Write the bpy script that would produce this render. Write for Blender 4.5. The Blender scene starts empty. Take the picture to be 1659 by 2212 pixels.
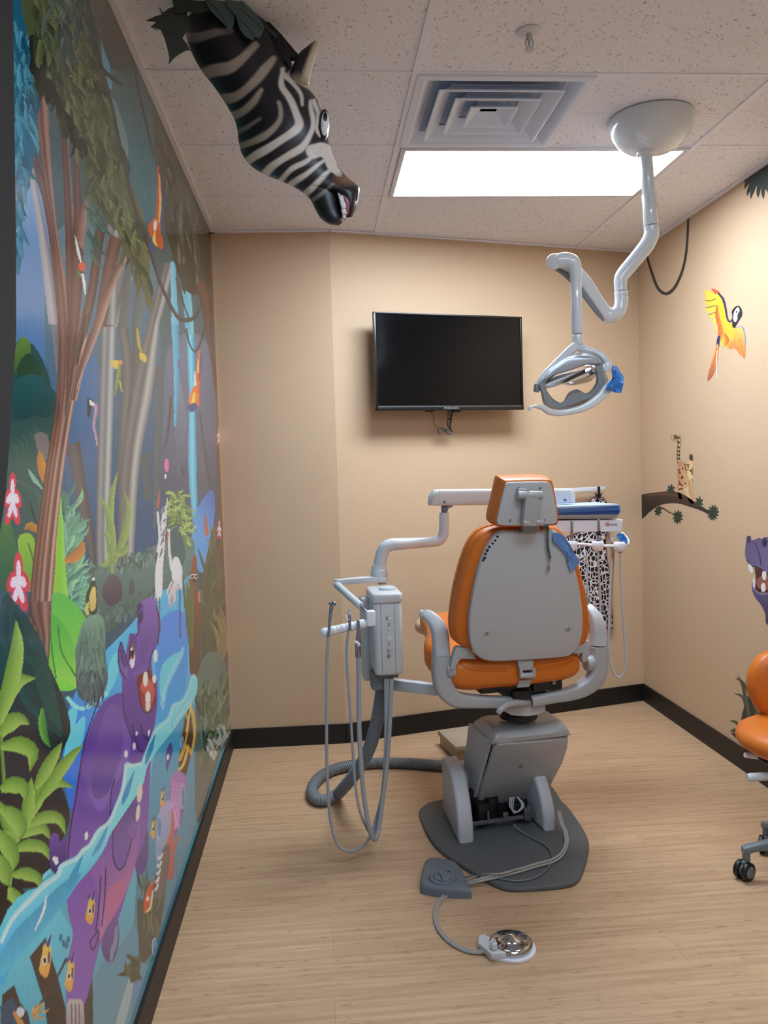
import bpy, bmesh, math, random
from mathutils import Vector, Matrix
random.seed(7)
PI = math.pi
C = bpy.context.scene.collection
S = bpy.context.scene
# ------------------------------------------------------------ camera, light, exposure
F, YAW, PIT, ROLL, CH = 1798.0, .0792, -.0509, -.0302, 1.478
H = 2.743
_f = Vector((math.sin(YAW)*math.cos(PIT), math.cos(YAW)*math.cos(PIT), math.sin(PIT)))
_r0 = Vector((math.cos(YAW), -math.sin(YAW), 0)); _u0 = _r0.cross(_f)
_r = _r0*math.cos(ROLL)+_u0*math.sin(ROLL); _u = -_r0*math.sin(ROLL)+_u0*math.cos(ROLL)
CAM = Vector((0, 0, CH))
cd = bpy.data.cameras.new('camera'); cam = bpy.data.objects.new('camera', cd); C.objects.link(cam)
cam.matrix_world = Matrix(((_r.x, _u.x, -_f.x, 0), (_r.y, _u.y, -_f.y, 0), (_r.z, _u.z, -_f.z, CH), (0, 0, 0, 1)))
cd.sensor_fit = 'HORIZONTAL'; cd.sensor_width = 36; cd.lens = F/1659*36; cd.clip_start = .02
S.camera = cam
w = bpy.data.worlds.new('world'); S.world = w; w.use_nodes = True
w.node_tree.nodes['Background'].inputs[0].default_value = (.6, .7, .9, 1)
w.node_tree.nodes['Background'].inputs[1].default_value = .15
S.view_settings.view_transform = 'Standard'; S.view_settings.look = 'None'
S.view_settings.gamma = 1; S.view_settings.use_curve_mapping = False
S.view_settings.exposure = 0.0
PANEL_FRONT, PANEL_REAR = 32.0, 16.0
# ------------------------------------------------------------ pixel rays onto real planes
def ray(x, y): return _f + _r*((x-829.5)/F) - _u*((y-1106)/F)
def onz(x, y, z=0):
    d = ray(x, y); return CAM + d*((z-CH)/d.z)
def ony(x, y, Y):
    d = ray(x, y); return CAM + d*(Y/d.y)
def onx(x, y, X):
    d = ray(x, y); return CAM + d*(X/d.x)
def onpl(x, y, P, n):
    d = ray(x, y); P = Vector(P); n = Vector(n); return CAM + d*((P-CAM).dot(n)/d.dot(n))
def srgb(c):
    if isinstance(c, str):
        c = c.lstrip('#'); c = [int(c[i:i+2], 16)/255 for i in (0, 2, 4)]
    return tuple((v/12.92 if v <= .04045 else ((v+.055)/1.055)**2.4) for v in c[:3])
# ------------------------------------------------------------ materials
def mat(name, col, rough=.5, metal=0, bump=0, bscale=200, var=0, vscale=5, coat=0, emit=None, estr=0, spec=.5, sheen=0):
    m = bpy.data.materials.new(name); m.use_nodes = True
    nt = m.node_tree; b = nt.nodes['Principled BSDF']
    c = srgb(col)+(1,)
    b.inputs['Base Color'].default_value = c
    b.inputs['Roughness'].default_value = rough; b.inputs['Metallic'].default_value = metal
    b.inputs['Specular IOR Level'].default_value = spec
    b.inputs['Coat Weight'].default_value = coat
    if sheen: b.inputs['Sheen Weight'].default_value = sheen
    tc = nt.nodes.new('ShaderNodeTexCoord')
    if var:
        n = nt.nodes.new('ShaderNodeTexNoise'); n.inputs['Scale'].default_value = vscale; n.inputs['Detail'].default_value = 4
        nt.links.new(tc.outputs['Object'], n.inputs['Vector'])
        r = nt.nodes.new('ShaderNodeMapRange'); r.inputs[3].default_value = 1-var; r.inputs[4].default_value = 1+var
        nt.links.new(n.outputs[0], r.inputs[0])
        mx = nt.nodes.new('ShaderNodeVectorMath'); mx.operation = 'SCALE'; mx.inputs[0].default_value = c[:3]
        nt.links.new(r.outputs[0], mx.inputs['Scale']); nt.links.new(mx.outputs[0], b.inputs['Base Color'])
    if bump:
        n = nt.nodes.new('ShaderNodeTexNoise'); n.inputs['Scale'].default_value = bscale; n.inputs['Detail'].default_value = 3
        nt.links.new(tc.outputs['Object'], n.inputs['Vector'])
        bp = nt.nodes.new('ShaderNodeBump'); bp.inputs['Strength'].default_value = bump; bp.inputs['Distance'].default_value = .002
        nt.links.new(n.outputs[0], bp.inputs['Height']); nt.links.new(bp.outputs[0], b.inputs['Normal'])
    if emit is not None:
        b.inputs['Emission Color'].default_value = srgb(emit)+(1,); b.inputs['Emission Strength'].default_value = estr
    return m
def paint_mat(name, rough=.6, coat=0, noise=.08, scale=(60, 60, 6), spec=.5):
    """painted surface: its colours are in the mesh's colour attribute, with fine brush streaks"""
    m = bpy.data.materials.new(name); m.use_nodes = True
    nt = m.node_tree; b = nt.nodes['Principled BSDF']; b.inputs['Roughness'].default_value = rough
    b.inputs['Coat Weight'].default_value = coat; b.inputs['Coat Roughness'].default_value = .15
    b.inputs['Specular IOR Level'].default_value = spec
    a = nt.nodes.new('ShaderNodeVertexColor'); a.layer_name = 'Col'
    tc = nt.nodes.new('ShaderNodeTexCoord'); mp = nt.nodes.new('ShaderNodeMapping'); mp.inputs['Scale'].default_value = scale
    n = nt.nodes.new('ShaderNodeTexNoise'); n.inputs['Scale'].default_value = 1; n.inputs['Detail'].default_value = 3
    r = nt.nodes.new('ShaderNodeMapRange'); r.inputs[3].default_value = 1-noise*2; r.inputs[4].default_value = 1+noise*2
    mx = nt.nodes.new('ShaderNodeVectorMath'); mx.operation = 'SCALE'
    L = nt.links.new
    L(tc.outputs['Object'], mp.inputs[0]); L(mp.outputs[0], n.inputs['Vector']); L(n.outputs[0], r.inputs[0])
    L(a.outputs[0], mx.inputs[0]); L(r.outputs[0], mx.inputs['Scale']); L(mx.outputs[0], b.inputs['Base Color'])
    return m
# ------------------------------------------------------------ mesh building
def finish(name, bm, m, parent=None, smooth=30, loc=None, rotz=None):
    me = bpy.data.meshes.new(name); bm.to_mesh(me); bm.free()
    me.materials.append(m)
    if smooth:
        for p in me.polygons: p.use_smooth = True
        me.set_sharp_from_angle(angle=math.radians(smooth))
    o = bpy.data.objects.new(name, me); C.objects.link(o)
    if parent: o.parent = parent
    if loc is not None: o.location = loc
    if rotz is not None: o.rotation_euler.z = rotz
    return o
def tag(o, label, cat, group=None, kind=None):
    o['label'] = label; o['category'] = cat
    if group: o['group'] = group
    if kind: o['kind'] = kind
    return o
def thing(name, label, cat, loc=(0, 0, 0), rotz=0, group=None):
    o = bpy.data.objects.new(name, None); C.objects.link(o); o.empty_display_size = .1
    o.location = loc; o.rotation_euler = (0, 0, rotz); return tag(o, label, cat, group)
def struct(o, label, cat):
    o['kind'] = 'structure'; o['label'] = label; o['category'] = cat; return o
def NB(): return bmesh.new()
def _merge(bm, t, M=None):
    me = bpy.data.meshes.new('t'); t.to_mesh(me); t.free()
    if M is not None: me.transform(M)
    bm.from_mesh(me); bpy.data.meshes.remove(me)
def box(bm, c, s, bev=0, seg=2, M=None, rot=None, taper=None):
    t = bmesh.new(); bmesh.ops.create_cube(t, size=1)
    for v in t.verts:
        v.co = Vector((v.co.x*s[0], v.co.y*s[1], v.co.z*s[2]))
        if taper and v.co.z > 0: v.co.x *= taper[0]; v.co.y *= taper[1]
    if bev: bmesh.ops.bevel(t, geom=list(t.edges), offset=bev, segments=seg, affect='EDGES', profile=.5)
    T = Matrix.Translation(c)
    if rot: T = T @ rot.to_4x4()
    _merge(bm, t, T if M is None else M @ T)
    return bm
def cr(pts, n=6, closed=False):
    """Catmull-Rom through the points"""
    P = [Vector(p) for p in pts]; N = len(P); out = []
    if N < 3 and not closed: return P
    for i in range(N if closed else N-1):
        a = P[(i-1) % N] if closed or i > 0 else P[0]*2-P[1]
        b = P[i]; c = P[(i+1) % N]
        d = P[(i+2) % N] if closed or i+2 < N else P[-1]*2-P[-2]
        for k in range(n):
            t = k/n
            out.append(.5*((2*b)+(c-a)*t+(2*a-5*b+4*c-d)*t*t+(3*b-a-3*c+d)*t**3))
    if not closed: out.append(P[-1])
    return out
def tube(bm, pts, r, seg=12, smooth=6, flat=None, cap=True):
    """sweep; r is a number or one per point; flat=(w, h, up) for an oval or flat bar"""
    rr = r if isinstance(r, (list, tuple)) else [r]*len(pts)
    if smooth:
        q = cr([Vector(p).to_4d() if False else Vector((*p, ra)) for p, ra in zip(pts, rr)], smooth)
        P = [Vector(v[:3]) for v in q]; R = [v[3] for v in q]
    else: P = [Vector(p) for p in pts]; R = list(rr)
    N = len(P); rings = []
    T0 = (P[1]-P[0]).normalized(); up = Vector((0, 0, 1)) if abs(T0.z) < .9 else Vector((0, 1, 0))
    n = (up-T0*up.dot(T0)).normalized()
    for i in range(N):
        T = (P[min(i+1, N-1)]-P[max(i-1, 0)]).normalized()
        n = (n-T*n.dot(T)).normalized(); b = T.cross(n)
        ring = []
        for k in range(seg):
            a = 2*PI*k/seg; ring.append(bm.verts.new(P[i]+(n*math.cos(a)+b*math.sin(a))*R[i]))
        rings.append(ring)
    for i in range(N-1):
        for k in range(seg):
            bm.faces.new((rings[i][k], rings[i][(k+1) % seg], rings[i+1][(k+1) % seg], rings[i+1][k]))
    if cap: bm.faces.new(rings[0][::-1]); bm.faces.new(rings[-1])
    return bm
def loft(bm, rings, cap=True, closed=True):
    R = [[bm.verts.new(p) for p in r] for r in rings]; n = len(R[0])
    for i in range(len(R)-1):
        for k in range(n if closed else n-1):
            bm.faces.new((R[i][k], R[i][(k+1) % n], R[i+1][(k+1) % n], R[i+1][k]))
    if cap and closed: bm.faces.new(R[0][::-1]); bm.faces.new(R[-1])
    return bm
def lathe(bm, prof, c=(0, 0, 0), seg=32, M=None):
    """profile of (radius, height) turned about z at c"""
    t = bmesh.new()
    rings = []
    for r, z in prof:
        if r < 1e-6: rings.append([t.verts.new((0, 0, z))])
        else: rings.append([t.verts.new((r*math.cos(2*PI*k/seg), r*math.sin(2*PI*k/seg), z)) for k in range(seg)])
    for a, b in zip(rings, rings[1:]):
        for k in range(seg):
            j = (k+1) % seg
            if len(a) == 1 and len(b) == 1: break
            if len(a) == 1: t.faces.new((a[0], b[j], b[k]))
            elif len(b) == 1: t.faces.new((a[k], a[j], b[0]))
            else: t.faces.new((a[k], a[j], b[j], b[k]))
    bmesh.ops.recalc_face_normals(t, faces=t.faces)
    _merge(bm, t, (Matrix.Translation(c) if M is None else M))
    return bm
def prism(bm, pts, vec, bev=0, seg=3):
    """closed 3-D outline pushed along vec, rim edges rounded by bev"""
    t = bmesh.new(); P = [Vector(p) for p in pts]; vec = Vector(vec)
    f = t.faces.new([t.verts.new(p) for p in P])
    e = bmesh.ops.extrude_face_region(t, geom=[f])
    nv = [g for g in e['geom'] if isinstance(g, bmesh.types.BMVert)]
    bmesh.ops.translate(t, verts=nv, vec=vec)
    bmesh.ops.recalc_face_normals(t, faces=t.faces)
    if bev:
        vn = vec.normalized()
        es = [ed for ed in t.edges if abs((ed.verts[0].co-ed.verts[1].co).normalized().dot(vn)) < .5]
        bmesh.ops.bevel(t, geom=es, offset=bev, segments=seg, affect='EDGES', profile=.5, clamp_overlap=True)
    _merge(bm, t); return bm
def axis_m(p, d, up=(0, 0, 1)):
    """matrix that stands local z along d at p"""
    z = Vector(d).normalized(); u = Vector(up)
    if abs(z.dot(u)) > .95: u = Vector((0, 1, 0))
    x = u.cross(z).normalized(); y = z.cross(x)
    return Matrix(((x.x, y.x, z.x, p[0]), (x.y, y.y, z.y, p[1]), (x.z, y.z, z.z, p[2]), (0, 0, 0, 1)))
def cyl(bm, p, q, r, bev=.001, seg=20, r2=None):
    """rod with rounded ends from p to q"""
    p = Vector(p); q = Vector(q); h = (q-p).length; r2 = r if r2 is None else r2; b = min(bev, r*.9, h*.4)
    prof = [(0, 0), (r-b, 0), (r-b*.3, b*.3), (r, b), (r2, h-b), (r2-b*.3, h-b*.3), (r2-b, h), (0, h)]
    return lathe(bm, prof, seg=seg, M=axis_m(p, q-p))
def writing(name, s, size, M, m, parent, depth=.0004):
    cu = bpy.data.curves.new(name, 'FONT'); cu.body = s; cu.size = size; cu.extrude = depth; cu.align_x = 'CENTER'; cu.align_y = 'CENTER'
    t = bpy.data.objects.new(name, cu); C.objects.link(t)
    me = bpy.data.meshes.new_from_object(t); bpy.data.objects.remove(t)
    me.transform(M); me.materials.clear(); me.materials.append(m)
    o = bpy.data.objects.new(name, me); C.objects.link(o); o.parent = parent; return o
# ------------------------------------------------------------ room shell
XL, XR = -.508, 1.979
YC, XM, YM, YR = 4.481, .110, 4.469, 4.964
YB = -1.9
def wall_mat(name, col):
    m = mat(name, col, rough=.62, bump=.25, bscale=160, var=.02, vscale=3); return m
M_wall = wall_mat('beige_wall_paint', (.772, .664, .546))
M_base = mat('black_vinyl', (.07, .065, .065), rough=.5, bump=.1, bscale=60)
M_white = mat('white_enamel', (.86, .86, .88), rough=.35)
# floor
def floor_mat():
    m = bpy.data.materials.new('bamboo_floor'); m.use_nodes = True; nt = m.node_tree; b = nt.nodes['Principled BSDF']; L = nt.links.new
    tc = nt.nodes.new('ShaderNodeTexCoord')
    def noise(sc, scale=1, det=3, rough=.5):
        mp = nt.nodes.new('ShaderNodeMapping'); mp.inputs['Scale'].default_value = sc
        n = nt.nodes.new('ShaderNodeTexNoise'); n.inputs['Scale'].default_value = scale; n.inputs['Detail'].default_value = det; n.inputs['Roughness'].default_value = rough
        L(tc.outputs['Object'], mp.inputs[0]); L(mp.outputs[0], n.inputs['Vector']); return n
    n1 = noise((2.5, 60, 1)); n2 = noise((3, 260, 1)); 
    # strips about 2 cm wide with a knot line here and there
    br = nt.nodes.new('ShaderNodeTexBrick'); br.inputs['Scale'].default_value = 1; br.inputs['Brick Width'].default_value = .30; br.inputs['Row Height'].default_value = .0172
    br.inputs['Mortar Size'].default_value = 0; br.offset = .37; br.inputs['Color1'].default_value = (.35, .35, .35, 1); br.inputs['Color2'].default_value = (.65, .65, .65, 1)
    L(tc.outputs['Object'], br.inputs['Vector'])
    pl = nt.nodes.new('ShaderNodeTexBrick'); pl.inputs['Scale'].default_value = 1; pl.inputs['Brick Width'].default_value = 1.83; pl.inputs['Row Height'].default_value = .19
    pl.inputs['Mortar Size'].default_value = .0008; pl.inputs['Mortar Smooth'].default_value = .3; pl.offset = .43
    pl.inputs['Color1'].default_value = (1.02, 1.02, 1.02, 1); pl.inputs['Color2'].default_value = (.96, .955, .95, 1); pl.inputs['Mortar'].default_value = (.72, .66, .6, 1)
    L(tc.outputs['Object'], pl.inputs['Vector'])
    ramp = nt.nodes.new('ShaderNodeValToRGB'); e = ramp.color_ramp.elements
    e[0].position = .30; e[0].color = srgb((.655, .515, .385))+(1,); e[1].position = .70; e[1].color = srgb((.81, .68, .545))+(1,)
    a1 = nt.nodes.new('ShaderNodeMath'); a1.operation = 'MULTIPLY_ADD'; a1.inputs[1].default_value = .55
    a0 = nt.nodes.new('ShaderNodeMath'); a0.operation = 'MULTIPLY'; a0.inputs[1].default_value = .30; L(br.outputs['Color'], a0.inputs[0])
    L(n1.outputs[0], a1.inputs[0]); L(a0.outputs[0], a1.inputs[2])
    a2 = nt.nodes.new('ShaderNodeMath'); a2.operation = 'MULTIPLY_ADD'; a2.inputs[1].default_value = .2; L(n2.outputs[0], a2.inputs[0]); L(a1.outputs[0], a2.inputs[2])
    L(a2.outputs[0], ramp.inputs[0])
    # dark dashes
    k = noise((16, 85, 1), det=1); kr = nt.nodes.new('ShaderNodeMapRange'); kr.inputs[1].default_value = .64; kr.inputs[2].default_value = .74; kr.inputs[3].default_value = 1; kr.inputs[4].default_value = .68
    L(k.outputs[0], kr.inputs[0])
    m1 = nt.nodes.new('ShaderNodeVectorMath'); m1.operation = 'MULTIPLY'; L(ramp.outputs[0], m1.inputs[0]); L(pl.outputs['Color'], m1.inputs[1])
    m2 = nt.nodes.new('ShaderNodeVectorMath'); m2.operation = 'SCALE'; L(m1.outputs[0], m2.inputs[0]); L(kr.outputs[0], m2.inputs['Scale'])
    L(m2.outputs[0], b.inputs['Base Color']); b.inputs['Roughness'].default_value = .42; b.inputs['Specular IOR Level'].default_value = .35
    return m
bm = NB(); box(bm, ((XL+XR)/2, 1.5, -.05), (XR-XL+.4, 7.4, .1)); struct(finish('floor', bm, floor_mat(), smooth=0), 'light bamboo plank floor with fine streaks', 'floor')
bm = NB(); box(bm, (XL-.06, (YB+YC)/2, H/2), (.12, YC-YB+.12, H)); struct(finish('wall_left', bm, M_wall, smooth=0), 'left wall carrying the jungle mural', 'wall')
bm = NB(); prism(bm, [(XL, YC, 0), (XM, YM, 0), (XM+.03, YM+.12, 0), (XL-.1, YC+.12, 0)], (0, 0, H)); struct(finish('wall_back_left', bm, M_wall, smooth=0), 'plain beige wall section between mural and television wall', 'wall')
bm = NB(); prism(bm, [(XM, YM, 0), (XR, YR, 0), (XR, YR+.13, 0), (XM+.03, YM+.12, 0)], (0, 0, H)); struct(finish('wall_back', bm, M_wall, smooth=0), 'angled beige wall behind the television', 'wall')
bm = NB(); box(bm, (XR+.06, (YB+YR)/2, H/2), (.12, YR-YB+.2, H)); struct(finish('wall_right', bm, M_wall, smooth=0), 'right beige wall with painted jungle animals', 'wall')
bm = NB(); box(bm, ((XL+XR)/2, YB-.06, H/2), (XR-XL, .12, H)); struct(finish('wall_front', bm, wall_mat('white_wall_paint', (.85, .86, .88)), smooth=0), 'white wall behind the camera', 'wall')  # unseen wall, coloured white to keep the light it bounces neutral
# ceiling: recessed tiles above a T-bar grid
def tile_mat():
    m = bpy.data.materials.new('mineral_fibre_tile'); m.use_nodes = True; nt = m.node_tree; b = nt.nodes['Principled BSDF']; L = nt.links.new
    tc = nt.nodes.new('ShaderNodeTexCoord'); mp = nt.nodes.new('ShaderNodeMapping'); mp.inputs['Scale'].default_value = (1, .6, 1); mp.inputs['Rotation'].default_value = (0, 0, .5)
    L(tc.outputs['Object'], mp.inputs[0])
    d = nt.nodes.new('ShaderNodeTexNoise'); d.inputs['Scale'].default_value = 40; L(mp.outputs[0], d.inputs['Vector'])
    ad = nt.nodes.new('ShaderNodeVectorMath'); ad.operation = 'MULTIPLY_ADD'; ad.inputs[1].default_value = (.03, .03, 0); L(d.outputs[1], ad.inputs[0]); L(mp.outputs[0], ad.inputs[2])
    n = nt.nodes.new('ShaderNodeTexNoise'); n.inputs['Scale'].default_value = 120; n.inputs['Detail'].default_value = 1; L(ad.outputs[0], n.inputs['Vector'])
    r = nt.nodes.new('ShaderNodeMapRange'); r.inputs[1].default_value = .645; r.inputs[2].default_value = .70; r.inputs[3].default_value = 1; r.inputs[4].default_value = .60
    L(n.outputs[0], r.inputs[0])
    s = nt.nodes.new('ShaderNodeVectorMath'); s.operation = 'SCALE'; s.inputs[0].default_value = srgb((.93, .93, .96)); L(r.outputs[0], s.inputs['Scale'])
    L(s.outputs[0], b.inputs['Base Color']); b.inputs['Roughness'].default_value = .9; b.inputs['Specular IOR Level'].default_value = .1
    bp = nt.nodes.new('ShaderNodeBump'); bp.inputs['Strength'].default_value = .6; bp.inputs['Distance'].default_value = .002; L(r.outputs[0], bp.inputs['Height']); L(bp.outputs[0], b.inputs['Normal'])
    return m
GX, GY, G = .3615, 2.717, .604
bm = NB()
for x0_, x1_, y0_, y1_ in ((XL-.2, GX+.01, -2.2, 5.2), (GX+G-.01, XR+.2, -2.2, 5.2), (GX+.01, GX+G-.01, -2.2, GY+.01), (GX+.01, GX+G-.01, GY+G-.01, 5.2)): box(bm, ((x0_+x1_)/2, (y0_+y1_)/2, H+.055), (x1_-x0_, y1_-y0_, .1))
struct(finish('ceiling', bm, tile_mat(), smooth=0), 'white pitted acoustic ceiling tiles', 'ceiling')
GX, GY, G = .3615, 2.717, .604
M_tbar = mat('grid_enamel', (.92, .93, .97), rough=.5)
bm = NB()
for k in (0, 1): box(bm, (GX+k*2*G, 1.5, H+.003), (.024, 6.9, .008))
for k in range(-7, 4):
    if GY+k*G < 4.9: box(bm, ((XL+XR)/2, GY+k*G, H+.0035), (XR-XL, .014 if k > -9 else .024, .005))
struct(finish('trim_1', bm, M_tbar, smooth=0), 'white ceiling grid bars between the tiles', 'ceiling grid')
bm = NB(); box(bm, (GX+G, GY+G/2, H+.003), (.02, G, .006)); box(bm, (GX+1.5*G, 3.02, H+.0045), (G, .004, .003))
struct(finish('trim_2', bm, M_tbar, smooth=0), 'short ceiling grid bar beside the air vent', 'ceiling grid')
# wall angle under the ceiling, and baseboards
def run(name, pts, z0, z1, th, m, label, cat):
    bm = NB()
    for (a, b) in zip(pts, pts[1:]):
        a = Vector((*a, 0)); b = Vector((*b, 0)); d = (b-a).normalized(); n = Vector((d.y, -d.x, 0))
        # the corner next to the next piece is mitred by a small overlap
        prism(bm, [a+Vector((0, 0, z0)), b+Vector((0, 0, z0)), b+n*th+Vector((0, 0, z0)), a+n*th+Vector((0, 0, z0))], (0, 0, z1-z0))
    return struct(finish(name, bm, m, smooth=0), label, cat)
run('trim_3', [(XL, YB), (XL, YC), (XM, YM), (XR, YR), (XR, YB)], H-.004, H+.003, .02, M_tbar, 'thin metal angle where ceiling meets walls', 'trim')
run('baseboard_left', [(XL, YB), (XL, YC)], 0, .105, .012, M_base, 'black vinyl baseboard under the mural', 'baseboard')
run('baseboard_back', [(XL+.012, YC-.002), (XM, YM), (XR, YR)], 0, .105, .012, M_base, 'black vinyl baseboard under the television wall', 'baseboard')
run('baseboard_right', [(XR, YR-.01), (XR, YB)], 0, .105, .012, M_base, 'black vinyl baseboard along the right wall', 'baseboard')
# flat dark strip, narrowing towards its foot, at the near end of the mural
bm = NB(); prism(bm, [onx(x, y, XL+.002) for x, y in ((20, -200), (25, 150), (29, 500), (30, 720), (17, 921), (8, 1060), (-10, 1180), (-160, 1230), (-160, -200))], (.004, 0, 0)); struct(finish('trim_4', bm, mat('dark_strip', (.10, .105, .105), rough=.85), smooth=0), 'dark edge strip at the near end of the mural', 'trim')
# ------------------------------------------------------------ ceiling fixtures
M_frame = mat('fixture_enamel', (.84, .85, .88), rough=.4)
def panel(x0, x1, y0, y1, label, strength, ecol=(.90, .95, 1.0)):
    t = thing('ceiling_light', label, 'ceiling light', ((x0+x1)/2, (y0+y1)/2, H), group=None)
    hx, hy = (x1-x0)/2, (y1-y0)/2; bm = NB(); f = .022
    for s in (-1, 1):
        box(bm, (0, s*(hy-f/2), -.001), (2*hx, f, .012), bev=.002); box(bm, (s*(hx-f/2), 0, -.001), (f, 2*hy-2*f, .012), bev=.002)
    finish('frame', bm, M_frame, t)
    bm = NB(); box(bm, (0, 0, .0), (2*hx-2*f, 2*hy-2*f, .006))
    finish('diffuser', bm, mat('lit_diffuser', (1, 1, 1), rough=.6, emit=ecol, estr=strength), t, smooth=0)
    return t
panel(GX+.014, GX+2*G-.014, GY+G+.008, GY+2*G-.008, 'bright rectangular ceiling light panel in front of the vent', PANEL_FRONT)
panel(GX+.014, GX+2*G-.014, GY-3*G+.008, GY-2*G-.008, 'second ceiling light panel nearer the camera', PANEL_REAR, (.84, .92, 1.0))
panel(GX+.014, GX+2*G-.014, GY-6*G+.008, GY-5*G-.008, 'third ceiling light panel behind the camera', PANEL_REAR, (.84, .92, 1.0))
# air vent: nested square louvres
vt = thing('air_vent', 'square white ceiling air vent with nested louvres', 'air vent', (GX+G/2, GY+G/2, H))
def sq(h, z, b=0): return [(-h, -h, z), (h, -h, z), (h, h, z), (-h, h, z)]
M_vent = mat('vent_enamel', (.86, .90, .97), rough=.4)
def sqring(bm, levels):
    R = [[bm.verts.new(p) for p in sq(h, z)] for h, z in levels]
    for a, b in zip(R, R[1:]):
        for k in range(4): bm.faces.new((a[k], a[(k+1) % 4], b[(k+1) % 4], b[k]))
bm = NB(); sqring(bm, [(.296, -.006), (.272, -.008), (.262, -.004), (.235, .028), (.230, .030), (.296, .030), (.296, -.006)]); finish('vent_frame', bm, M_vent, vt, smooth=0)
for h in (.215, .150, .085):
    bm = NB(); sqring(bm, [(h, -.014), (h-.004, -.016), (h-.012, -.013), (h-.05, .025), (h-.054, .025), (h-.012, -.009), (h, -.010), (h, -.014)]); finish('louvre', bm, M_vent, vt, smooth=0)
bm = NB(); bmesh.ops.create_grid(bm, x_segments=1, y_segments=1, size=.03)
for v in bm.verts: v.co.z = .022
cpl = NB(); _merge(cpl, bm); box(cpl, (0, 0, .024), (.1, .1, .004)); finish('centre_plate', cpl, M_vent, vt, smooth=0)
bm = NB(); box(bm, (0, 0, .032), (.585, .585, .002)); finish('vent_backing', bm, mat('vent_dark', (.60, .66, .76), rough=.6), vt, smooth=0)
# sprinkler
sp = onz(1143, 70, H); st = thing('fire_sprinkler', 'small white pendant fire sprinkler on the ceiling tile', 'sprinkler', (sp.x, sp.y, H))
bm = NB(); lathe(bm, [(0, .004), (.036, .004), (.036, -.002), (.030, -.005), (.012, -.006), (0, -.006)]); finish('escutcheon', bm, M_white, st)
bm = NB(); lathe(bm, [(0, 0), (.009, 0), (.009, -.018), (.006, -.022), (.003, -.04), (.0, -.04)])
for s in (-1, 1): tube(bm, [(s*.008, 0, -.018), (s*.012, 0, -.03), (s*.006, 0, -.044), (0, 0, -.048)], .002, seg=8)
lathe(bm, [(0, -.048), (.014, -.049), (.014, -.051), (0, -.052)]); finish('sprinkler_body', bm, mat('satin_nickel', (.72, .72, .75), rough=.35, metal=.6), st)
import numpy as np
from mathutils.geometry import tessellate_polygon
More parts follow.
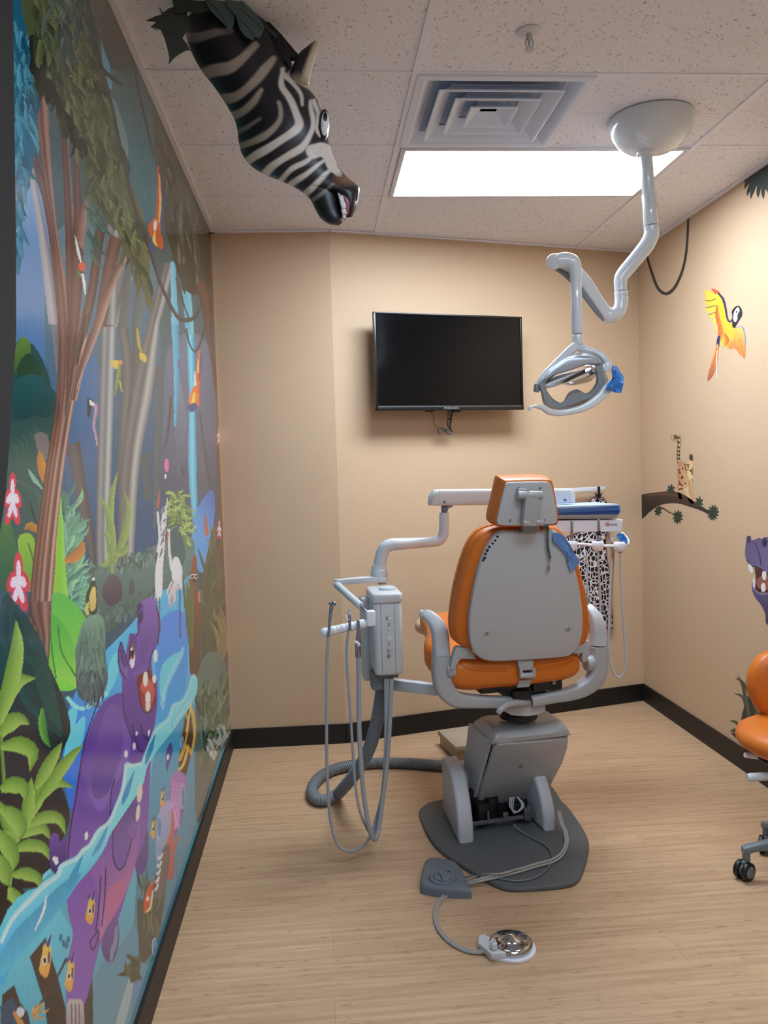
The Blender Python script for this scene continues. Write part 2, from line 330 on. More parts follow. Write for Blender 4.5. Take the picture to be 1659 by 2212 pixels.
# ------------------------------------------------------------ flat paintings on the walls
class Mural:
    """flat painting: coloured patches laid one over the other, each a few hundredths of a millimetre above the last"""
    KEY = {'A': (0, 0, 1/3.16), 'B': (0, 700, 1/3.16), 'C': (0, 1300, 1/2.425), 'P': (0, 0, 1)}
    def __init__(self, X, sgn, y0, y1, z0, z1, dz, ky, keys=None, gain=None, base=None):
        """ky: step along the wall per squared metre of distance along it (finer where one stands close to it)"""
        self.X, self.s = X, sgn; self.gain = gain; self.rnd = random.Random(3); self.k = dict(self.KEY)
        if keys: self.k.update(keys)
        self.y0, self.ky, self.z0, self.dz = y0, ky, z0, dz
        self.nu = int((1/y0-1/y1)/ky)+1; self.nv = int((z1-z0)/dz)+1
        self.buf = np.zeros((self.nv, self.nu, 3), np.float32); self.msk = np.zeros((self.nv, self.nu), bool)
        if base is not None: self.msk[:] = True; self.buf[:] = base; 
    def px(self, k, p):
        ox, oy, s = self.k[k]; return (ox+p[0]*s, oy+p[1]*s)
    def pts(self, k, s):
        if isinstance(s, str): s = [tuple(float(v) for v in q.split(',')) for q in s.split()]
        return [self.px(k, p) for p in s]
    def V(self, p):
        q = onx(p[0], p[1], self.X); return ((1/self.y0-1/q.y)/self.ky, (q.z-self.z0)/self.dz)
    def face(self, vs, cols):
        for i in range(1, len(vs)-1): self.tri(vs[0], vs[i], vs[i+1], cols[0], cols[i], cols[i+1])
    def tri(self, A, B, Cc, ca, cb, cc, eps=.4):
        u0 = max(0, math.floor(min(A[0], B[0], Cc[0])-.5)); u1 = min(self.nu-1, math.ceil(max(A[0], B[0], Cc[0])+.5))
        v0 = max(0, math.floor(min(A[1], B[1], Cc[1])-.5)); v1 = min(self.nv-1, math.ceil(max(A[1], B[1], Cc[1])+.5))
        if u1 < u0 or v1 < v0: return
        den = (B[1]-Cc[1])*(A[0]-Cc[0])+(Cc[0]-B[0])*(A[1]-Cc[1])
        if abs(den) < 1e-9: return
        U = np.arange(u0, u1+1, dtype=np.float32)[None, :]; V = np.arange(v0, v1+1, dtype=np.float32)[:, None]
        wa = ((B[1]-Cc[1])*(U-Cc[0])+(Cc[0]-B[0])*(V-Cc[1]))/den; wb = ((Cc[1]-A[1])*(U-Cc[0])+(A[0]-Cc[0])*(V-Cc[1]))/den; wc = 1-wa-wb
        ea = eps*math.hypot(B[0]-Cc[0], B[1]-Cc[1])/abs(den); eb = eps*math.hypot(A[0]-Cc[0], A[1]-Cc[1])/abs(den); ec = eps*math.hypot(B[0]-A[0], B[1]-A[1])/abs(den)
        m = (wa >= -ea) & (wb >= -eb) & (wc >= -ec)
        if not m.any(): return
        wa = np.clip(wa, 0, 1)[m]; wb = np.clip(wb, 0, 1)[m]; wc = np.clip(wc, 0, 1)[m]; t = wa+wb+wc
        c = (wa[:, None]*np.array(ca[:3])+wb[:, None]*np.array(cb[:3])+wc[:, None]*np.array(cc[:3]))/t[:, None]
        self.buf[v0:v1+1, u0:u1+1][m] = c; self.msk[v0:v1+1, u0:u1+1][m] = True
    def col(self, c, p):
        c = srgb([v/255 for v in c]) if max(c) > 1 else c
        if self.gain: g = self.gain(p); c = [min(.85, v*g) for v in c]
        return c
    def poly(self, k, pts, c, c2=None, g=None, sm=4):
        P = self.pts(k, pts)
        if sm > 1: P = [(v.x, v.y) for v in cr([(x, y, 0) for x, y in P], sm, closed=True)]
        if g: a, b = self.pts(k, [g[:2], g[2:]])
        def colr(p):
            if not c2: return self.col(c, p)
            d = (b[0]-a[0], b[1]-a[1]); t = ((p[0]-a[0])*d[0]+(p[1]-a[1])*d[1])/(d[0]**2+d[1]**2); t = min(1, max(0, t))
            return self.col([u*(1-t)+v*t for u, v in zip(c, c2)], p)
        vs = [self.V(q) for q in P]; cs = [colr(q) for q in P]
        for t in tessellate_polygon([[Vector((x, y, 0)) for x, y in P]]): self.face([vs[i] for i in t], [cs[i] for i in t])
    def band(self, k, left, right, cols, n=10):
        A, B = self.pts(k, left), self.pts(k, right)
        def rs(P):
            P = cr([(x, y, 0) for x, y in P], 8) if len(P) > 2 else [Vector((x, y, 0)) for x, y in P]
            L = [0]
            for a, b in zip(P, P[1:]): L.append(L[-1]+(b-a).length)
            out = []
            for i in range(n+1):
                t = L[-1]*i/n; j = max(0, min(len(P)-2, sum(1 for v in L if v < t)-1)); s = (t-L[j])/max(1e-9, L[j+1]-L[j]); out.append(P[j].lerp(P[j+1], s))
            return out
        A, B = rs(A), rs(B); m = len(cols); G = []
        for a, b in zip(A, B):
            row = []
            for i in range(m): q = a.lerp(b, i/(m-1)); row.append((self.V((q.x, q.y)), self.col(cols[i], (q.x, q.y))))
            G.append(row)
        for i in range(n):
            for j in range(m-1):
                q = [G[i][j], G[i][j+1], G[i+1][j+1], G[i+1][j]]; self.face([v for v, _ in q], [c for _, c in q])
    def stroke(self, k, pts, w, c, c2=None, n=14):
        P = self.pts(k, pts); s = self.k[k][2]; w = w if isinstance(w, (list, tuple)) else [w]*len(P)
        Q = cr([(x, y, ww*s) for (x, y), ww in zip(P, w)], max(2, n//max(1, len(P)-1))) if len(P) > 2 else [Vector((x, y, ww*s)) for (x, y), ww in zip(P, w)]
        L, R = [], []
        for i, q in enumerate(Q):
            a = Q[max(0, i-1)]; b = Q[min(len(Q)-1, i+1)]; d = Vector((b.x-a.x, b.y-a.y)); d = d.normalized() if d.length > 1e-6 else Vector((1, 0)); nn = Vector((-d.y, d.x))*max(.05, q.z)/2
            L.append((q.x+nn.x, q.y+nn.y)); R.append((q.x-nn.x, q.y-nn.y))
        vl = [self.V(p) for p in L]; vr = [self.V(p) for p in R]; c2 = c2 or c
        for i in range(len(Q)-1):
            self.face([vl[i], vr[i], vr[i+1], vl[i+1]], [self.col(c, L[i]), self.col(c2, R[i]), self.col(c2, R[i+1]), self.col(c, L[i+1])])
    def leaf(self, k, base, tip, w, c, c2=None, bend=0):
        b, t = Vector(base), Vector(tip); d = t-b; nn = Vector((-d.y, d.x))*bend; m1 = b+d*.35+nn*.8; m2 = b+d*.75+nn*.9
        self.stroke(k, [tuple(b), tuple(m1), tuple(m2), tuple(t)], [w*.35, w, w*.8, w*.05], c, c2, n=9)
    def ell(self, k, c, rx, ry, col, rot=0, col2=None, n=20):
        P = []
        for i in range(n):
            a = 2*PI*i/n; x, y = rx*math.cos(a), ry*math.sin(a); P.append((c[0]+x*math.cos(rot)-y*math.sin(rot), c[1]+x*math.sin(rot)+y*math.cos(rot)))
        self.poly(k, P, col, col2, (c[0], c[1]-ry, c[0], c[1]+ry) if col2 else None, sm=1)
    def tuft(self, k, region, n, ln, w, ang, cols, jit=.35):
        """n brush-stroke leaves scattered in a region, pointing along ang (degrees, 90 = down)"""
        R = [tuple(float(v) for v in q.split(',')) for q in region.split()]; xs = [p[0] for p in R]; ys = [p[1] for p in R]
        def inside(x, y):
            c = False; j = len(R)-1
            for i in range(len(R)):
                if (R[i][1] > y) != (R[j][1] > y) and x < (R[j][0]-R[i][0])*(y-R[i][1])/(R[j][1]-R[i][1])+R[i][0]: c = not c
                j = i
            return c
        P = []
        while len(P) < n:
            x, y = self.rnd.uniform(min(xs), max(xs)), self.rnd.uniform(min(ys), max(ys))
            if inside(x, y): P.append((x, y))
        P.sort(key=lambda p: p[1])
        for x, y in P:
            a = math.radians(ang)+self.rnd.gauss(0, jit); l = ln*self.rnd.uniform(.6, 1.3); c = self.rnd.choice(cols); w2 = self.rnd.uniform(.88, 1.1); c = [v*w2 for v in c]
            self.leaf(k, (x, y), (x+l*math.cos(a), y+l*math.sin(a)), w*self.rnd.uniform(.7, 1.3), c, [v*.82 for v in c], self.rnd.uniform(-.15, .15))
    def build(self, name, m, parent=None, thick=.001):
        U, V = np.meshgrid(np.arange(self.nu), np.arange(self.nv))
        Y = 1/(1/self.y0-U*self.ky); Z = self.z0+V*self.dz
        co = np.stack([np.full(Y.shape, self.X+self.s*thick), Y, Z], -1).reshape(-1, 3).astype(np.float32)
        k = self.msk; q = k[:-1, :-1] & k[1:, :-1] & k[:-1, 1:] & k[1:, 1:]
        idx = np.arange(self.nu*self.nv).reshape(self.nv, self.nu)
        F4 = np.stack([idx[:-1, :-1][q], idx[:-1, 1:][q], idx[1:, 1:][q], idx[1:, :-1][q]], -1)
        if self.s < 0: F4 = F4[:, ::-1]
        used = np.unique(F4); remap = np.full(self.nu*self.nv, -1); remap[used] = np.arange(len(used)); F4 = remap[F4]; co = co[used]; cl = self.buf.reshape(-1, 3)[used]
        me = bpy.data.meshes.new(name); me.vertices.add(len(co)); me.vertices.foreach_set('co', co.ravel())
        me.loops.add(F4.size); me.loops.foreach_set('vertex_index', F4.ravel().astype(np.int32))
        me.polygons.add(len(F4)); me.polygons.foreach_set('loop_start', (np.arange(len(F4))*4).astype(np.int32)); me.update(calc_edges=True)
        at = me.color_attributes.new('Col', 'FLOAT_COLOR', 'POINT'); at.data.foreach_set('color', np.concatenate([cl, np.ones((len(cl), 1), np.float32)], 1).ravel())
        me.materials.append(m); o = bpy.data.objects.new(name, me); C.objects.link(o)
        if parent: o.parent = parent
        return o
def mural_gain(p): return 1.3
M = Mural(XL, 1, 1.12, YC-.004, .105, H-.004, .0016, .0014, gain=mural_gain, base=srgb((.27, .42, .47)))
# ground coat: blue-greens changing with height
_g = np.interp(np.arange(M.nv)*M.dz, [0, .5, 1.1, 1.7, 2.2, 2.6], range(6)); _gc = np.array([srgb([v/255 for v in c]) for c in ((62, 118, 128), (70, 110, 120), (48, 88, 112), (78, 108, 116), (74, 96, 94), (60, 70, 62))])
M.buf[:] = np.stack([np.interp(_g, range(6), _gc[:, j]) for j in range(3)], -1)[:, None, :]
a, b, p, s, lf, el, tf = M.poly, M.band, M.poly, M.stroke, M.leaf, M.ell, M.tuft
# --- sky and far water-blue areas
p('P', '30,400 70,380 110,520 130,800 120,1000 60,1000 24,760', (110, 145, 180), (60, 100, 150), (60, 420, 60, 900))
p('P', '100,560 210,480 330,560 345,900 330,1250 200,1260 120,1100', (92, 118, 130), (42, 82, 116), (220, 560, 230, 1050))
p('P', '150,820 215,800 215,1240 175,1200 140,1000', (60, 105, 150), (45, 80, 110), (180, 820, 190, 1200))
# --- right side: teal gap, dark foliage
p('A', '620,60 760,90 1060,760 1080,1000 1060,1450 1010,1520 930,1400 850,1100 700,500', (88, 92, 88), (58, 104, 112), (700, 100, 1000, 1100))
p('A', '690,250 720,330 760,560 745,600 700,450', (95, 150, 170)); p('A', '770,680 830,820 870,1000 850,1250 800,1000', (105, 130, 130))
# grey far trunks
for l, r in (('350,0 395,300 400,520', '400,0 440,300 450,520'),): pass
b('B', '690,0 672,600 655,1350 660,1720', '790,0 770,600 748,1300 745,1720', [(92, 92, 92), (140, 142, 142), (110, 112, 114), (175, 178, 176), (105, 108, 108)])
b('B', '800,0 830,300 800,900 810,1200', '860,0 905,300 885,900 900,1200', [(80, 84, 86), (112, 112, 110), (78, 78, 80)])
b('B', '1010,0 900,420 820,1000 800,1700', '1085,0 1040,450 950,950 905,1690', [(92, 90, 90), (118, 116, 114), (95, 92, 92), (172, 172, 165), (110, 110, 108)])
b('A', '1120,1800 1050,2050 1010,2214', '1190,1790 1130,2050 1085,2214', [(92, 90, 90), (118, 116, 114), (95, 92, 92), (160, 160, 154), (110, 110, 108)])
b('A', '830,1830 760,2060 690,2230', '905,1850 860,2060 790,2230', [(120, 128, 130), (90, 92, 95), (150, 150, 150)])
b('A', '930,1950 900,2212', '990,1990 960,2212', [(80, 95, 95), (95, 110, 108)])
b('B', '900,0 905,250 870,640', '930,0 950,250 885,600', [(80, 84, 84), (100, 100, 98)])
b('B', '450,830 500,1100 560,1400 640,1700', '540,800 580,1080 640,1450 650,1720', [(84, 80, 82), (96, 90, 88), (72, 68, 72)])
b('B', '960,900 985,1200', '1030,870 1040,1200', [(80, 90, 92), (64, 82, 92)])
b('B', '1060,300 1050,1300 1050,1400', '1180,200 1110,700 1075,1350', [(88, 92, 94), (74, 90, 96), (60, 90, 100)])
# rock wall and waterfalls
p('B', '1130,250 1200,120 1290,60 1420,150 1470,500 1480,900 1440,1200 1340,1300 1310,1450 1200,1300 1100,1150 1110,800', (98, 106, 124), (66, 76, 94), (1150, 300, 1350, 1250))
for q in ('1150,520 1105,830 1120,700', '1210,340 1260,560 1275,760 1240,1050 1200,980 1195,700', '1340,850 1365,1000 1360,1180 1400,1250 1430,1180 1400,940'):
    p('B', q, (114, 122, 138), (76, 84, 100), (1200, 300, 1240, 1100))
s('B', '1165,500 1150,700 1120,860', 12, (64, 64, 74)); s('B', '1360,600 1400,900 1440,1150', 10, (66, 68, 76))
b('B', '1170,0 1185,300 1190,700', '1215,0 1220,280 1200,700', [(96, 172, 196), (60, 140, 172)])
b('B', '1270,20 1290,500 1285,1000 1320,1400', '1320,20 1330,600 1340,1000 1350,1420', [(80, 150, 175), (110, 190, 208), (60, 140, 168)])
b('A', '1165,1790 1170,2214', '1195,1790 1215,2214', [(120, 180, 196), (90, 160, 180)]); b('A', '1245,1990 1268,2280', '1300,2000 1322,2280', [(85, 150, 168), (110, 170, 184)])
# river
p('B', '1320,1320 1440,1130 1465,1250 1440,1450 1380,1700 1320,1560', (80, 150, 205), (70, 110, 175), (1330, 1350, 1450, 1200))
p('P', '135,1600 160,1500 215,1420 290,1340 330,1270 400,1230 415,1300 420,1440 415,1560 340,1640 200,1720 160,1760 140,1700', (76, 172, 232), (44, 112, 206), (290, 1420, 180, 1640))
p('C', '830,110 960,60 975,420 900,560 830,620 815,300', (74, 132, 218), (52, 156, 220), (850, 120, 880, 560))
for q in ('560,400 580,300 640,250 600,420 540,500', '850,330 960,260 900,400 840,500', '350,720 440,600 420,760 340,860', '330,620 400,540 380,680'): p('C', q, (100, 195, 235))
s('C', '350,500 390,545 450,555 560,480', 16, (140, 215, 240)); s('C', '960,240 880,420 850,560', 10, (130, 190, 230)); s('C', '930,300 870,430 840,540', 6, (150, 200, 232))
# river bank grass
p('B', '560,1700 700,1640 900,1620 1080,1500 1300,1450 1320,1640 1240,1760 1100,1820 960,1900 800,2040 700,2120 640,2050 540,1950', (92, 122, 116), (70, 92, 88), (800, 1600, 820, 2080))
tf('B', '600,1680 1060,1560 1290,1500 1290,1560 900,1700 640,1740', 90, 60, 14, -90, [(100, 132, 122), (120, 146, 134), (84, 110, 104)], .3)
tf('B', '640,1940 900,1850 1060,1780 1100,1830 820,2030 700,2080', 60, 50, 14, 95, [(88, 122, 114), (74, 104, 98)], .3)
p('B', '700,1790 760,1705 820,1760 825,1870 750,1925 700,1860', (96, 90, 98), (66, 62, 72), (740, 1720, 790, 1900)); p('B', '880,1800 895,1740 918,1800 900,1850 882,1840', (82, 82, 88))
# bamboo-green bush at right
tf('B', '1160,1130 1240,1150 1290,1350 1300,1500 1220,1460 1140,1300', 110, 60, 12, 80, [(140, 168, 92), (118, 150, 80), (160, 182, 104), (96, 128, 72)], 1.0)
p('B', '1150,1450 1190,1390 1240,1450 1260,1600 1200,1680 1150,1580', (58, 92, 96))
# --- spiky light green plant in the middle distance
for (x0, y0, x1, y1, w, bd) in ((760, 1700, 800, 1010, 48, -.05), (755, 1690, 668, 1170, 50, .1), (770, 1640, 850, 1145, 50, .1), (745, 1560, 668, 1640, 40, -.4), (770, 1560, 862, 1505, 44, .3), (740, 1500, 700, 1420, 30, .2)):
    lf('B', (x0, y0), (x1, y1), w, (150, 165, 92), (112, 142, 92), bd)
# --- teal palm fans beside trunk
for cx, cy, R0 in ((430, 1420, 150), (470, 1700, 150), (500, 1850, 120)):
    for k in range(11):
        t = math.radians(-80+k*17); lf('B', (cx, cy), (cx+R0*math.cos(t), cy+R0*1.35*math.sin(t)), 26, (132, 188, 152), (82, 142, 122), .1)
tf('B', '420,1200 500,1150 520,1400 500,1900 450,1900', 46, 130, 24, -50, [(112, 170, 140), (80, 140, 120), (140, 190, 150)], .5)
# --- left dark green masses
p('P', '22,800 60,740 100,800 118,900 124,1000 110,1180 60,1250 18,1300', (30, 70, 68), (40, 82, 80), (60, 780, 60, 1200))
p('B', '95,200 140,95 195,120 200,210 150,330 100,330', (88, 120, 52), (60, 92, 44), (120, 110, 150, 320)); p('B', '110,330 160,220 210,210 280,310 260,360 160,400', (36, 66, 46))
for q in ('90,430 180,350 300,380 300,560 200,640 90,640', '230,440 330,430 385,500 350,620 260,620'): p('B', q, (28, 82, 82), (20, 62, 64), (150, 370, 200, 640))
for k in range(9): lf('B', (120+k*14, 1000), (60+k*40, 690+abs(k-4)*30), 44, (48, 92, 82), (34, 74, 70), .15)
for k in range(8): lf('B', (260, 1350), (70+k*22, 1050+k*10), 40, (58, 100, 88), (40, 78, 74), .12)
s('B', '200,1220 235,1330 250,1390', 10, (18, 50, 48)); s('B', '190,990 230,1060 290,1130', [4, 24, 4], (120, 165, 150))
p('B', '0,1400 60,1350 100,1500 140,1700 100,1800 0,1800', (52, 108, 60), (36, 84, 62), (40, 1380, 60, 1780))
p('B', '235,760 310,750 330,830 320,920 270,900', (112, 106, 102)); lf('B', (310, 1100), (262, 870), 60, (190, 128, 50), (160, 110, 60)); lf('B', (255, 1420), (165, 1400), 50, (176, 122, 60), (150, 96, 50), .3)
# lime plant behind trunk
p('B', '120,1470 210,1440 250,1600 240,1900 160,1700', (132, 172, 58), (90, 150, 60), (150, 1460, 220, 1800)); s('B', '190,1500 225,1620 232,1720', 6, (60, 100, 40))
b('B', '390,1200 370,1700 320,2212', '415,1180 445,1700 470,1930', [(150, 175, 60), (120, 185, 60), (140, 200, 80)])
p('B', '330,1900 440,1850 575,2000 560,2100 520,2212 560,2400 480,2500 330,2420', (86, 176, 76), (120, 200, 70), (400, 1900, 480, 2300)); p('C', '250,80 330,120 410,300 410,450 330,400 250,390', (78, 168, 66), (140, 200, 80), (280, 150, 380, 420))
s('C', '300,120 320,260 400,400', 5, (50, 120, 50)); s('C', '290,400 270,260 260,140', 6, (56, 130, 56)); lf('B', (440, 1620), (555, 1480), 70, (196, 130, 62), (160, 105, 60), .2)
# --- main brown tree
b('B', '345,-20 370,200 385,330', '400,-20 402,200 404,330', [(120, 116, 120), (100, 96, 100)])
b('A', '730,1500 705,1900 690,2214', '815,1500 800,1900 790,2214', [(92, 92, 92), (136, 138, 138), (110, 112, 114), (165, 168, 166), (105, 108, 108)])
b('A', '860,1700 850,1900 800,2240', '900,1700 890,1900 870,2240', [(84, 92, 92), (104, 106, 104)])
br = [(66, 46, 42), (122, 84, 70), (88, 58, 50), (140, 100, 84), (90, 62, 54), (176, 132, 114), (110, 80, 70)]
b('B', '395,-10 400,270 370,600 300,1050 215,1700 180,2260', '600,-10 590,160 500,560 425,1050 365,1650 330,2260', br+[(84, 60, 54), (190, 150, 134), (116, 86, 78)], n=20)
b('B', '655,-30 590,120 535,300 490,520', '692,-30 640,120 575,290 520,520', [(78, 52, 48), (120, 84, 72), (180, 140, 122)])
b('A', '185,1130 215,1300 270,1700 330,2212', '230,1150 255,1300 330,1700 395,2212', [(150, 148, 152), (168, 160, 160), (110, 108, 116)])
b('A', '205,1010 262,1250 330,1600 395,2212 392,2500 375,2900', '235,1040 330,1350 400,1700 440,2212 430,2500 380,2910', [(92, 60, 56), (110, 76, 66), (70, 46, 46)])
b('A', '215,560 250,900 290,1200 360,1600 402,2212 405,2600 395,3000', '320,540 330,900 352,1200 390,1600 490,2212 470,2600 402,3010', [(84, 62, 58), (126, 88, 76), (90, 62, 56), (150, 112, 100), (128, 100, 92)], n=14)
b('A', '395,560 415,900 440,1400 450,2000 462,2300 440,2850', '440,560 455,900 492,1350 520,1900 560,2212 530,2450 446,2860', [(76, 52, 50), (104, 74, 66), (78, 54, 50), (140, 110, 100)])
b('A', '495,880 505,1150 500,1500 480,1900 480,2212 480,2400', '530,880 535,1150 560,1450 560,1900 530,2212 486,2410', [(80, 54, 52), (110, 78, 70), (84, 58, 54)])
b('A', '600,1300 555,1420 520,1640', '612,1320 590,1480 560,1700', [(120, 86, 74), (160, 124, 108)])
b('A', '660,1400 640,1650 600,1960 545,2230 510,2480', '760,1400 700,1650 660,1960 600,2230 514,2490', [(80, 56, 54), (108, 80, 72), (70, 50, 50)])
b('A', '750,1600 700,1850 640,2230', '830,1640 770,1900 720,2230', [(86, 62, 58), (120, 88, 78), (88, 62, 58)])
b('A', '870,1690 770,1860 680,2050 640,2212 575,2420 515,2640', '886,1720 800,1900 730,2100 692,2212 628,2380 520,2650', [(96, 68, 60), (130, 96, 84), (176, 140, 128)])
b('C', '148,0 160,80 195,160 200,300', '262,0 258,200 252,310 250,318', [(60, 42, 40), (120, 86, 76), (80, 54, 50), (150, 112, 98), (88, 62, 56)])
b('B', '575,-60 555,60 520,260', '588,-60 566,70 524,270', [(60, 42, 40), (50, 36, 34)])
# --- blue hanging leaves at far left
p('A', '62,-60 170,-60 205,300 250,700 240,1000 190,1280 150,1450 150,1700 120,1880 98,1700 90,900', (22, 84, 112), (44, 104, 128), (100, 100, 140, 1700))
tf('A', '75,150 190,100 225,700 210,1000 150,1300 110,1700 95,1600 85,600', 90, 170, 24, 85, [(60, 132, 156), (36, 104, 132), (80, 150, 170), (24, 80, 104)], .12)
# --- large green foliage
p('A', '165,-60 600,-60 650,250 760,700 850,1150 970,1450 1015,1800 1025,2120 985,2020 900,1780 800,1580 720,1420 650,1390 600,1330 560,1000 440,830 370,640 250,640 200,300', (70, 80, 52), (92, 98, 62), (300, 100, 850, 1500))
p('A', '200,250 340,350 480,700 560,850 540,1010 430,840 360,640 250,600', (28, 34, 28), (50, 58, 42), (250, 300, 500, 900))
tf('A', '190,-60 600,-60 640,300 740,700 830,1150 950,1500 1000,1900 960,1950 820,1600 640,1330 580,1000 420,700 250,350', 330, 190, 26, 78, [(92, 100, 64), (72, 80, 52), (112, 118, 78), (56, 64, 44), (84, 100, 72)], .22)
tf('A', '210,400 360,560 450,760 560,960 540,1000 420,800 350,600 230,560', 60, 130, 20, 82, [(34, 40, 32), (50, 56, 40), (24, 28, 26)], .15)
tf('A', '340,-60 600,-60 600,120 420,300', 50, 200, 28, 80, [(84, 98, 92), (60, 78, 74), (96, 110, 96)], .2)
tf('A', '560,1300 700,1400 700,1600 600,1700', 20, 130, 22, 60, [(80, 112, 96), (60, 92, 84)], .2)
# right dark foliage
p('A', '600,-60 710,-60 900,330 1080,740 1420,1490 1455,1900 1400,1960 1330,2020 1240,1920 1180,1760 1110,1500 1060,1150 1050,800 900,400 700,100', (82, 86, 80), (58, 60, 48), (700, 0, 1200, 1300)) if False else None
p('A', '1078,760 1430,1490 1460,1900 1400,1960 1310,2010 1240,1920 1180,1760 1115,1500 1062,1100', (74, 76, 62), (50, 50, 40), (1100, 800, 1350, 1900))
p('A', '600,-60 720,-60 900,320 900,440 760,460 640,100', (92, 94, 88), (70, 74, 70), (650, 0, 850, 400))
tf('A', '1080,900 1400,1500 1440,1850 1320,1900 1200,1700 1130,1450 1075,1150', 90, 170, 18, 84, [(78, 80, 66), (60, 62, 50), (92, 96, 80), (46, 48, 38)], .08)
# brown tree near the corner
b('A', '1330,1950 1380,2100 1400,2260', '1400,1900 1440,2060 1450,2260', [(70, 48, 42), (104, 72, 60), (72, 50, 44)])
b('A', '1425,1700 1440,2000 1465,2260', '1450,1640 1465,2000 1490,2260', [(62, 44, 40), (92, 64, 54), (70, 50, 44)])
b('B', '1395,-10 1440,250 1470,500', '1440,-10 1462,250 1480,500', [(80, 56, 48), (104, 74, 62), (72, 50, 44)])
b('B', '1465,-10 1480,600 1485,1200 1500,1700 1540,2260 1545,2500', '1485,-10 1510,700 1530,1300 1546,1900 1560,2300 1575,2500', [(74, 50, 44), (112, 78, 64), (72, 50, 42), (100, 72, 60), (60, 44, 38)], n=16)
# vines
s('A', '590,-40 650,280 760,720 890,1310 1000,1650 1100,1950 1200,2150 1270,2185 1330,2160 1370,2080', [20, 18, 18, 18, 20, 20, 22, 26, 20, 8], (48, 50, 50), (70, 72, 70), n=36)
s('A', '895,370 960,690 1050,1080', 12, (54, 58, 58)); s('A', '1200,1900 1250,2070 1290,2180', 8, (58, 58, 54))
s('B', '1270,30 1290,130 1330,190 1370,120 1395,20', 9, (56, 54, 50))
# --- birds
s('A', '1075,1130 1085,1300 1075,1480 1090,1640', [6, 28, 24, 16], (176, 74, 44), (200, 90, 40)); s('A', '1085,1200 1092,1380 1083,1520', [4, 12, 6], (206, 176, 80))
s('A', '1105,1240 1110,1400 1098,1560', [4, 12, 6], (60, 64, 120)); p('A', '1010,1560 1060,1490 1085,1560 1110,1640 1100,1700 1050,1650', (190, 84, 44)); el('A', (1057, 1540), 9, 34, (225, 215, 205), .1)
s('A', '1060,1600 1030,1680 1050,1740', [10, 24, 6], (70, 74, 120)); s('A', '1055,1580 1050,1640 1068,1680', [4, 18, 4], (214, 186, 86))
s('A', '510,1615 530,1710 550,1790', [4, 16, 8], (226, 222, 206)); s('A', '560,1870 572,1940 580,2010', [14, 14, 4], (214, 214, 204)); el('A', (556, 1820), 20, 28, (214, 84, 66)); s('A', '530,1850 545,1890', 12, (60, 130, 90))
s('B', '935,30 945,130 960,220 990,260', [8, 18, 26, 12], (150, 160, 60), (190, 150, 60)); s('B', '955,200 975,225 995,255', [4, 34, 6], (226, 176, 84)); s('B', '945,170 940,230', 9, (80, 100, 50))
p('B', '752,258 800,250 815,300 780,300', (226, 180, 90)); s('B', '815,250 812,330 800,400 782,490', [14, 26, 18, 3], (150, 160, 70), (96, 116, 56)); s('B', '815,390 828,460', [10, 3], (190, 170, 70)); el('B', (820, 262), 9, 16, (210, 140, 90))
# flamingo
s('B', '618,560 645,548 655,590 645,640 640,700 655,770 660,830', [10, 22, 20, 16, 14, 12, 10], (196, 156, 176), (150, 110, 140), n=24); p('B', '596,540 604,505 640,545 618,575 608,632 596,620', (28, 40, 46)); p('B', '608,520 640,545 620,556', (220, 228, 230)); s('B', '598,520 600,625', 8, (28, 40, 46))
# second macaw and butterflies
s('B', '1362,180 1358,300 1345,420 1355,560', [6, 30, 34, 8], (204, 108, 56), (196, 76, 44)); s('B', '1370,200 1368,300 1356,380', [4, 10, 4], (70, 76, 120)); s('B', '1352,240 1350,330', [4, 12], (220, 170, 80)); s('B', '1328,325 1330,420', [5, 16], (190, 196, 190))
p('B', '1290,520 1320,430 1350,480 1335,540 1300,545', (208, 112, 48)); s('B', '1325,470 1315,540', [8, 22], (226, 190, 70)); p('B', '1285,560 1330,540 1335,580 1300,600', (58, 62, 116))
p('B', '1400,1290 1415,1400 1395,1410', (170, 92, 66)); el('B', (1410, 1420), 12, 26, (180, 100, 70)); el('B', (1136, 965), 13, 45, (214, 106, 150)); el('B', (1128, 1040), 4, 14, (240, 230, 235)); s('B', '1235,960 1250,1030', [3, 14], (60, 60, 66)); s('B', '1215,240 1222,300', [3, 12], (92, 84, 120))
# cranes
s('B', '1088,1130 1075,1250', [4, 14], (176, 92, 60)); s('B', '1075,1280 1080,1350 1090,1450 1080,1560', [10, 12, 16, 26], (226, 228, 226), (190, 196, 196)); p('B', '1080,1560 1110,1380 1140,1190 1135,1300 1110,1650 1100,1850 1062,1870 1060,1680', (226, 228, 226), (190, 192, 192), (1070, 1500, 1130, 1300))
tf('B', '1100,1280 1140,1200 1130,1400 1105,1600', 24, 60, 9, 105, [(236, 238, 236), (130, 130, 136)], .15); s('B', '1065,1870 1062,2010', 5, (110, 90, 84)); s('B', '1085,1870 1090,2100', 5, (110, 90, 84))
s('B', '1150,1400 1150,1470 1158,1580 1175,1680', [14, 12, 14, 26], (226, 230, 228), (196, 200, 200)); p('B', '1170,1680 1185,1600 1215,1600 1240,1680 1240,1800 1210,1810 1180,1760', (232, 234, 232), (196, 196, 200), (1190, 1620, 1220, 1800)); tf('B', '1180,1740 1225,1780 1200,1820 1160,1860', 26, 90, 10, 105, [(232, 226, 230), (190, 170, 184)], .2); s('B', '1145,1420 1140,1490', 7, (190, 100, 60))
s('B', '1225,1810 1228,2140', 5, (70, 60, 90))
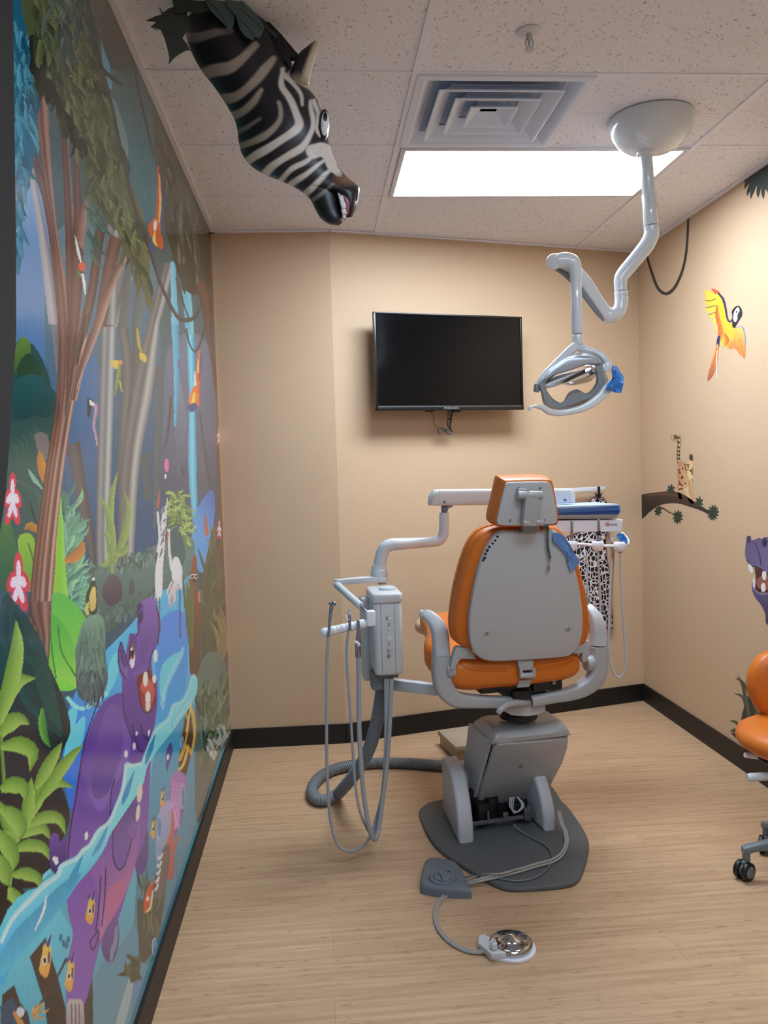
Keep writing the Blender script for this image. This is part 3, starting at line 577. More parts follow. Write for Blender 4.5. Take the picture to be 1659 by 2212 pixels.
# --- beaver post, reeds
p('B', '1320,1580 1345,1640 1345,1850 1370,1900 1360,2212 1370,2400 1310,2450 1290,2212 1295,1800', (134, 82, 56), (92, 58, 46), (1310, 1600, 1340, 2300)); 
for x in (1312, 1334): el('B', (x, 1722), 8, 14, (220, 210, 190)); el('B', (x+1, 1722), 4, 8, (40, 30, 26))
el('B', (1323, 1752), 8, 10, (60, 36, 30)); el('B', (1362, 1860), 9, 40, (200, 110, 130))
for k in range(9): lf('B', (1290+k*3, 2212), (1240+k*9, 1700+((k*37) % 90)), 10, (110, 120, 76), (80, 92, 60))
p('B', '1380,1760 1430,1500 1480,1350 1500,1700 1530,2250 1500,2600 1400,2600 1370,2100', (88, 92, 68), (62, 72, 56), (1430, 1400, 1450, 2300))
tf('B', '1390,1750 1480,1450 1500,1900 1530,2300 1400,2300', 60, 150, 14, -88, [(120, 118, 76), (92, 98, 64), (70, 78, 56)], .2)
for k in range(5): lf('B', (1490, 2350), (1430+k*28, 2030-(k % 3)*60), 24, (150, 132, 86), (120, 104, 70), .1)
# frog and its stump
b('B', '640,2010 560,2060 520,2212 515,2400', '660,2000 700,2060 705,2212 710,2500', [(70, 98, 92), (104, 138, 122), (66, 96, 92)])
p('C', '420,140 460,80 520,70 545,140 550,300 560,420 505,515 410,495 400,300', (112, 148, 128), (62, 82, 88), (480, 80, 490, 480)); tf('C', '425,130 530,100 540,300 480,350 410,320', 60, 120, 6, 92, [(118, 152, 132), (98, 134, 118), (84, 116, 108)], .08)
tf('C', '415,340 550,340 550,470 420,480', 36, 90, 8, 92, [(60, 78, 90), (86, 106, 110)], .1)
p('B', '625,1760 650,1770 660,1860 655,1960 625,1985 590,1960 585,1860 605,1800', (52, 78, 52), (40, 60, 46), (600, 1760, 640, 1960)); p('B', '630,1800 648,1810 652,1900 640,1950 615,1950 610,1860', (214, 190, 112), (190, 170, 96), (620, 1800, 640, 1950)); el('B', (632, 1745), 12, 26, (50, 76, 56)); el('B', (634, 1740), 5, 9, (200, 220, 220)); s('B', '600,1900 588,1950 600,1985', [8, 18, 10], (190, 180, 110))
# --- flowers
def flower(k, cx, cy, sx, sy):
    for (dx, dy, rx, ry, rot) in ((0, -.62, .34, .55, 0), (-.55, -.08, .42, .38, .3), (.55, -.08, .42, .38, -.3), (-.36, .58, .36, .5, .25), (.36, .58, .36, .5, -.25)):
        el(k, (cx+dx*sx, cy+dy*sy), rx*sx*1.18, ry*sy*1.12, (196, 54, 72), rot)
    for (dx, dy, rx, ry, rot) in ((0, -.52, .2, .4, 0), (-.42, -.06, .28, .22, .3), (.42, -.06, .28, .22, -.3), (-.26, .45, .22, .34, .25), (.26, .45, .22, .34, -.25)):
        el(k, (cx+dx*sx, cy+dy*sy), rx*sx, ry*sy, (236, 196, 216), rot)
    el(k, (cx, cy), .2*sx, .2*sy, (214, 206, 232))
flower('B', 82, 1200, 54, 150); flower('B', 122, 1770, 70, 170)
for cy, sy in ((760, 60), (1400, 60)): flower('B', 1496, cy, 13, sy)
# --- dark teal leaves lower left
p('P', '0,1330 30,1300 60,1370 110,1450 150,1560 135,1620 100,1700 60,1760 0,1780', (22, 56, 60), (34, 40, 40), (40, 1350, 60, 1720))
p('C', '0,60 60,20 120,60 200,180 250,320 320,660 300,700 240,600 200,560 120,420 0,400', (20, 58, 62), (24, 72, 66), (40, 80, 240, 560))
for (x0, y0, x1, y1, w) in ((150, 330, 320, 690, 60), (120, 320, 250, 600, 90), (60, 60, 190, 300, 90), (30, 20, 60, 260, 60), (20, 500, 130, 700, 120)): lf('C', (x0, y0), (x1, y1), w, (24, 70, 72), (18, 50, 54), .15)
lf('C', (220, 560), (262, 760), 40, (100, 160, 60), (50, 110, 50), .1); p('C', '0,640 100,620 250,800 330,1000 360,1140 300,1300 250,1460 120,1500 0,1480', (52, 46, 50), (40, 36, 36), (60, 700, 200, 1400))
p('C', '0,1480 60,1480 150,1560 60,1680 0,1760', (30, 26, 24)); p('C', '220,1440 265,1400 250,1470', (120, 200, 215))
# light green rubbery leaves, lower left
LG, LG2 = (150, 180, 84), (96, 132, 52)
def frond(stem, leaves, w):
    s('C', stem, 16, (120, 150, 70), (80, 112, 48))
    for x0, y0, x1, y1, bd in leaves: lf('C', (x0, y0), (x1, y1), w, LG, LG2, bd)
frond('40,1560 60,1380 90,1200 140,1020 160,940', [(50, 1500, 140, 1570, .2), (60, 1430, 215, 1500, -.25), (70, 1300, 258, 1350, -.28), (110, 1230, 260, 1240, -.35), (150, 1170, 340, 1215, -.38), (60, 1300, 0, 1060, .1), (90, 1260, 0, 1050, -.05), (40, 1440, 0, 1330, 0), (50, 1300, 20, 1200, 0), (40, 1480, 10, 1400, 0), (170, 1100, 380, 970, -.28), (160, 1130, 240, 815, .05), (190, 1060, 430, 750, -.03), (130, 1200, 160, 925, 0), (180, 980, 320, 740, 0)], 62)
frond('20,1000 10,840 0,700', [(0, 760, 155, 885, -.45), (0, 700, 150, 640, -.30), (0, 980, 130, 1040, -.40), (0, 600, 180, 400, -.22), (-10, 640, 80, 100, .06), (0, 1080, 105, 1240, -.2), (-20, 1200, 70, 1400, -.1), (-10, 1330, 40, 1480, 0)], 84)
# --- underwater part
p('P', '0,2070 60,1950 120,1870 200,1800 260,1740 310,1640 350,1560 400,1520 430,1470 460,1640 495,1600 350,2212 290,2260 -40,2300', (96, 172, 190), (70, 120, 132), (200, 1800, 330, 2150))
p('C', '860,620 980,540 1030,620 1040,1100 950,1400 860,1800 760,1900 700,1900 720,1400 790,900', (72, 152, 186), (74, 124, 140), (880, 700, 860, 1700))
p('C', '0,1700 200,1500 360,1700 420,1900 480,2230 0,2260', (98, 190, 208), (74, 150, 172), (100, 1600, 300, 2200))
p('C', '500,1950 640,1780 720,1700 760,2000 700,2230 480,2230', (88, 138, 158), (104, 140, 150), (560, 1900, 700, 2150)); p('C', '600,2230 680,1950 700,1900 690,2050 640,2230', (150, 168, 172))
p('C', '1030,420 1100,260 1200,380 1210,700 1150,800 1040,1160 1020,900', (90, 110, 100), (88, 96, 96), (1050, 450, 1100, 1100)); tf('C', '1040,440 1090,340 1120,600 1060,800', 40, 130, 12, 90, [(108, 134, 118), (80, 104, 94)], .1)
tf('C', '1060,560 1190,420 1200,700 1110,850 1050,950', 60, 110, 12, -80, [(70, 104, 70), (130, 140, 110), (50, 78, 54)], .35); tf('C', '1080,800 1190,650 1195,720 1110,860', 26, 50, 9, -90, [(210, 214, 204), (180, 190, 180)], .5)
# sunken post reeds at the bottom
p('C', '720,1560 780,1600 850,1450 880,1300 860,1560 820,1780 760,1880 730,1850', (72, 82, 70), (60, 66, 58), (760, 1500, 800, 1850)); tf('C', '730,1500 850,1480 820,1780 750,1800', 40, 110, 8, -88, [(96, 104, 76), (64, 74, 60), (120, 120, 90)], .15)
tf('C', '690,1860 740,1840 720,1960 680,1980', 22, 70, 16, 120, [(58, 64, 46), (84, 88, 62)], .9); p('C', '700,2000 745,1985 720,2060 690,2080', (90, 130, 170))
# dark sunken timbers
p('C', '155,1860 235,1760 260,1850 300,1970 340,2130 345,2240 250,2240 230,2100', (62, 46, 38), (44, 34, 30), (200, 1800, 300, 2200), sm=1); p('C', '440,1990 480,1940 485,2240 430,2240', (56, 48, 44), sm=1); p('C', '10,2060 70,2010 100,2100 140,2150 160,2240 0,2240', (58, 44, 36), sm=1); p('C', '0,2120 60,2075 90,2130 120,2200 120,2240 0,2240', (50, 70, 90), sm=1)
s('C', '300,1960 330,1900 345,1870', 9, (50, 60, 66)); s('C', '190,2130 240,2060', 9, (50, 60, 66)); el('C', (104, 2150), 18, 24, (190, 196, 200)); s('C', '70,2150 100,2200 130,2240', [10, 20, 14], (190, 130, 60)); tf('C', '150,2160 190,2140 180,2220', 10, 60, 8, -60, [(200, 160, 90)], .4)
for x, y in ((330, 1790), (355, 1770), (345, 1800), (315, 1760)): el('C', (x, y), 6, 16, (50, 110, 130))
# treasure chest
p('C', '945,760 965,620 990,560 1010,700 1000,800 960,930 935,860', (96, 64, 44), (70, 48, 38), (960, 600, 980, 880)); s('C', '990,530 1012,600 1018,700 1000,800', [8, 14, 12, 8], (206, 170, 84)); s('C', '965,560 985,640 965,760', 8, (190, 152, 72)); s('C', '940,830 970,760 1000,790', [12, 16, 10], (204, 160, 70)); s('C', '935,880 960,850 985,760', 12, (214, 176, 90)); s('C', '950,700 950,770', 10, (120, 84, 60)); s('C', '1000,540 975,680', 6, (224, 196, 120))
# octopus / jelly and coral shapes
p('C', '890,940 930,890 970,920 975,1020 940,1180 910,1220 890,1100', (166, 112, 172), (120, 90, 150), (900, 920, 940, 1180)); 
for k in range(6): s('C', [(905+k*10, 950), (895+k*9, 1080), (905+k*6, 1190)], [2, 5, 2], (196, 150, 200))
p('C', '885,1110 905,1110 910,1240 905,1440 870,1430 862,1300', (196, 98, 84), (176, 84, 84), (880, 1120, 890, 1420)); s('C', '930,1230 905,1330 885,1430', [10, 8, 5], (180, 90, 84)); p('C', '840,1080 870,1045 890,1060 890,1200 850,1300 820,1360 815,1240', (168, 158, 200), (130, 150, 180), (860, 1060, 850, 1300)); p('C', '850,1300 890,1290 865,1500 830,1560 815,1480', (108, 96, 92))
for k in range(5): s('C', [(850-k*6, 1320+k*40), (838-k*5, 1345+k*40), (826-k*4, 1335+k*42)], 7, (206, 200, 206))
s('C', '800,1470 775,1550 755,1630', [14, 36, 8], (206, 84, 54), (180, 66, 44)); s('C', '798,1520 785,1600 765,1625', [6, 10, 4], (214, 190, 130)); el('C', (772, 1555), 5, 9, (240, 236, 226))
s('C', '893,740 885,790 872,885', [8, 30, 4], (74, 64, 140)); el('C', (878, 815), 4, 12, (220, 220, 235))
for (x, y, rx, ry) in ((957, 1020, 12, 62), (832, 1180, 12, 60), (625, 1292, 11, 38), (736, 1292, 13, 56), (952, 740, 8, 30), (806, 1805, 11, 42)): 
    el('C', (x, y), rx, ry, (150, 190, 214)); el('C', (x+1, y+2), rx*.78, ry*.86, (100, 132, 166))
# --- the hippo
PU, PD, PL = (104, 70, 150), (58, 40, 92), (142, 104, 170)
def body(): pass
p('C', '258,1260 275,1215 300,1225 310,1260 340,1240 350,1330 345,1440 300,1440 262,1380', PU, PD, (270, 1230, 340, 1420))
p('C', '640,480 560,510 500,590 450,720 415,860 385,1040 360,1200 345,1330 345,1500 360,1650 380,1740 350,1900 345,2080 360,2110 430,2120 470,2010 500,1880 530,1780 600,1700 650,1560 700,1400 740,1360 770,1200 780,980 788,760 780,600 700,470', (98, 68, 148), (126, 84, 162), (430, 900, 700, 1300))
p('C', '640,480 560,510 500,590 460,720 430,900 520,1100 600,960 680,780 660,560', (92, 64, 142), (122, 90, 170), (470, 700, 640, 800)); p('C', '560,560 620,560 640,760 560,1000 480,1000 500,760', (110, 80, 154), (96, 70, 140), (560, 600, 560, 950))
p('C', '470,1380 560,1320 700,1180 730,1200 700,1400 640,1560 560,1700 520,1760 520,1560', (128, 90, 160), (170, 108, 150), (560, 1400, 660, 1480)); p('C', '560,1520 640,1460 640,1540 570,1660', (178, 104, 140)); p('C', '560,1700 610,1660 620,1780 590,1880 550,1870 530,1800', (108, 80, 140), (80, 62, 120), (560, 1700, 590, 1860))
for x, y in ((606, 1740), (600, 1790), (585, 1840)): el('C', (x, y), 9, 42, (128, 128, 150), .1)
s('C', '525,1440 515,1600 500,1720 515,1730 500,1800 480,1820 470,1780 500,1740', 6, (70, 46, 100), n=30); s('C', '552,1400 545,1560 530,1700', 5, (72, 48, 104)); s('C', '520,500 440,740 400,1000 365,1200 345,1440', 5, (48, 30, 74)); s('C', '600,930 580,1000 575,1120', 5, (60, 40, 92))
p('C', '352,2100 380,2085 430,2100 432,2240 352,2240', (176, 160, 158), (150, 136, 140), (390, 2100, 390, 2230))
for x in (372, 392, 412): s('C', [(x, 2110), (x+2, 2240)], 4, (110, 90, 100))
p('C', '590,1180 650,1080 720,1060 712,1200 690,1240 640,1390 610,1400 590,1320', (92, 66, 134), (116, 84, 154), (600, 1100, 700, 1300)); s('C', '590,1180 588,1320 612,1398 650,1380 690,1240', 5, (60, 40, 92)); p('C', '670,1180 715,1160 712,1230 695,1238 675,1220', (120, 86, 150))
p('C', '710,1370 740,1300 770,1200 775,1300 760,1400 720,1430', (90, 70, 130))
# head
p('C', '640,400 655,300 670,210 690,170 718,160 720,60 740,0 790,-20 818,20 830,100 828,200 800,260 790,300 800,420 818,400 822,520 808,640 780,740 740,790 690,720 650,600 640,480', (112, 78, 158), (90, 60, 134), (700, 100, 720, 700))
p('C', '722,60 735,10 760,-10 795,-18 818,20 828,110 824,200 810,250 800,250 790,180 780,230 740,300 730,240 725,150', (126, 92, 166), (98, 70, 142), (770, 0, 770, 240)); el('C', (735, 62), 17, 56, (96, 68, 140), .05); el('C', (735, 80), 8, 30, (52, 34, 76), .05); s('C', '728,10 720,60 725,150 712,180', 5, (56, 36, 84))
p('C', '690,370 720,365 730,340 770,330 780,300 790,260 785,350 750,372 720,395', (110, 80, 150))
p('C', '618,260 632,212 655,280 665,340 660,400 630,385 620,320', (92, 66, 136), (120, 90, 160), (625, 240, 660, 360)); s('C', '618,260 632,212 650,270 668,330', 4, (48, 32, 72)); s('C', '632,250 640,300 655,340', 7, (64, 44, 94)); s('C', '618,260 622,340 655,402', 4, (50, 34, 78))
el('C', (691, 285), 14, 62, (214, 206, 214)); el('C', (690, 262), 12, 38, (120, 70, 40)); el('C', (690, 262), 6, 20, (24, 14, 14)); el('C', (687, 248), 3, 7, (250, 250, 250)); s('C', '676,300 680,230 694,205 706,240', 6, (44, 28, 66)); p('C', '676,175 695,170 715,205 706,235 692,200 678,235', (88, 60, 128))
p('C', '720,400 728,385 752,372 780,360 800,400 812,430 806,520 790,560 770,582 745,560 725,490', (120, 34, 36), (160, 60, 52), (740, 400, 790, 560)); p('C', '735,440 760,405 790,420 806,470 795,530 762,490 745,470', (196, 90, 78), (176, 72, 66), (760, 420, 780, 520))
s('C', '720,395 725,490 745,560 770,582 800,555 812,500', 6, (76, 30, 60))
el('C', (760, 405), 11, 38, (216, 206, 200)); el('C', (813, 284), 9, 32, (216, 208, 204)); el('C', (773, 505), 11, 34, (222, 212, 206)); el('C', (773, 545), 10, 28, (214, 204, 200)); el('C', (806, 405), 8, 20, (222, 214, 208))
s('C', '800,255 786,300 775,360', 5, (60, 40, 80)); s('C', '735,640 750,700 780,725', 5, (60, 40, 90)); s('C', '690,640 720,760 748,788', 5, (60, 40, 90)); s('C', '640,480 650,600 690,720', 5, (66, 46, 98)); s('C', '740,10 720,60', 4, (50, 34, 78)); s('C', '818,20 832,110 826,220', 5, (64, 40, 92))
# --- the wave crest
p('C', '0,1780 60,1660 150,1560 230,1480 300,1430 320,1380 400,1340 430,1300 470,1270 510,1200 570,1150 610,1060 640,980 655,880 660,848 690,855 740,845 790,720 820,660 880,610 905,540 950,520 985,460 1005,385 1030,400 1030,470 1000,530 960,590 900,680 820,780 770,860 745,960 700,1030 640,1120 580,1210 540,1300 470,1400 400,1480 340,1570 250,1660 150,1780 60,1900 0,2010', (124, 206, 234), (60, 160, 206), (300, 1400, 420, 1560))
p('C', '0,1860 80,1720 200,1600 320,1480 420,1420 380,1500 300,1620 160,1790 60,1900 0,1960', (66, 150, 184), (84, 178, 204), (100, 1700, 200, 1800))
s('C', '0,1785 60,1662 150,1562 230,1482 300,1432 320,1382 400,1342 430,1302 470,1272 510,1202 570,1152 610,1062 640,982 655,882 662,850 690,858 738,846', [20, 20, 26, 26, 22, 18, 18, 16, 16, 16, 16, 16, 16, 14, 16, 14, 10], (206, 222, 240), (140, 206, 232), n=60)
s('C', '745,840 790,722 820,662 880,612 905,542 950,522 985,462 1005,388 1028,400', [14, 14, 16, 16, 12, 12, 10, 8, 4], (176, 224, 236), (110, 196, 222), n=40)
s('C', '240,1540 225,1620 180,1720', [4, 12, 4], (210, 236, 244)); s('C', '700,890 660,1000 640,1060', [6, 26, 6], (60, 140, 186)); s('C', '810,700 780,790 760,850', [6, 24, 6], (50, 130, 180)); s('C', '430,1330 380,1440 350,1500', [6, 30, 6], (60, 148, 186)); s('C', '560,1180 520,1270 480,1330', [6, 22, 6], (66, 152, 190))
for k in range(10): lf('C', (985-k*9, 560+k*12), (1000-k*10, 470+k*16), 14, (150, 214, 230), (96, 184, 210))
el('C', (730, 1003), 12, 46, (206, 196, 178), .08); el('C', (721, 1105), 9, 42, (206, 196, 178), .08)
for x, y, rx, ry in ((658, 797, 6, 16), (701, 757, 5, 16), (450, 1226, 6, 18), (292, 1357, 7, 18), (280, 1345, 4, 8), (778, 686, 3, 12), (714, 690, 2, 8)): el('C', (x, y), rx, ry, (226, 214, 240))
# yellow fish
for (x, y, w, h) in ((472, 1620, 24, 66), (236, 1880, 32, 84), (363, 1960, 24, 78), (801, 1190, 13, 46), (849, 1032, 11, 42)):
    p('C', [(x-.2*w, y-h), (x+w*.8, y-.8*h), (x+.7*w, y+.3*h), (x+.2*w, y+h), (x-.5*w, y+.9*h), (x-w, y+.5*h), (x-.6*w, y-.3*h)], (214, 180, 84), (226, 150, 70), (x, y-h, x, y+h)); s('C', [(x+.3*w, y-.9*h), (x+.9*w, y-1.6*h)], [.5*w, .1*w], (70, 56, 110)); s('C', [(x-.5*w, y-h), (x-.1*w, y-1.3*h)], [.5*w, .1*w], (70, 56, 110)); el('C', (x-.15*w, y), .26*w, .25*h, (240, 230, 190)); el('C', (x-.15*w, y), .1*w, .14*h, (30, 24, 40)); s('C', [(x+.6*w, y-.5*h), (x+.5*w, y+.1*h)], .3*w, (92, 70, 90))
M_mural = paint_mat('printed_mural', rough=.14, noise=.05, scale=(40, 90, 12), spec=.14)
mu = M.build('wall_mural', M_mural)
tag(mu, 'large glossy jungle mural with purple hippo, waterfall and big brown tree on the left wall', 'mural')
# ------------------------------------------------------------ frames: local axes of a thing standing in the room
class Frame:
    def __init__(self, o, rot): self.o = Vector(o); self.rot = rot; self.M = Matrix.Translation(self.o) @ Matrix.Rotation(rot, 4, 'Z'); self.I = self.M.inverted()
    def __call__(self, x, y, v=0, z0=0, sl=0):
        """ray through a pixel met with the local plane y = v + sl*(z-z0)"""
        n = self.M.to_3x3() @ Vector((0, 1, -sl)); P = self.M @ Vector((0, v, z0)); return self.I @ onpl(x, y, P, n)
    def side(self, x, y, u):
        n = self.M.to_3x3() @ Vector((1, 0, 0)); return self.I @ onpl(x, y, self.M @ Vector((u, 0, 0)), n)
    def top(self, x, y, z): return self.I @ onz(x, y, z)
def ovr(o, label): o['label'] = label; return o
# ------------------------------------------------------------ painted figures on the right wall
DK = {'D': (1360, 340, 1/2.632), 'E': (1360, 1100, 1/2.458)}
M_decal = paint_mat('wall_decal_paint', rough=.55, noise=.04, scale=(40, 40, 40))
def decal(y0, y1, z0, z1, d=.0016): return Mural(XR, -1, y0, y1, z0, z1, d, d/16, keys=DK)
# hanging vine
V = decal(4.05, 4.90, 2.30, H-.004); V.stroke('D', '336,330 325,520 302,640 260,735 212,775 165,748 130,665 100,560 88,470', [13, 14, 15, 17, 19, 17, 15, 13, 12], (44, 44, 40), (62, 62, 54), n=50)
tag(V.build('vine_decal', M_decal), 'dark hanging vine loop painted near the right corner', 'wall painting')
# leaf cluster under the ceiling
V = decal(3.3, 3.7, 2.38, H-.004)
V.poly('P', '1605,380 1625,362 1670,335 1680,400 1665,420 1650,405 1630,400', (30, 44, 40))
for x0, y0, x1, y1 in ((1625, 372, 1603, 398), (1630, 375, 1606, 412), (1636, 378, 1614, 424), (1640, 380, 1622, 430), (1646, 382, 1638, 428), (1652, 384, 1650, 430), (1662, 380, 1664, 425), (1615, 376, 1602, 388)): V.leaf('P', (x0, y0), (x1, y1), 9, (40, 58, 52), (24, 36, 34), .05); 
tag(V.build('leaf_decal', M_decal), 'dark green leaf cluster painted high at the photo\'s right edge', 'wall painting')
# parrot
V = decal(3.62, 4.12, 1.80, 2.36, .0011); O, Y_, R_, BL, K = (226, 130, 60), (232, 196, 50), (206, 84, 60), (48, 44, 92), (30, 28, 34)
for q in ('425,760 432,755 500,775 505,800 470,812 435,795', '428,815 440,800 505,802 510,835 460,845 435,835', '432,858 470,840 510,838 515,870 470,880 440,875', '450,900 480,872 515,870 520,905 490,915', '470,930 495,905 522,905 528,940 495,950', '488,970 505,945 530,940 530,980 505,985'): V.poly('D', q, (206, 190, 66), (232, 200, 80), (430, 760, 520, 760))
for q in ('428,812 460,816 500,800', '434,855 470,848 505,836', '450,895 480,885 512,870'): V.stroke('D', q, 4, (110, 80, 40))
V.poly('D', '465,745 500,755 520,780 515,800 490,780', R_); V.poly('D', '500,765 545,830 560,900 575,940 600,930 605,1000 595,1040 560,1075 530,1080 505,1040 500,1000 525,960 500,880 490,820', Y_, (236, 170, 60), (520, 800, 540, 1070))
V.stroke('D', '500,840 500,900 515,960 520,1000 515,1040', [10, 24, 26, 30, 10], R_, O); V.stroke('D', '540,1000 555,1040 545,1070', [10, 26, 8], O, R_)
V.stroke('D', '500,768 530,800 545,850 555,910 570,935 590,915 585,880', [8, 14, 12, 10, 10, 12, 8], BL); V.poly('D', '580,880 600,850 625,845 640,870 640,900 625,925 605,960 600,970 585,960 588,920 598,890', K)
V.poly('D', '592,900 600,870 618,852 626,870 620,900 605,935 592,925', (228, 232, 240)); V.ell('D', (610, 878), 4, 6, K); V.poly('D', '615,895 632,870 640,890 628,922 618,925', (44, 42, 48))
V.poly('D', '600,975 640,960 655,1000 662,1060 655,1145 640,1130 625,1120 610,1095 590,1085 570,1090 560,1070 590,1030', (236, 178, 84), (222, 130, 70), (620, 970, 600, 1090)); V.stroke('D', '600,972 640,962 656,1010 662,1065', [3, 7, 6, 3], (120, 130, 180)); 
for q in ('655,1145 640,1080 625,1030', '635,1128 615,1070', '610,1095 598,1050', '575,1088 585,1050'): V.stroke('D', q, 4, (200, 110, 60))
V.poly('D', '500,1025 515,1015 512,1060 500,1120 480,1180 490,1090', BL); V.poly('D', '500,1060 508,1100 495,1180 480,1230 445,1272 450,1220 465,1170 480,1120', (226, 160, 80), (150, 90, 60), (480, 1080, 450, 1270)); V.stroke('D', '500,1080 480,1170 452,1260', 5, R_); V.stroke('D', '498,1100 495,1180 497,1255', [3, 4, 3], (225, 225, 225))
for q in ('520,1050 525,1075 515,1085', '540,1080 545,1120 535,1140', '545,1110 560,1108 556,1130', '545,1120 550,1140'): V.stroke('D', q, 6, (190, 180, 150))
tag(V.build('parrot_decal', M_decal), 'yellow parrot with spread wings painted on the right wall', 'wall painting')
# branch
V = decal(3.92, 4.955, 1.02, 1.36, .0013)
V.poly('D', '64,1930 80,1915 150,1905 220,1898 280,1905 330,1930 380,1965 430,1995 460,2020 455,2030 400,2005 340,1985 290,1970 240,1965 180,1975 150,1990 110,2020 85,2045 66,2045', (70, 48, 38), (36, 30, 28), (200, 1900, 180, 2000)); V.stroke('D', '100,1925 200,1915 300,1930', 8, (104, 70, 52)); V.stroke('D', '165,1985 200,2000 230,2020 268,2028', [12, 8, 6, 4], (78, 54, 42))
for cx, cy, n, r in ((235, 1890, 7, 34), (395, 1962, 7, 36), (475, 2020, 12, 48), (275, 2045, 10, 42), (163, 2010, 7, 32)):
    for k in range(n): t = 2*PI*k/n+.3; V.leaf('D', (cx, cy), (cx+r*.75*math.cos(t), cy+r*math.sin(t)), 13, (56, 72, 58), (34, 44, 38), .1)
tag(V.build('branch_decal', M_decal), 'dark tree branch with leaf tufts painted beside the corner', 'wall painting')
# leopard cub
V = decal(4.25, 4.66, 1.15, 1.62, .001); FU, FD = (214, 178, 130), (186, 128, 92)
V.stroke('D', '282,1740 276,1700 280,1650 284,1610 275,1580 258,1572 248,1590 256,1606 268,1600', [20, 16, 17, 20, 22, 22, 20, 18, 12], (70, 54, 44), n=40); V.stroke('D', '282,1740 276,1700 280,1650 284,1610 275,1580 258,1572 248,1590 256,1606 268,1600', [14, 11, 12, 14, 16, 16, 14, 12, 8], (206, 186, 140), (150, 120, 90), n=40)
for y in (1590, 1618, 1645, 1668, 1690, 1710): V.stroke('D', [(272, y), (288, y+5)], 8, (44, 36, 34))
V.stroke('D', '250,1580 262,1590 256,1606', 5, (44, 36, 34)); V.stroke('D', '262,1572 268,1585 266,1600', 4, (44, 36, 34))
V.poly('D', '278,1740 300,1728 322,1745 340,1790 350,1840 345,1880 325,1895 300,1890 282,1860 272,1800', FD, FU, (275, 1800, 345, 1810)); V.stroke('D', '285,1850 282,1890 288,1930', [24, 18, 20], (196, 132, 104), FU); V.stroke('D', '320,1880 330,1920 350,1955', [24, 17, 18], FU, (226, 196, 160)); V.stroke('D', '345,1840 350,1890 358,1930 360,1960', [22, 16, 16, 18], (190, 140, 96), FU); V.ell('D', (290, 1935), 11, 8, (226, 206, 180)); V.ell('D', (356, 1960), 12, 9, (226, 206, 180))
V.poly('D', '330,1735 345,1722 365,1725 380,1745 382,1790 376,1825 360,1838 340,1825 326,1790 322,1755', (222, 186, 132), (234, 206, 160), (340, 1730, 370, 1830)); V.poly('D', '342,1718 342,1695 350,1686 362,1700 366,1724', (70, 54, 44)); V.poly('D', '352,1770 374,1765 378,1795 366,1808 352,1800', (150, 110, 80)); V.ell('D', (347, 1782), 4, 6, K); V.ell('D', (367, 1758), 4, 6, K); V.ell('D', (368, 1797), 5, 3, K); V.stroke('D', '352,1825 362,1835 376,1828', 3, (60, 44, 40)); V.stroke('D', '326,1745 318,1770 328,1800', 3, (110, 70, 50))
_rl = random.Random(5)
for k in range(34): 
    x, y = _rl.uniform(282, 340), _rl.uniform(1745, 1890)
    if x < 282+(1890-y)*.2+30: V.ell('D', (x, y), 4, 5.5, (80, 52, 42), _rl.uniform(0, 3))
tag(V.build('leopard_decal', M_decal), 'spotted leopard cub with raised tail painted standing on the branch', 'wall painting')
# hippo at the photo's right edge
V = decal(3.3, 3.80, .60, 1.14, .0014); A1, A2 = (94, 84, 124), (66, 58, 92)
V.poly('E', '620,165 625,145 645,145 650,165 690,152 705,160 712,150 740,148 800,160 840,200 840,330 760,335 720,335 690,310 650,300 622,270 614,230', A1, (116, 106, 148), (620, 160, 760, 330)); V.ell('E', (634, 160), 12, 20, A2); V.ell('E', (717, 175), 16, 26, A2); V.ell('E', (720, 180), 9, 18, (40, 34, 60)); V.stroke('E', '622,270 650,300 690,312 720,336', 5, (40, 34, 60)); V.stroke('E', '668,180 690,240 700,300', 5, (50, 44, 76))
V.poly('E', '665,310 690,310 720,336 800,340 800,420 740,440 690,440 668,420 672,370', (84, 44, 36), (60, 32, 30), (680, 310, 690, 440)); V.poly('E', '680,370 710,352 760,360 760,420 700,425 675,400', (150, 92, 76))
V.poly('E', '650,385 660,420 700,445 760,440 840,430 860,620 735,615 722,560 700,510 668,470 652,430', A1, A2, (680, 400, 780, 600)); V.stroke('E', '652,385 664,425 700,450 740,445', 8, (130, 120, 160))
V.poly('E', '632,292 648,300 658,330 648,340 636,325', (226, 222, 222)); V.poly('E', '706,334 726,334 724,372 708,370', (226, 222, 222)); V.poly('E', '656,372 664,366 668,410 658,412', (226, 222, 222)); V.poly('E', '700,400 718,395 722,430 704,436', (232, 228, 228))
tag(V.build('hippo_decal', M_decal), 'purple hippo head painted at the photo\'s right edge, above the orange stool', 'wall painting')
# reeds behind the stool
V = decal(3.3, 3.92, .106, .62, .0014); V.poly('E', '540,1190 580,1180 600,1080 640,960 665,880 740,780 900,700 900,1300 640,1290 600,1240', (44, 50, 44), (56, 66, 56), (600, 1000, 700, 1200))
for x0, y0, x1, y1, w, bd in ((640, 1180, 575, 875, 20, .05), (620, 1120, 552, 975, 18, .25), (640, 1000, 558, 895, 16, .15), (600, 1180, 530, 1125, 16, .2), (600, 1200, 535, 1180, 26, .2), (640, 1240, 600, 1000, 22, .05), (640, 1250, 580, 1130, 22, .1), (700, 1200, 640, 900, 30, .05), (680, 1240, 620, 960, 24, .1), (720, 1220, 690, 1000, 30, 0)): V.leaf('E', (x0, y0), (x1, y1), w, (96, 100, 76), (54, 62, 48), bd)
tag(V.build('bush_decal', M_decal), 'dark leafy bush painted above the right baseboard behind the stool', 'wall painting')
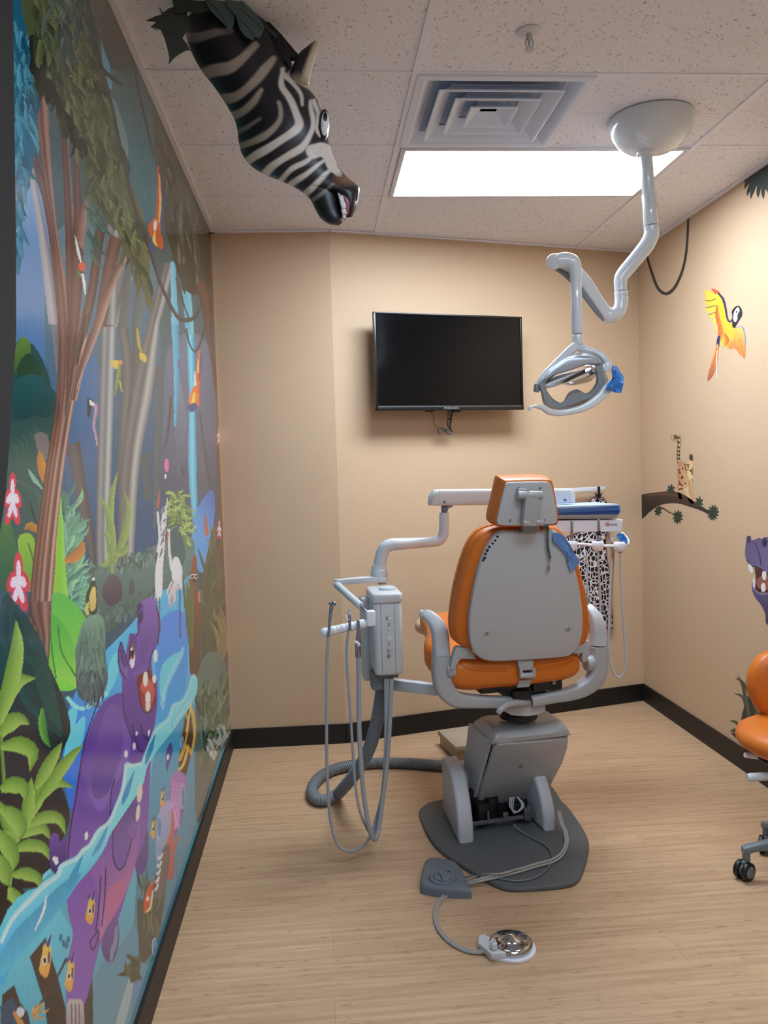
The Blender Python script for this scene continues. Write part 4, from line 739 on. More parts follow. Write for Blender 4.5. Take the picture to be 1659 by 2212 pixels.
# ------------------------------------------------------------ zebra head hanging from the ceiling
ZY = 2.45
zt = onz(500, 20, H); zb = thing('zebra_head', 'striped zebra head hanging snout down from the ceiling, teeth bared', 'zebra head', (zt.x, ZY, H))
Zf = Frame((zt.x, ZY, H), 0)
def zc(v): return (300+v[0]/3.19, v[1]/3.19)
def ZP(v, dy=0): x, y = zc(v); return Zf(x, y, dy)
secs = [((300, -60), (800, -160)), ((310, 100), (850, 60)), ((335, 290), (880, 150)), ((420, 470), (960, 330)), ((520, 600), (1040, 470)), ((610, 735), (1130, 570)), ((668, 850), (1210, 660)), ((690, 985), (1275, 760)), ((715, 1070), (1300, 850)), ((775, 1145), (1308, 950)), ((860, 1200), (1325, 1035)), ((960, 1240), (1355, 1110)), ((1050, 1280), (1395, 1175))]
up_ = [((1050, 1280), (1395, 1175)), ((1130, 1300), (1440, 1222)), ((1230, 1310), (1490, 1262)), ((1330, 1330), (1520, 1300)), ((1400, 1400), (1512, 1370)), ((1425, 1460), (1500, 1430)), ((1432, 1500), (1470, 1495))]
lo_ = [((1050, 1280), (1370, 1200)), ((1120, 1320), (1372, 1270)), ((1180, 1375), (1378, 1330)), ((1215, 1440), (1388, 1390)), ((1250, 1500), (1400, 1440)), ((1310, 1545), (1408, 1490)), ((1375, 1556), (1406, 1530))]
def zloft(bm, S_, dep, lay, colf, nseg=240, sub=18, pw=1.0):
    A = cr([(a[0], a[1], 0) for a, _ in S_], sub); B = cr([(b_[0], b_[1], 0) for _, b_ in S_], sub); D = cr([(d, 0, 0) for d in dep], sub)
    rings = []; cols = []
    for i, (a, b_, d) in enumerate(zip(A, B, D)):
        e = 1.0
        if i < 3: pass
        ring = []; cc = cols_xy = []
        for k in range(nseg):
            t = 2*PI*k/nseg; c = math.cos(t); s_ = math.sin(t); u = .5-.5*c*e
            c2 = a.lerp(b_, u); dd = d.x*math.copysign(abs(s_)**pw, s_)
            ring.append(bm.verts.new(ZP((c2.x, c2.y), -dd))); cc.append((c2.x, c2.y))
        rings.append(ring); cols.append(cc)
    Z = np.array(cols); cols = colf(Z[..., 0], Z[..., 1]).tolist()
    for i in range(len(rings)-1):
        for k in range(nseg):
            j = (k+1) % nseg; f = bm.faces.new((rings[i][k], rings[i][j], rings[i+1][j], rings[i+1][k]))
            for l, c in zip(f.loops, (cols[i][k], cols[i][j], cols[i+1][j], cols[i+1][k])): l[lay] = (*c, 1)
    for rg, cc in ((rings[0][::-1], cols[0]), (rings[-1], cols[-1])):
        f = bm.faces.new(rg)
        for l in f.loops: l[lay] = (*cc[0], 1)
WS, WB, WT = srgb((.66, .61, .565)), srgb((.86, .83, .80)), srgb((.50, .47, .46))
stripes = [([(300, 262), (480, 240), (640, 205)], 30, WT), ([(430, 512), (600, 472), (715, 400), (800, 315)], 40, WS), ([(560, 690), (690, 650), (790, 570), (870, 470), (935, 395)], 32, WS), ([(630, 795), (720, 765), (800, 700), (850, 620)], 24, WS),
    ([(690, 900), (760, 875), (835, 820)], 17, WT), ([(690, 1005), (790, 980), (900, 905), (975, 830), (980, 770), (955, 700)], 19, WS), ([(740, 1125), (830, 1060), (930, 990), (1040, 930), (1100, 860), (1085, 770), (1030, 680), (990, 590), (985, 480)], 27, WB),
    ([(860, 1200), (930, 1130), (1050, 1070), (1140, 1000), (1190, 900), (1195, 790), (1188, 690)], 21, WB), ([(975, 1250), (1050, 1170), (1150, 1105), (1215, 1040)], 18, WB), ([(1200, 1040), (1260, 1035), (1310, 1080), (1340, 1150), (1370, 1190)], 44, WB),
    ([(1055, 1275), (1140, 1210), (1230, 1140), (1300, 1100)], 17, WB), ([(1150, 1322), (1230, 1255), (1320, 1180)], 19, WB), ([(1205, 1370), (1270, 1330), (1335, 1270)], 14, WT), ([(1000, 520), (1060, 570), (1110, 650), (1130, 720)], 15, WB), ([(1050, 520), (1110, 555), (1165, 590)], 26, WB),
    ([(1210, 690), (1235, 770), (1220, 870), (1255, 940)], 13, WB), ([(1270, 760), (1300, 820)], 6, WB), ([(1250, 700), (1262, 760)], 7, WB)]
stripes = [([tuple(q[:2]) for q in cr([(x, y, 0) for x, y in pl], 4)] if len(pl) > 2 else pl, hw, c) for pl, hw, c in stripes]
def zcol(X, Y):
    """hide colours for arrays of points: pale stripes with soft edges on near black, brown muzzle top"""
    x, y = X+7*np.sin(Y/37+X/90), Y+7*np.sin(X/41+1.3); W = np.zeros(X.shape); CW = np.zeros(X.shape+(3,)); CW[:] = WS
    for pl, hw, c in stripes:
        for i, ((x0, y0), (x1, y1)) in enumerate(zip(pl, pl[1:])):
            dx, dy = x1-x0, y1-y0; t = np.clip(((x-x0)*dx+(y-y0)*dy)/(dx*dx+dy*dy), 0, 1); d = np.hypot(x-x0-t*dx, y-y0-t*dy)
            k = np.clip((hw*(1.12-.55*((i+t)/(len(pl)-1))**2)-d)/16+.5, 0, 1); k = k*k*(3-2*k); m = k > W; W = np.where(m, k, W); CW[m] = c
    col = np.array(srgb((.10, .095, .125)))*(1-W[..., None])+CW*W[..., None]
    k = np.clip(1.25-np.hypot((X-1435)/95, (Y-1235)/48), 0, 1)[..., None]; return col*(1-k)+np.array(srgb((.52, .39, .28)))*k
bm = NB(); lay = bm.loops.layers.float_color.new('Col')
zloft(bm, secs, [.10, .10, .10, .098, .095, .098, .103, .104, .10, .09, .078, .068, .06], lay, zcol)
zloft(bm, up_, [.058, .056, .054, .054, .050, .042, .02], lay, zcol, nseg=120, sub=10)
zloft(bm, lo_, [.052, .046, .042, .042, .042, .036, .014], lay, zcol, nseg=120, sub=10)
M_zeb = paint_mat('painted_fur_vinyl', rough=.38, noise=.05, scale=(60, 60, 60))
bmesh.ops.recalc_face_normals(bm, faces=bm.faces)
finish('head', bm, M_zeb, zb, smooth=70)
M_tooth = mat('tooth_white', (.88, .90, .93), rough=.3); M_gum = mat('gum_pink', (.66, .42, .46), rough=.35); M_dark = mat('black_plastic', (.06, .06, .065), rough=.4)
bm = NB(); tube(bm, [ZP((1392, 1325), -.035), ZP((1425, 1375), -.042), ZP((1438, 1430), -.036), ZP((1420, 1490), -.02)], [.006, .010, .010, .005], seg=12); finish('gum', bm, M_gum, zb)
for (x, y, w_, h_, dy) in ((1388, 1340, 17, 27, -.037), (1397, 1375, 17, 27, -.043), (1407, 1415, 17, 28, -.044), (1412, 1456, 16, 26, -.038), (1412, 1490, 12, 18, -.030)):
    bm = NB(); c = ZP((x, y), dy); box(bm, c, (w_/3.19/F*ZY*2, .014, h_/3.19/F*ZY*1.75), bev=.004, seg=3, rot=Matrix.Rotation(-.25, 3, 'Y')); finish('tooth', bm, M_tooth, zb)
# mouth lining, nostril, eye
bm = NB(); prism(bm, [ZP(v, -.02) for v in ((1370, 1290), (1420, 1320), (1450, 1390), (1440, 1460), (1415, 1495), (1395, 1400), (1378, 1330))], (0, .04, 0)); finish('mouth_lining', bm, M_dark, zb)
bm = NB(); c = ZP((1498, 1350), -.028); box(bm, c, (.010, .016, .034), bev=.005, seg=3, rot=Matrix.Rotation(.2, 3, 'Y')); finish('nostril', bm, M_dark, zb)
ec = ZP((1272, 868), -.040); 
for nm, dx, rr, m_, dy in (('eye_rim', 0, .034, M_dark, 0), ('eye', .0015, .029, M_tooth, -.006), ('pupil', .004, .016, M_dark, -.017)):
    bm = NB(); bmesh.ops.create_uvsphere(bm, u_segments=24, v_segments=16, radius=1)
    for v in bm.verts: v.co = Vector((v.co.x*rr*.5+dx, v.co.y*rr*.8+dy, v.co.z*rr*1.35)); v.co = Matrix.Rotation(.12, 3, 'Y') @ v.co + ec + (Vector((0, 0, .010)) if nm == 'pupil' else Vector())
    finish(nm, bm, m_, zb, smooth=60)
# ears
def ear(dy, lab=None):
    o1 = [(1040, 500), (1070, 430), (1110, 360), (1170, 310), (1215, 278), (1240, 295), (1232, 350), (1200, 450), (1180, 540), (1165, 590), (1100, 570), (1050, 540)]
    bm = NB(); lay = bm.loops.layers.float_color.new('Col'); P = cr([(x, y, 0) for x, y in o1], 5, closed=True); cx, cy = 1140, 440
    rings = []
    for f_, off in ((1, 0), (.8, -.014), (.45, -.019), (.05, -.02)): rings.append([(ZP((cx+(q.x-cx)*f_, cy+(q.y-cy)*f_), dy+off+.006), (cx+(q.x-cx)*f_, cy+(q.y-cy)*f_)) for q in P])
    for sgn in (1, -1):
        R = [[(bm.verts.new(Vector((p.x, (dy+.006)+(p.y-dy-.006)*(1 if sgn > 0 else -.35), p.z))), q) for p, q in r] for r in rings]; n = len(P)
        def ecol(q):
            d = (q[0]-1140)*.95+(q[1]-440)*.35; k = max(0, min(1, d/26+.1)); k2 = max(0, min(1, (q[1]-500)/60)); k = max(k, k2*.8)
            return [srgb((.10, .095, .12))[i]*(1-k)+srgb((.80, .75, .66))[i]*k for i in range(3)]
        for a_, b_ in zip(R, R[1:]):
            for k in range(n):
                q = [a_[k], a_[(k+1) % n], b_[(k+1) % n], b_[k]]; f = bm.faces.new([v for v, _ in q])
                for l, (_, uv) in zip(f.loops, q): l[lay] = (*ecol(uv), 1)
        f = bm.faces.new([v for v, _ in R[-1]])
        for l in f.loops: l[lay] = (*ecol((cx, cy)), 1)
    bmesh.ops.remove_doubles(bm, verts=bm.verts, dist=1e-5); bmesh.ops.recalc_face_normals(bm, faces=bm.faces)
    finish('ear', bm, M_zeb, zb, smooth=60)
ear(-.055); ear(.045)
# dark mane behind the neck
bm = NB(); prism(bm, [ZP(v, -.02) for v in ((850, 80), (900, 150), (980, 230), (1080, 350), (1105, 375), (1040, 385), (1055, 440), (1040, 490), (1010, 420), (1000, 470), (940, 380), (860, 200))], (0, .035, 0), bev=.003); finish('mane', bm, M_dark, zb)
# artificial leaves round the neck
M_leafd = mat('dark_artificial_leaf', (.16, .19, .17), rough=.55, var=.25, vscale=20); M_leafg = mat('grey_green_leaf', (.29, .36, .36), rough=.5, var=.2, vscale=30)
def leafmesh(name, pts, m, dy0, dy1, th=.002, sm=0):
    P = [(x, y) for x, y in pts]; n = len(P); xs = [p_[0] for p_ in P]; a, b_ = min(xs), max(xs)
    bm = NB(); prism(bm, [ZP(q, dy0+(dy1-dy0)*(q[0]-a)/(b_-a)) for q in P], (0, th, 0)); return finish(name, bm, m, zb)
leafmesh('leaf', [(48, 142), (120, 108), (160, 100), (200, 60), (260, 40), (330, 60), (340, 200), (300, 260), (240, 240), (150, 205), (80, 185), (120, 150)], M_leafd, -.16, -.11)
leafmesh('leaf', [(135, 40), (165, 85), (200, 70), (240, 60), (230, 130), (160, 140), (155, 90)], M_leafd, -.15, -.12)
leafmesh('leaf', [(150, 205), (190, 205), (260, 210), (330, 300), (355, 348), (330, 345), (280, 370), (240, 400), (205, 442), (210, 400), (195, 330), (175, 260)], M_leafd, -.14, -.115)
leafmesh('leaf', [(430, -40), (600, -60), (640, 60), (660, 120), (650, 180), (620, 212), (590, 170), (540, 120), (490, 70)], M_leafg, -.135, -.115)
leafmesh('leaf', [(580, -40), (680, -20), (760, 50), (820, 110), (865, 185), (835, 262), (800, 250), (780, 275), (730, 250), (690, 190), (670, 110), (610, 40)], M_leafg, -.13, -.112)
leafmesh('leaf', [(230, 0), (330, -20), (430, -40), (520, 60), (420, 90), (330, 80), (250, 100)], M_leafd, -.13, -.118)
leafmesh('leaf', [(640, 30), (760, 60), (840, 120), (870, 140), (880, 170), (960, 240), (940, 260), (860, 180)], M_leafd, -.09, -.05)
for pts in ([(690, 130), (760, 200), (800, 250)], [(700, 60), (800, 150), (850, 200)], [(470, 0), (560, 90), (615, 190)]):
    bm = NB(); tube(bm, [ZP(q, -.137) for q in pts], .0012, seg=6); finish('leaf_vein', bm, M_leafd, zb)
# ------------------------------------------------------------ television on the angled wall
TA = math.atan2(YR-YM, XR-XM); tn = Vector((math.sin(TA), -math.cos(TA), 0))
_c = onpl(970, 779, Vector((XM, YM, 0))+tn*.15, tn); TF = Frame((_c.x, _c.y, 0), TA)
tv = thing('television', 'black flat screen television on the angled beige wall', 'television', (_c.x, _c.y, 0), TA)
c4 = [TF(*q, 0) for q in ((808, 672), (1130.5, 685), (1128.5, 886), (812, 886))]
xl = (c4[0].x+c4[3].x)/2; xr = (c4[1].x+c4[2].x)/2; z1 = (c4[0].z+c4[1].z)/2; z0 = (c4[2].z+c4[3].z)/2; tw, th_ = xr-xl, z1-z0; tcx, tcz = (xl+xr)/2, (z0+z1)/2
M_tv = mat('tv_plastic', (.055, .06, .07), rough=.28); M_scr = mat('tv_screen', (.02, .024, .032), rough=.12, spec=.25)
bm = NB(); bz = .011
box(bm, (tcx, .012, z1-bz/2), (tw, .024, bz), bev=.002); box(bm, (tcx, .012, z0+.011), (tw, .024, .022), bev=.002)
for s_, x in ((-1, xl+bz/2), (1, xr-bz/2)): box(bm, (x, .012, tcz), (bz, .024, th_), bev=.002)
finish('bezel', bm, M_tv, tv)
bm = NB(); box(bm, (tcx, .012, tcz+.004), (tw-.02, .012, th_-.03)); finish('screen', bm, M_scr, tv, smooth=0)
bm = NB(); box(bm, (tcx, .032, tcz), (tw-.01, .02, th_-.01), bev=.006); box(bm, (tcx, .055, tcz-.03), (tw*.7, .04, th_*.6), bev=.012); finish('rear_housing', bm, M_tv, tv)
bm = NB(); box(bm, (tcx, .0, z0+.022), (tw-.025, .0012, .002)); finish('trim_line', bm, mat('tv_line', (.55, .56, .58), rough=.3), tv, smooth=0)
MX = Matrix.Translation((TF(975, 880, 0).x, -.0008, z0+.011)) @ Matrix.Rotation(PI/2, 4, 'X')
writing('brand_name', 'P R O S C A N', .0135, MX, mat('tv_lettering', (.72, .72, .72), rough=.4), tv)
bm = NB(); box(bm, (tcx, .11, tcz), (.24, .075, .24), bev=.004); box(bm, (tcx, .143, tcz), (.32, .008, .3), bev=.002); finish('wall_bracket', bm, M_tv, tv)
for q in ((928, 889), (985, 890)):
    p_ = TF(*q, .05); bm = NB(); box(bm, p_+Vector((0, 0, .004)), (.045, .03, .012), bev=.003); finish('bracket_tab', bm, M_tv, tv)
# cables below it
cb = thing('cable_bundle', 'tangled black cables hanging below the television', 'cable', (_c.x, _c.y, 0), TA)
bm = NB(); T_ = lambda x, y, v=.09: TF(x, y, v)
for pts, r_ in (([(968, 884), (968, 900), (967, 918), (972, 928)], .0028), ([(972, 884), (973, 905), (971, 920), (975, 932), (970, 937)], .003), ([(976, 884), (975, 905), (973, 922), (968, 932), (958, 930), (950, 934), (946, 928), (955, 924), (965, 930)], .0022), ([(981, 886), (975, 905), (974, 925), (978, 935), (970, 938), (962, 935)], .002), ([(930, 888), (936, 900), (938, 915), (948, 925), (960, 928), (968, 926)], .0016), ([(946, 934), (955, 928), (962, 936), (950, 938), (946, 932)], .0018)):
    bm = NB(); tube(bm, [T_(*q) for q in pts], r_, seg=8); finish('cable', bm, M_dark, cb)
bm = NB(); box(bm, T_(972, 905), (.022, .012, .01), bev=.003); finish('cable_tie', bm, M_dark, cb)
# ------------------------------------------------------------ ceiling mounted operating lamp
M_lamp = mat('lamp_enamel', (.84, .86, .885), rough=.18, coat=.4); M_lampg = mat('lamp_grey', (.50, .52, .54), rough=.4); M_chrome = mat('chrome', (.86, .86, .87), rough=.07, metal=1); M_film = mat('blue_barrier_film', (.22, .50, .82), rough=.3, spec=.6)
LY = 3.05; cx_ = onz(1407, 262, H-.02).x; lp = thing('dental_lamp', 'white ceiling mounted dental lamp with jointed arm and open ring head', 'dental lamp', (1.275, LY, H))
LF = Frame((1.275, LY, H), 0)
bm = NB(); lathe(bm, [(0, -.122), (.045, -.122), (.085, -.113), (.118, -.092), (.140, -.06), (.150, -.03), (.152, -.012), (.148, .001), (0, .001)], seg=64); finish('ceiling_canopy', bm, M_lamp, lp, smooth=50)
pt = LF(1393, 318, 0); pb = LF(1402, 428, 0); pc = LF(1406, 487, 0)
bm = NB(); cyl(bm, Vector((pt.x, 0, pt.z+.03)), Vector((pb.x, 0, pb.z)), .0232, seg=32); finish('pole', bm, M_lamp, lp, smooth=50)
bm = NB(); lathe(bm, [(0, .004), (.026, .004), (.030, -.002), (.030, -.010), (.026, -.014), (0, -.014)], c=(pt.x, 0, -.122), seg=32); finish('pole_collar', bm, M_lamp, lp)
bm = NB(); cyl(bm, Vector((pb.x, 0, pb.z+.012)), Vector((pc.x, 0, pc.z)), .0262, seg=32); finish('pole_sleeve', bm, M_lamp, lp, smooth=50)
def L_(x, y, v=0): return LF(x, y, v)
bm = NB(); tube(bm, [L_(1406.5, 489), L_(1407, 506), L_(1398, 528), L_(1372, 561), L_(1349, 588), L_(1341, 602), L_(1340, 618)], [.0268, .0275, .028, .0272, .026, .0245, .023], seg=28); tube(bm, [L_(1340, 616), L_(1341, 628)], .0225, seg=28, smooth=0); finish('upper_arm', bm, M_lamp, lp, smooth=50)
bm = NB(); cyl(bm, L_(1341, 630), L_(1342, 641), .0242, seg=28); tube(bm, [L_(1342, 641), L_(1342, 655), L_(1336, 672), L_(1320, 682), L_(1303, 673), L_(1284, 645, -.02), L_(1262, 610, -.04), L_(1232, 578, -.06), L_(1210, 566, -.07)], [.0245, .0245, .025, .0285, .028, .0275, .027, .027, .026], seg=28); finish('spring_arm', bm, M_lamp, lp, smooth=50)
bm = NB(); tube(bm, [L_(1304, 691, -.005), L_(1285, 668, -.03), L_(1255, 628, -.05), L_(1225, 596, -.065), L_(1196, 577, -.075)], [.006, .009, .010, .010, .006], seg=12); finish('arm_cover_strip', bm, M_lampg, lp)
bm = NB(); tube(bm, [L_(1204, 564, -.11), L_(1222, 562, -.115), L_(1237, 568, -.12), L_(1243, 584, -.12), L_(1244, 606, -.12)], [.026, .027, .027, .023, .0195], seg=28)
finish('elbow_joint', bm, M_lamp, lp, smooth=50)
bm = NB(); cyl(bm, L_(1196, 565, -.125), L_(1199, 566, -.06), .0275, bev=.006, seg=28); finish('joint_cap', bm, M_lamp, lp)
bm = NB(); cyl(bm, L_(1244, 603, -.12), L_(1247.5, 721, -.12), .0195, seg=28); finish('drop_pole', bm, M_lamp, lp, smooth=50)
bm = NB(); cyl(bm, L_(1247.5, 722.5, -.12), L_(1248, 746, -.12), .019, seg=28, bev=.004); finish('swivel_sleeve', bm, M_lamp, lp, smooth=50)
def lc(v): return (1100+v[0]/2.988, 180+v[1]/2.988)
def LP(v, d): x, y = lc(v); return LF(x, y, d)
def strip(bm, pts, ws, th):
    """flat curved bar lying in the lamp's plane: pts (crop x, y, depth), width in metres, thickness"""
    P = cr([(*LP(p_[:2], p_[2]), w_) for p_, w_ in zip(pts, ws)] if False else [Vector((*LP(p_[:2], p_[2]), w_)) for p_, w_ in zip(pts, ws)], 8)
    rings = []
    for i, q in enumerate(P):
        a = P[max(0, i-1)]; b_ = P[min(len(P)-1, i+1)]; T = Vector((b_[0]-a[0], b_[1]-a[1], b_[2]-a[2])).normalized(); Yv = Vector((0, 1, 0)); n = T.cross(Yv).normalized(); o_ = n.cross(T)
        c = Vector(q[:3]); r = []
        for k in range(12):
            t = 2*PI*k/12; r.append(c+n*math.copysign(abs(math.cos(t))**.6, math.cos(t))*q[3]/2+o_*math.copysign(abs(math.sin(t))**.6, math.sin(t))*th/2)
        rings.append(r)
    loft(bm, rings); bmesh.ops.recalc_face_normals(bm, faces=bm.faces); return bm
bm = NB(); strip(bm, [(435, 1690, -.12), (400, 1720, -.13), (340, 1775, -.14), (270, 1840, -.15), (215, 1900, -.15), (185, 1950, -.15), (172, 1990, -.15)], [.03, .034, .03, .026, .024, .022, .02], .03); strip(bm, [(430, 1690, -.12), (490, 1720, -.12), (560, 1740, -.13), (610, 1775, -.14), (635, 1820, -.15), (625, 1850, -.15)], [.034, .028, .022, .024, .026, .018], .03); finish('yoke', bm, M_lamp, lp, smooth=60)
def ringpart(name, outer, inner, d0, d1, m):
    def rs(pts, n=72):
        q = cr([(x, y, 0) for x, y in pts], 8, closed=True); q.append(q[0]); L = [0]
        for a, b_ in zip(q, q[1:]): L.append(L[-1]+(b_-a).length)
        out = []
        for i in range(n):
            t = L[-1]*i/n; j = 0
            while L[j+1] < t: j += 1
            out.append(q[j].lerp(q[j+1], (t-L[j])/(L[j+1]-L[j])))
        return out
    O_, I_ = rs(outer), rs(inner); bm = NB(); n = len(O_)
    mid = [a.lerp(b_, .5) for a, b_ in zip(O_, I_)]
    L4 = [[LP((p_.x, p_.y), d) for p_ in S_] for S_, d in ((O_, (d0+d1)/2), ([a.lerp(b_, .25) for a, b_ in zip(O_, I_)], d0), ([a.lerp(b_, .8) for a, b_ in zip(O_, I_)], d0), (I_, (d0+d1)/2), ([a.lerp(b_, .8) for a, b_ in zip(O_, I_)], d1), ([a.lerp(b_, .25) for a, b_ in zip(O_, I_)], d1))]
    R = [[bm.verts.new(p_) for p_ in r] for r in L4]
    for i in range(6):
        a, b_ = R[i], R[(i+1) % 6]
        for k in range(n): bm.faces.new((a[k], a[(k+1) % n], b_[(k+1) % n], b_[k]))
    bmesh.ops.recalc_face_normals(bm, faces=bm.faces)
    return finish(name, bm, m, lp, smooth=50)
ringpart('head_ring', [(185, 1935), (240, 1870), (330, 1790), (430, 1745), (520, 1745), (590, 1790), (615, 1850), (640, 1935), (590, 2005), (500, 2065), (400, 2100), (300, 2105), (225, 2075), (205, 2000)], [(235, 1950), (290, 1890), (370, 1850), (440, 1825), (515, 1812), (545, 1835), (560, 1880), (555, 1940), (500, 2000), (440, 1975), (385, 1995), (350, 2050), (320, 2058), (270, 2020)], -.20, -.13, M_lampg)
bm = NB(); prism(bm, [LP(v, -.21) for v in ((330, 1800), (380, 1772), (450, 1765), (530, 1768), (590, 1785), (600, 1810), (560, 1815), (500, 1815), (400, 1850), (300, 1880), (215, 1925), (260, 1850))], (0, .03, 0), bev=.006); finish('lamp_housing', bm, mat('lamp_silver', (.66, .70, .74), rough=.25, metal=.5), lp)
def blade(name, top, bot, m, d):
    A = cr([(x, y, 0) for x, y in top], 8); B = cr([(x, y, 0) for x, y in bot], 8); n = min(len(A), len(B)); R1 = []
    for i in range(n):
        a, b_ = A[i], B[i]; R1.append([LP((a.lerp(b_, t).x, a.lerp(b_, t).y), d+.05*(t-.5)**2*4-.02) for t in (0, .2, .4, .6, .8, 1)] + [LP((a.lerp(b_, t).x, a.lerp(b_, t).y), d+.05*(t-.5)**2*4-.012) for t in (1, .8, .6, .4, .2, 0)])
    bm = NB(); loft(bm, R1); bmesh.ops.recalc_face_normals(bm, faces=bm.faces); return finish(name, bm, m, lp, smooth=50)
blade('reflector_cover', [(205, 1958), (245, 1915), (330, 1875), (420, 1855), (490, 1840)], [(208, 1966), (255, 1968), (330, 1945), (400, 1900), (490, 1850)], M_lamp, -.16)
blade('reflector', [(350, 1935), (400, 1890), (460, 1850), (520, 1825), (560, 1850)], [(335, 1945), (400, 1952), (470, 1940), (525, 1922), (562, 1890)], M_chrome, -.14)
bm = NB(); strip(bm, [(130, 2110, -.24), (138, 2092, -.24), (170, 2085, -.24), (215, 2092, -.23), (260, 2120, -.22), (330, 2128, -.21), (420, 2112, -.21), (500, 2085, -.21), (580, 2030, -.21), (640, 1965, -.21), (680, 1925, -.21), (715, 1905, -.21)], [.012, .010, .011, .02, .022, .022, .024, .028, .032, .036, .03, .02], .022); finish('handle', bm, M_lamp, lp, smooth=60)
bm = NB(); box(bm, LP((178, 1965), -.17), (.016, .03, .03), bev=.005); finish('handle_hub', bm, M_lampg, lp)
bm = NB(); box(bm, LP((612, 1838), -.16), (.02, .03, .03), bev=.006); finish('handle_hub', bm, M_lamp, lp)
def crumple(name, pts, parent, fr, conv, d, m, amp=.012, seed=1, th=.0015):
    """creased film: a patch with random depth folds, given a thickness"""
    rnd = random.Random(seed); bm = NB(); c = Vector((sum(p_[0] for p_ in pts)/len(pts), sum(p_[1] for p_ in pts)/len(pts)))
    rings = []
    for f_ in (1, .66, .33): rings.append([conv((c.x+(x-c.x)*f_, c.y+(y-c.y)*f_), d+rnd.uniform(-amp, amp)) for x, y in pts])
    n = len(pts); S1 = [[bm.verts.new(p_) for p_ in r] for r in rings]; cc = bm.verts.new(conv((c.x, c.y), d-amp)); 
    for a, b_ in zip(S1, S1[1:]):
        for k in range(n): bm.faces.new((a[k], a[(k+1) % n], b_[(k+1) % n], b_[k]))
    for k in range(n): bm.faces.new((S1[-1][k], S1[-1][(k+1) % n], cc))
    bmesh.ops.recalc_face_normals(bm, faces=bm.faces); bmesh.ops.solidify(bm, geom=bm.faces[:], thickness=th)
    return finish(name, bm, m, parent, smooth=25)
crumple('barrier_film', [(665, 1822), (695, 1822), (715, 1860), (742, 1895), (738, 1940), (722, 1998), (690, 1998), (655, 1985), (622, 1975), (640, 1935), (668, 1900), (660, 1860)], lp, LF, LP, -.235, M_film, .012)
# ------------------------------------------------------------ apron and its wall rail
AW = Frame((_c.x, _c.y, 0), TA)   # the same wall; y = .15 is its face
hk = thing('apron_rail', 'short white metal rail on the back wall holding the apron', 'wall rail', (_c.x, _c.y, 0), TA)
bm = NB(); p1 = AW(1243, 1059, .10); p2 = AW(1309, 1053, .10); prism(bm, [AW(*q, .10) for q in ((1200, 1056), (1300, 1050.5), (1308, 1051.5), (1308, 1055), (1296, 1059.5), (1200, 1066))], (0, .004, 0), bev=.001); box(bm, AW(1210, 1061, .125), (.02, .05, .02), bev=.002); finish('rail_plate', bm, M_lamp, hk)
for q in ((1254, 1060.5), (1281, 1055)): bm = NB(); cyl(bm, AW(*q, .099), AW(*q, .101), .003, seg=12); finish('screw', bm, M_chrome, hk)
ap = thing('protective_apron', 'black and white animal print apron with maroon edging on the back wall', 'apron', (_c.x, _c.y, 0), TA)
def apron_mat():
    m = bpy.data.materials.new('animal_print'); m.use_nodes = True; nt = m.node_tree; b = nt.nodes['Principled BSDF']; L = nt.links.new
    tc = nt.nodes.new('ShaderNodeTexCoord'); mp = nt.nodes.new('ShaderNodeMapping'); mp.inputs['Scale'].default_value = (1, .2, .85); v = nt.nodes.new('ShaderNodeTexVoronoi'); v.feature = 'DISTANCE_TO_EDGE'; v.inputs['Scale'].default_value = 38; v.inputs['Randomness'].default_value = .85
    r = nt.nodes.new('ShaderNodeMapRange'); r.inputs[1].default_value = .06; r.inputs[2].default_value = .085; mx = nt.nodes.new('ShaderNodeMix'); mx.data_type = 'RGBA'; mx.inputs[6].default_value = srgb((.84, .82, .84))+(1,); mx.inputs[7].default_value = srgb((.07, .06, .09))+(1,)
    L(tc.outputs['Object'], mp.inputs[0]); L(mp.outputs[0], v.inputs['Vector']); L(v.outputs['Distance'], r.inputs[0]); L(r.outputs[0], mx.inputs[0]); L(mx.outputs[2], b.inputs['Base Color']); b.inputs['Roughness'].default_value = .45; return m
M_ap = apron_mat(); M_mar = mat('maroon_binding', (.36, .12, .20), rough=.5)
apc = [(1294, 1074), (1305, 1078), (1315, 1092), (1318, 1115), (1316, 1140), (1310, 1165), (1312, 1200), (1318, 1240), (1321, 1290), (1325, 1345), (1321, 1360), (1305, 1368), (1285, 1362), (1265, 1330), (1235, 1290), (1205, 1240), (1212, 1200), (1222, 1165), (1255, 1150), (1268, 1130), (1266, 1105), (1272, 1084), (1282, 1076)]
Q = [Vector(AW(*q, .115)) for q in apc]; bm = NB(); prism(bm, [Vector((q.x, q.y+.008*math.sin(q.x*25), q.z)) for q in cr(Q, 4, closed=True)], (0, .012, 0), bev=.003); finish('apron_panel', bm, M_ap, ap)
bm = NB(); E_ = cr(Q, 4, closed=True); tube(bm, [(q.x, q.y+.006+.008*math.sin(q.x*25), q.z) for q in E_]+[(E_[0].x, E_[0].y+.006+.008*math.sin(E_[0].x*25), E_[0].z)], .006, seg=8, smooth=0); finish('edging', bm, M_mar, ap)
bm = NB(); prism(bm, [AW(*q, .095) for q in ((1291.5, 1051), (1296.5, 1051), (1297, 1076), (1291, 1076))], (0, .003, 0)); prism(bm, [AW(*q, .098) for q in ((1286, 1064), (1291, 1069), (1297, 1069), (1302, 1064), (1297, 1074), (1291, 1074))], (0, .01, 0)); finish('strap', bm, M_dark, ap)
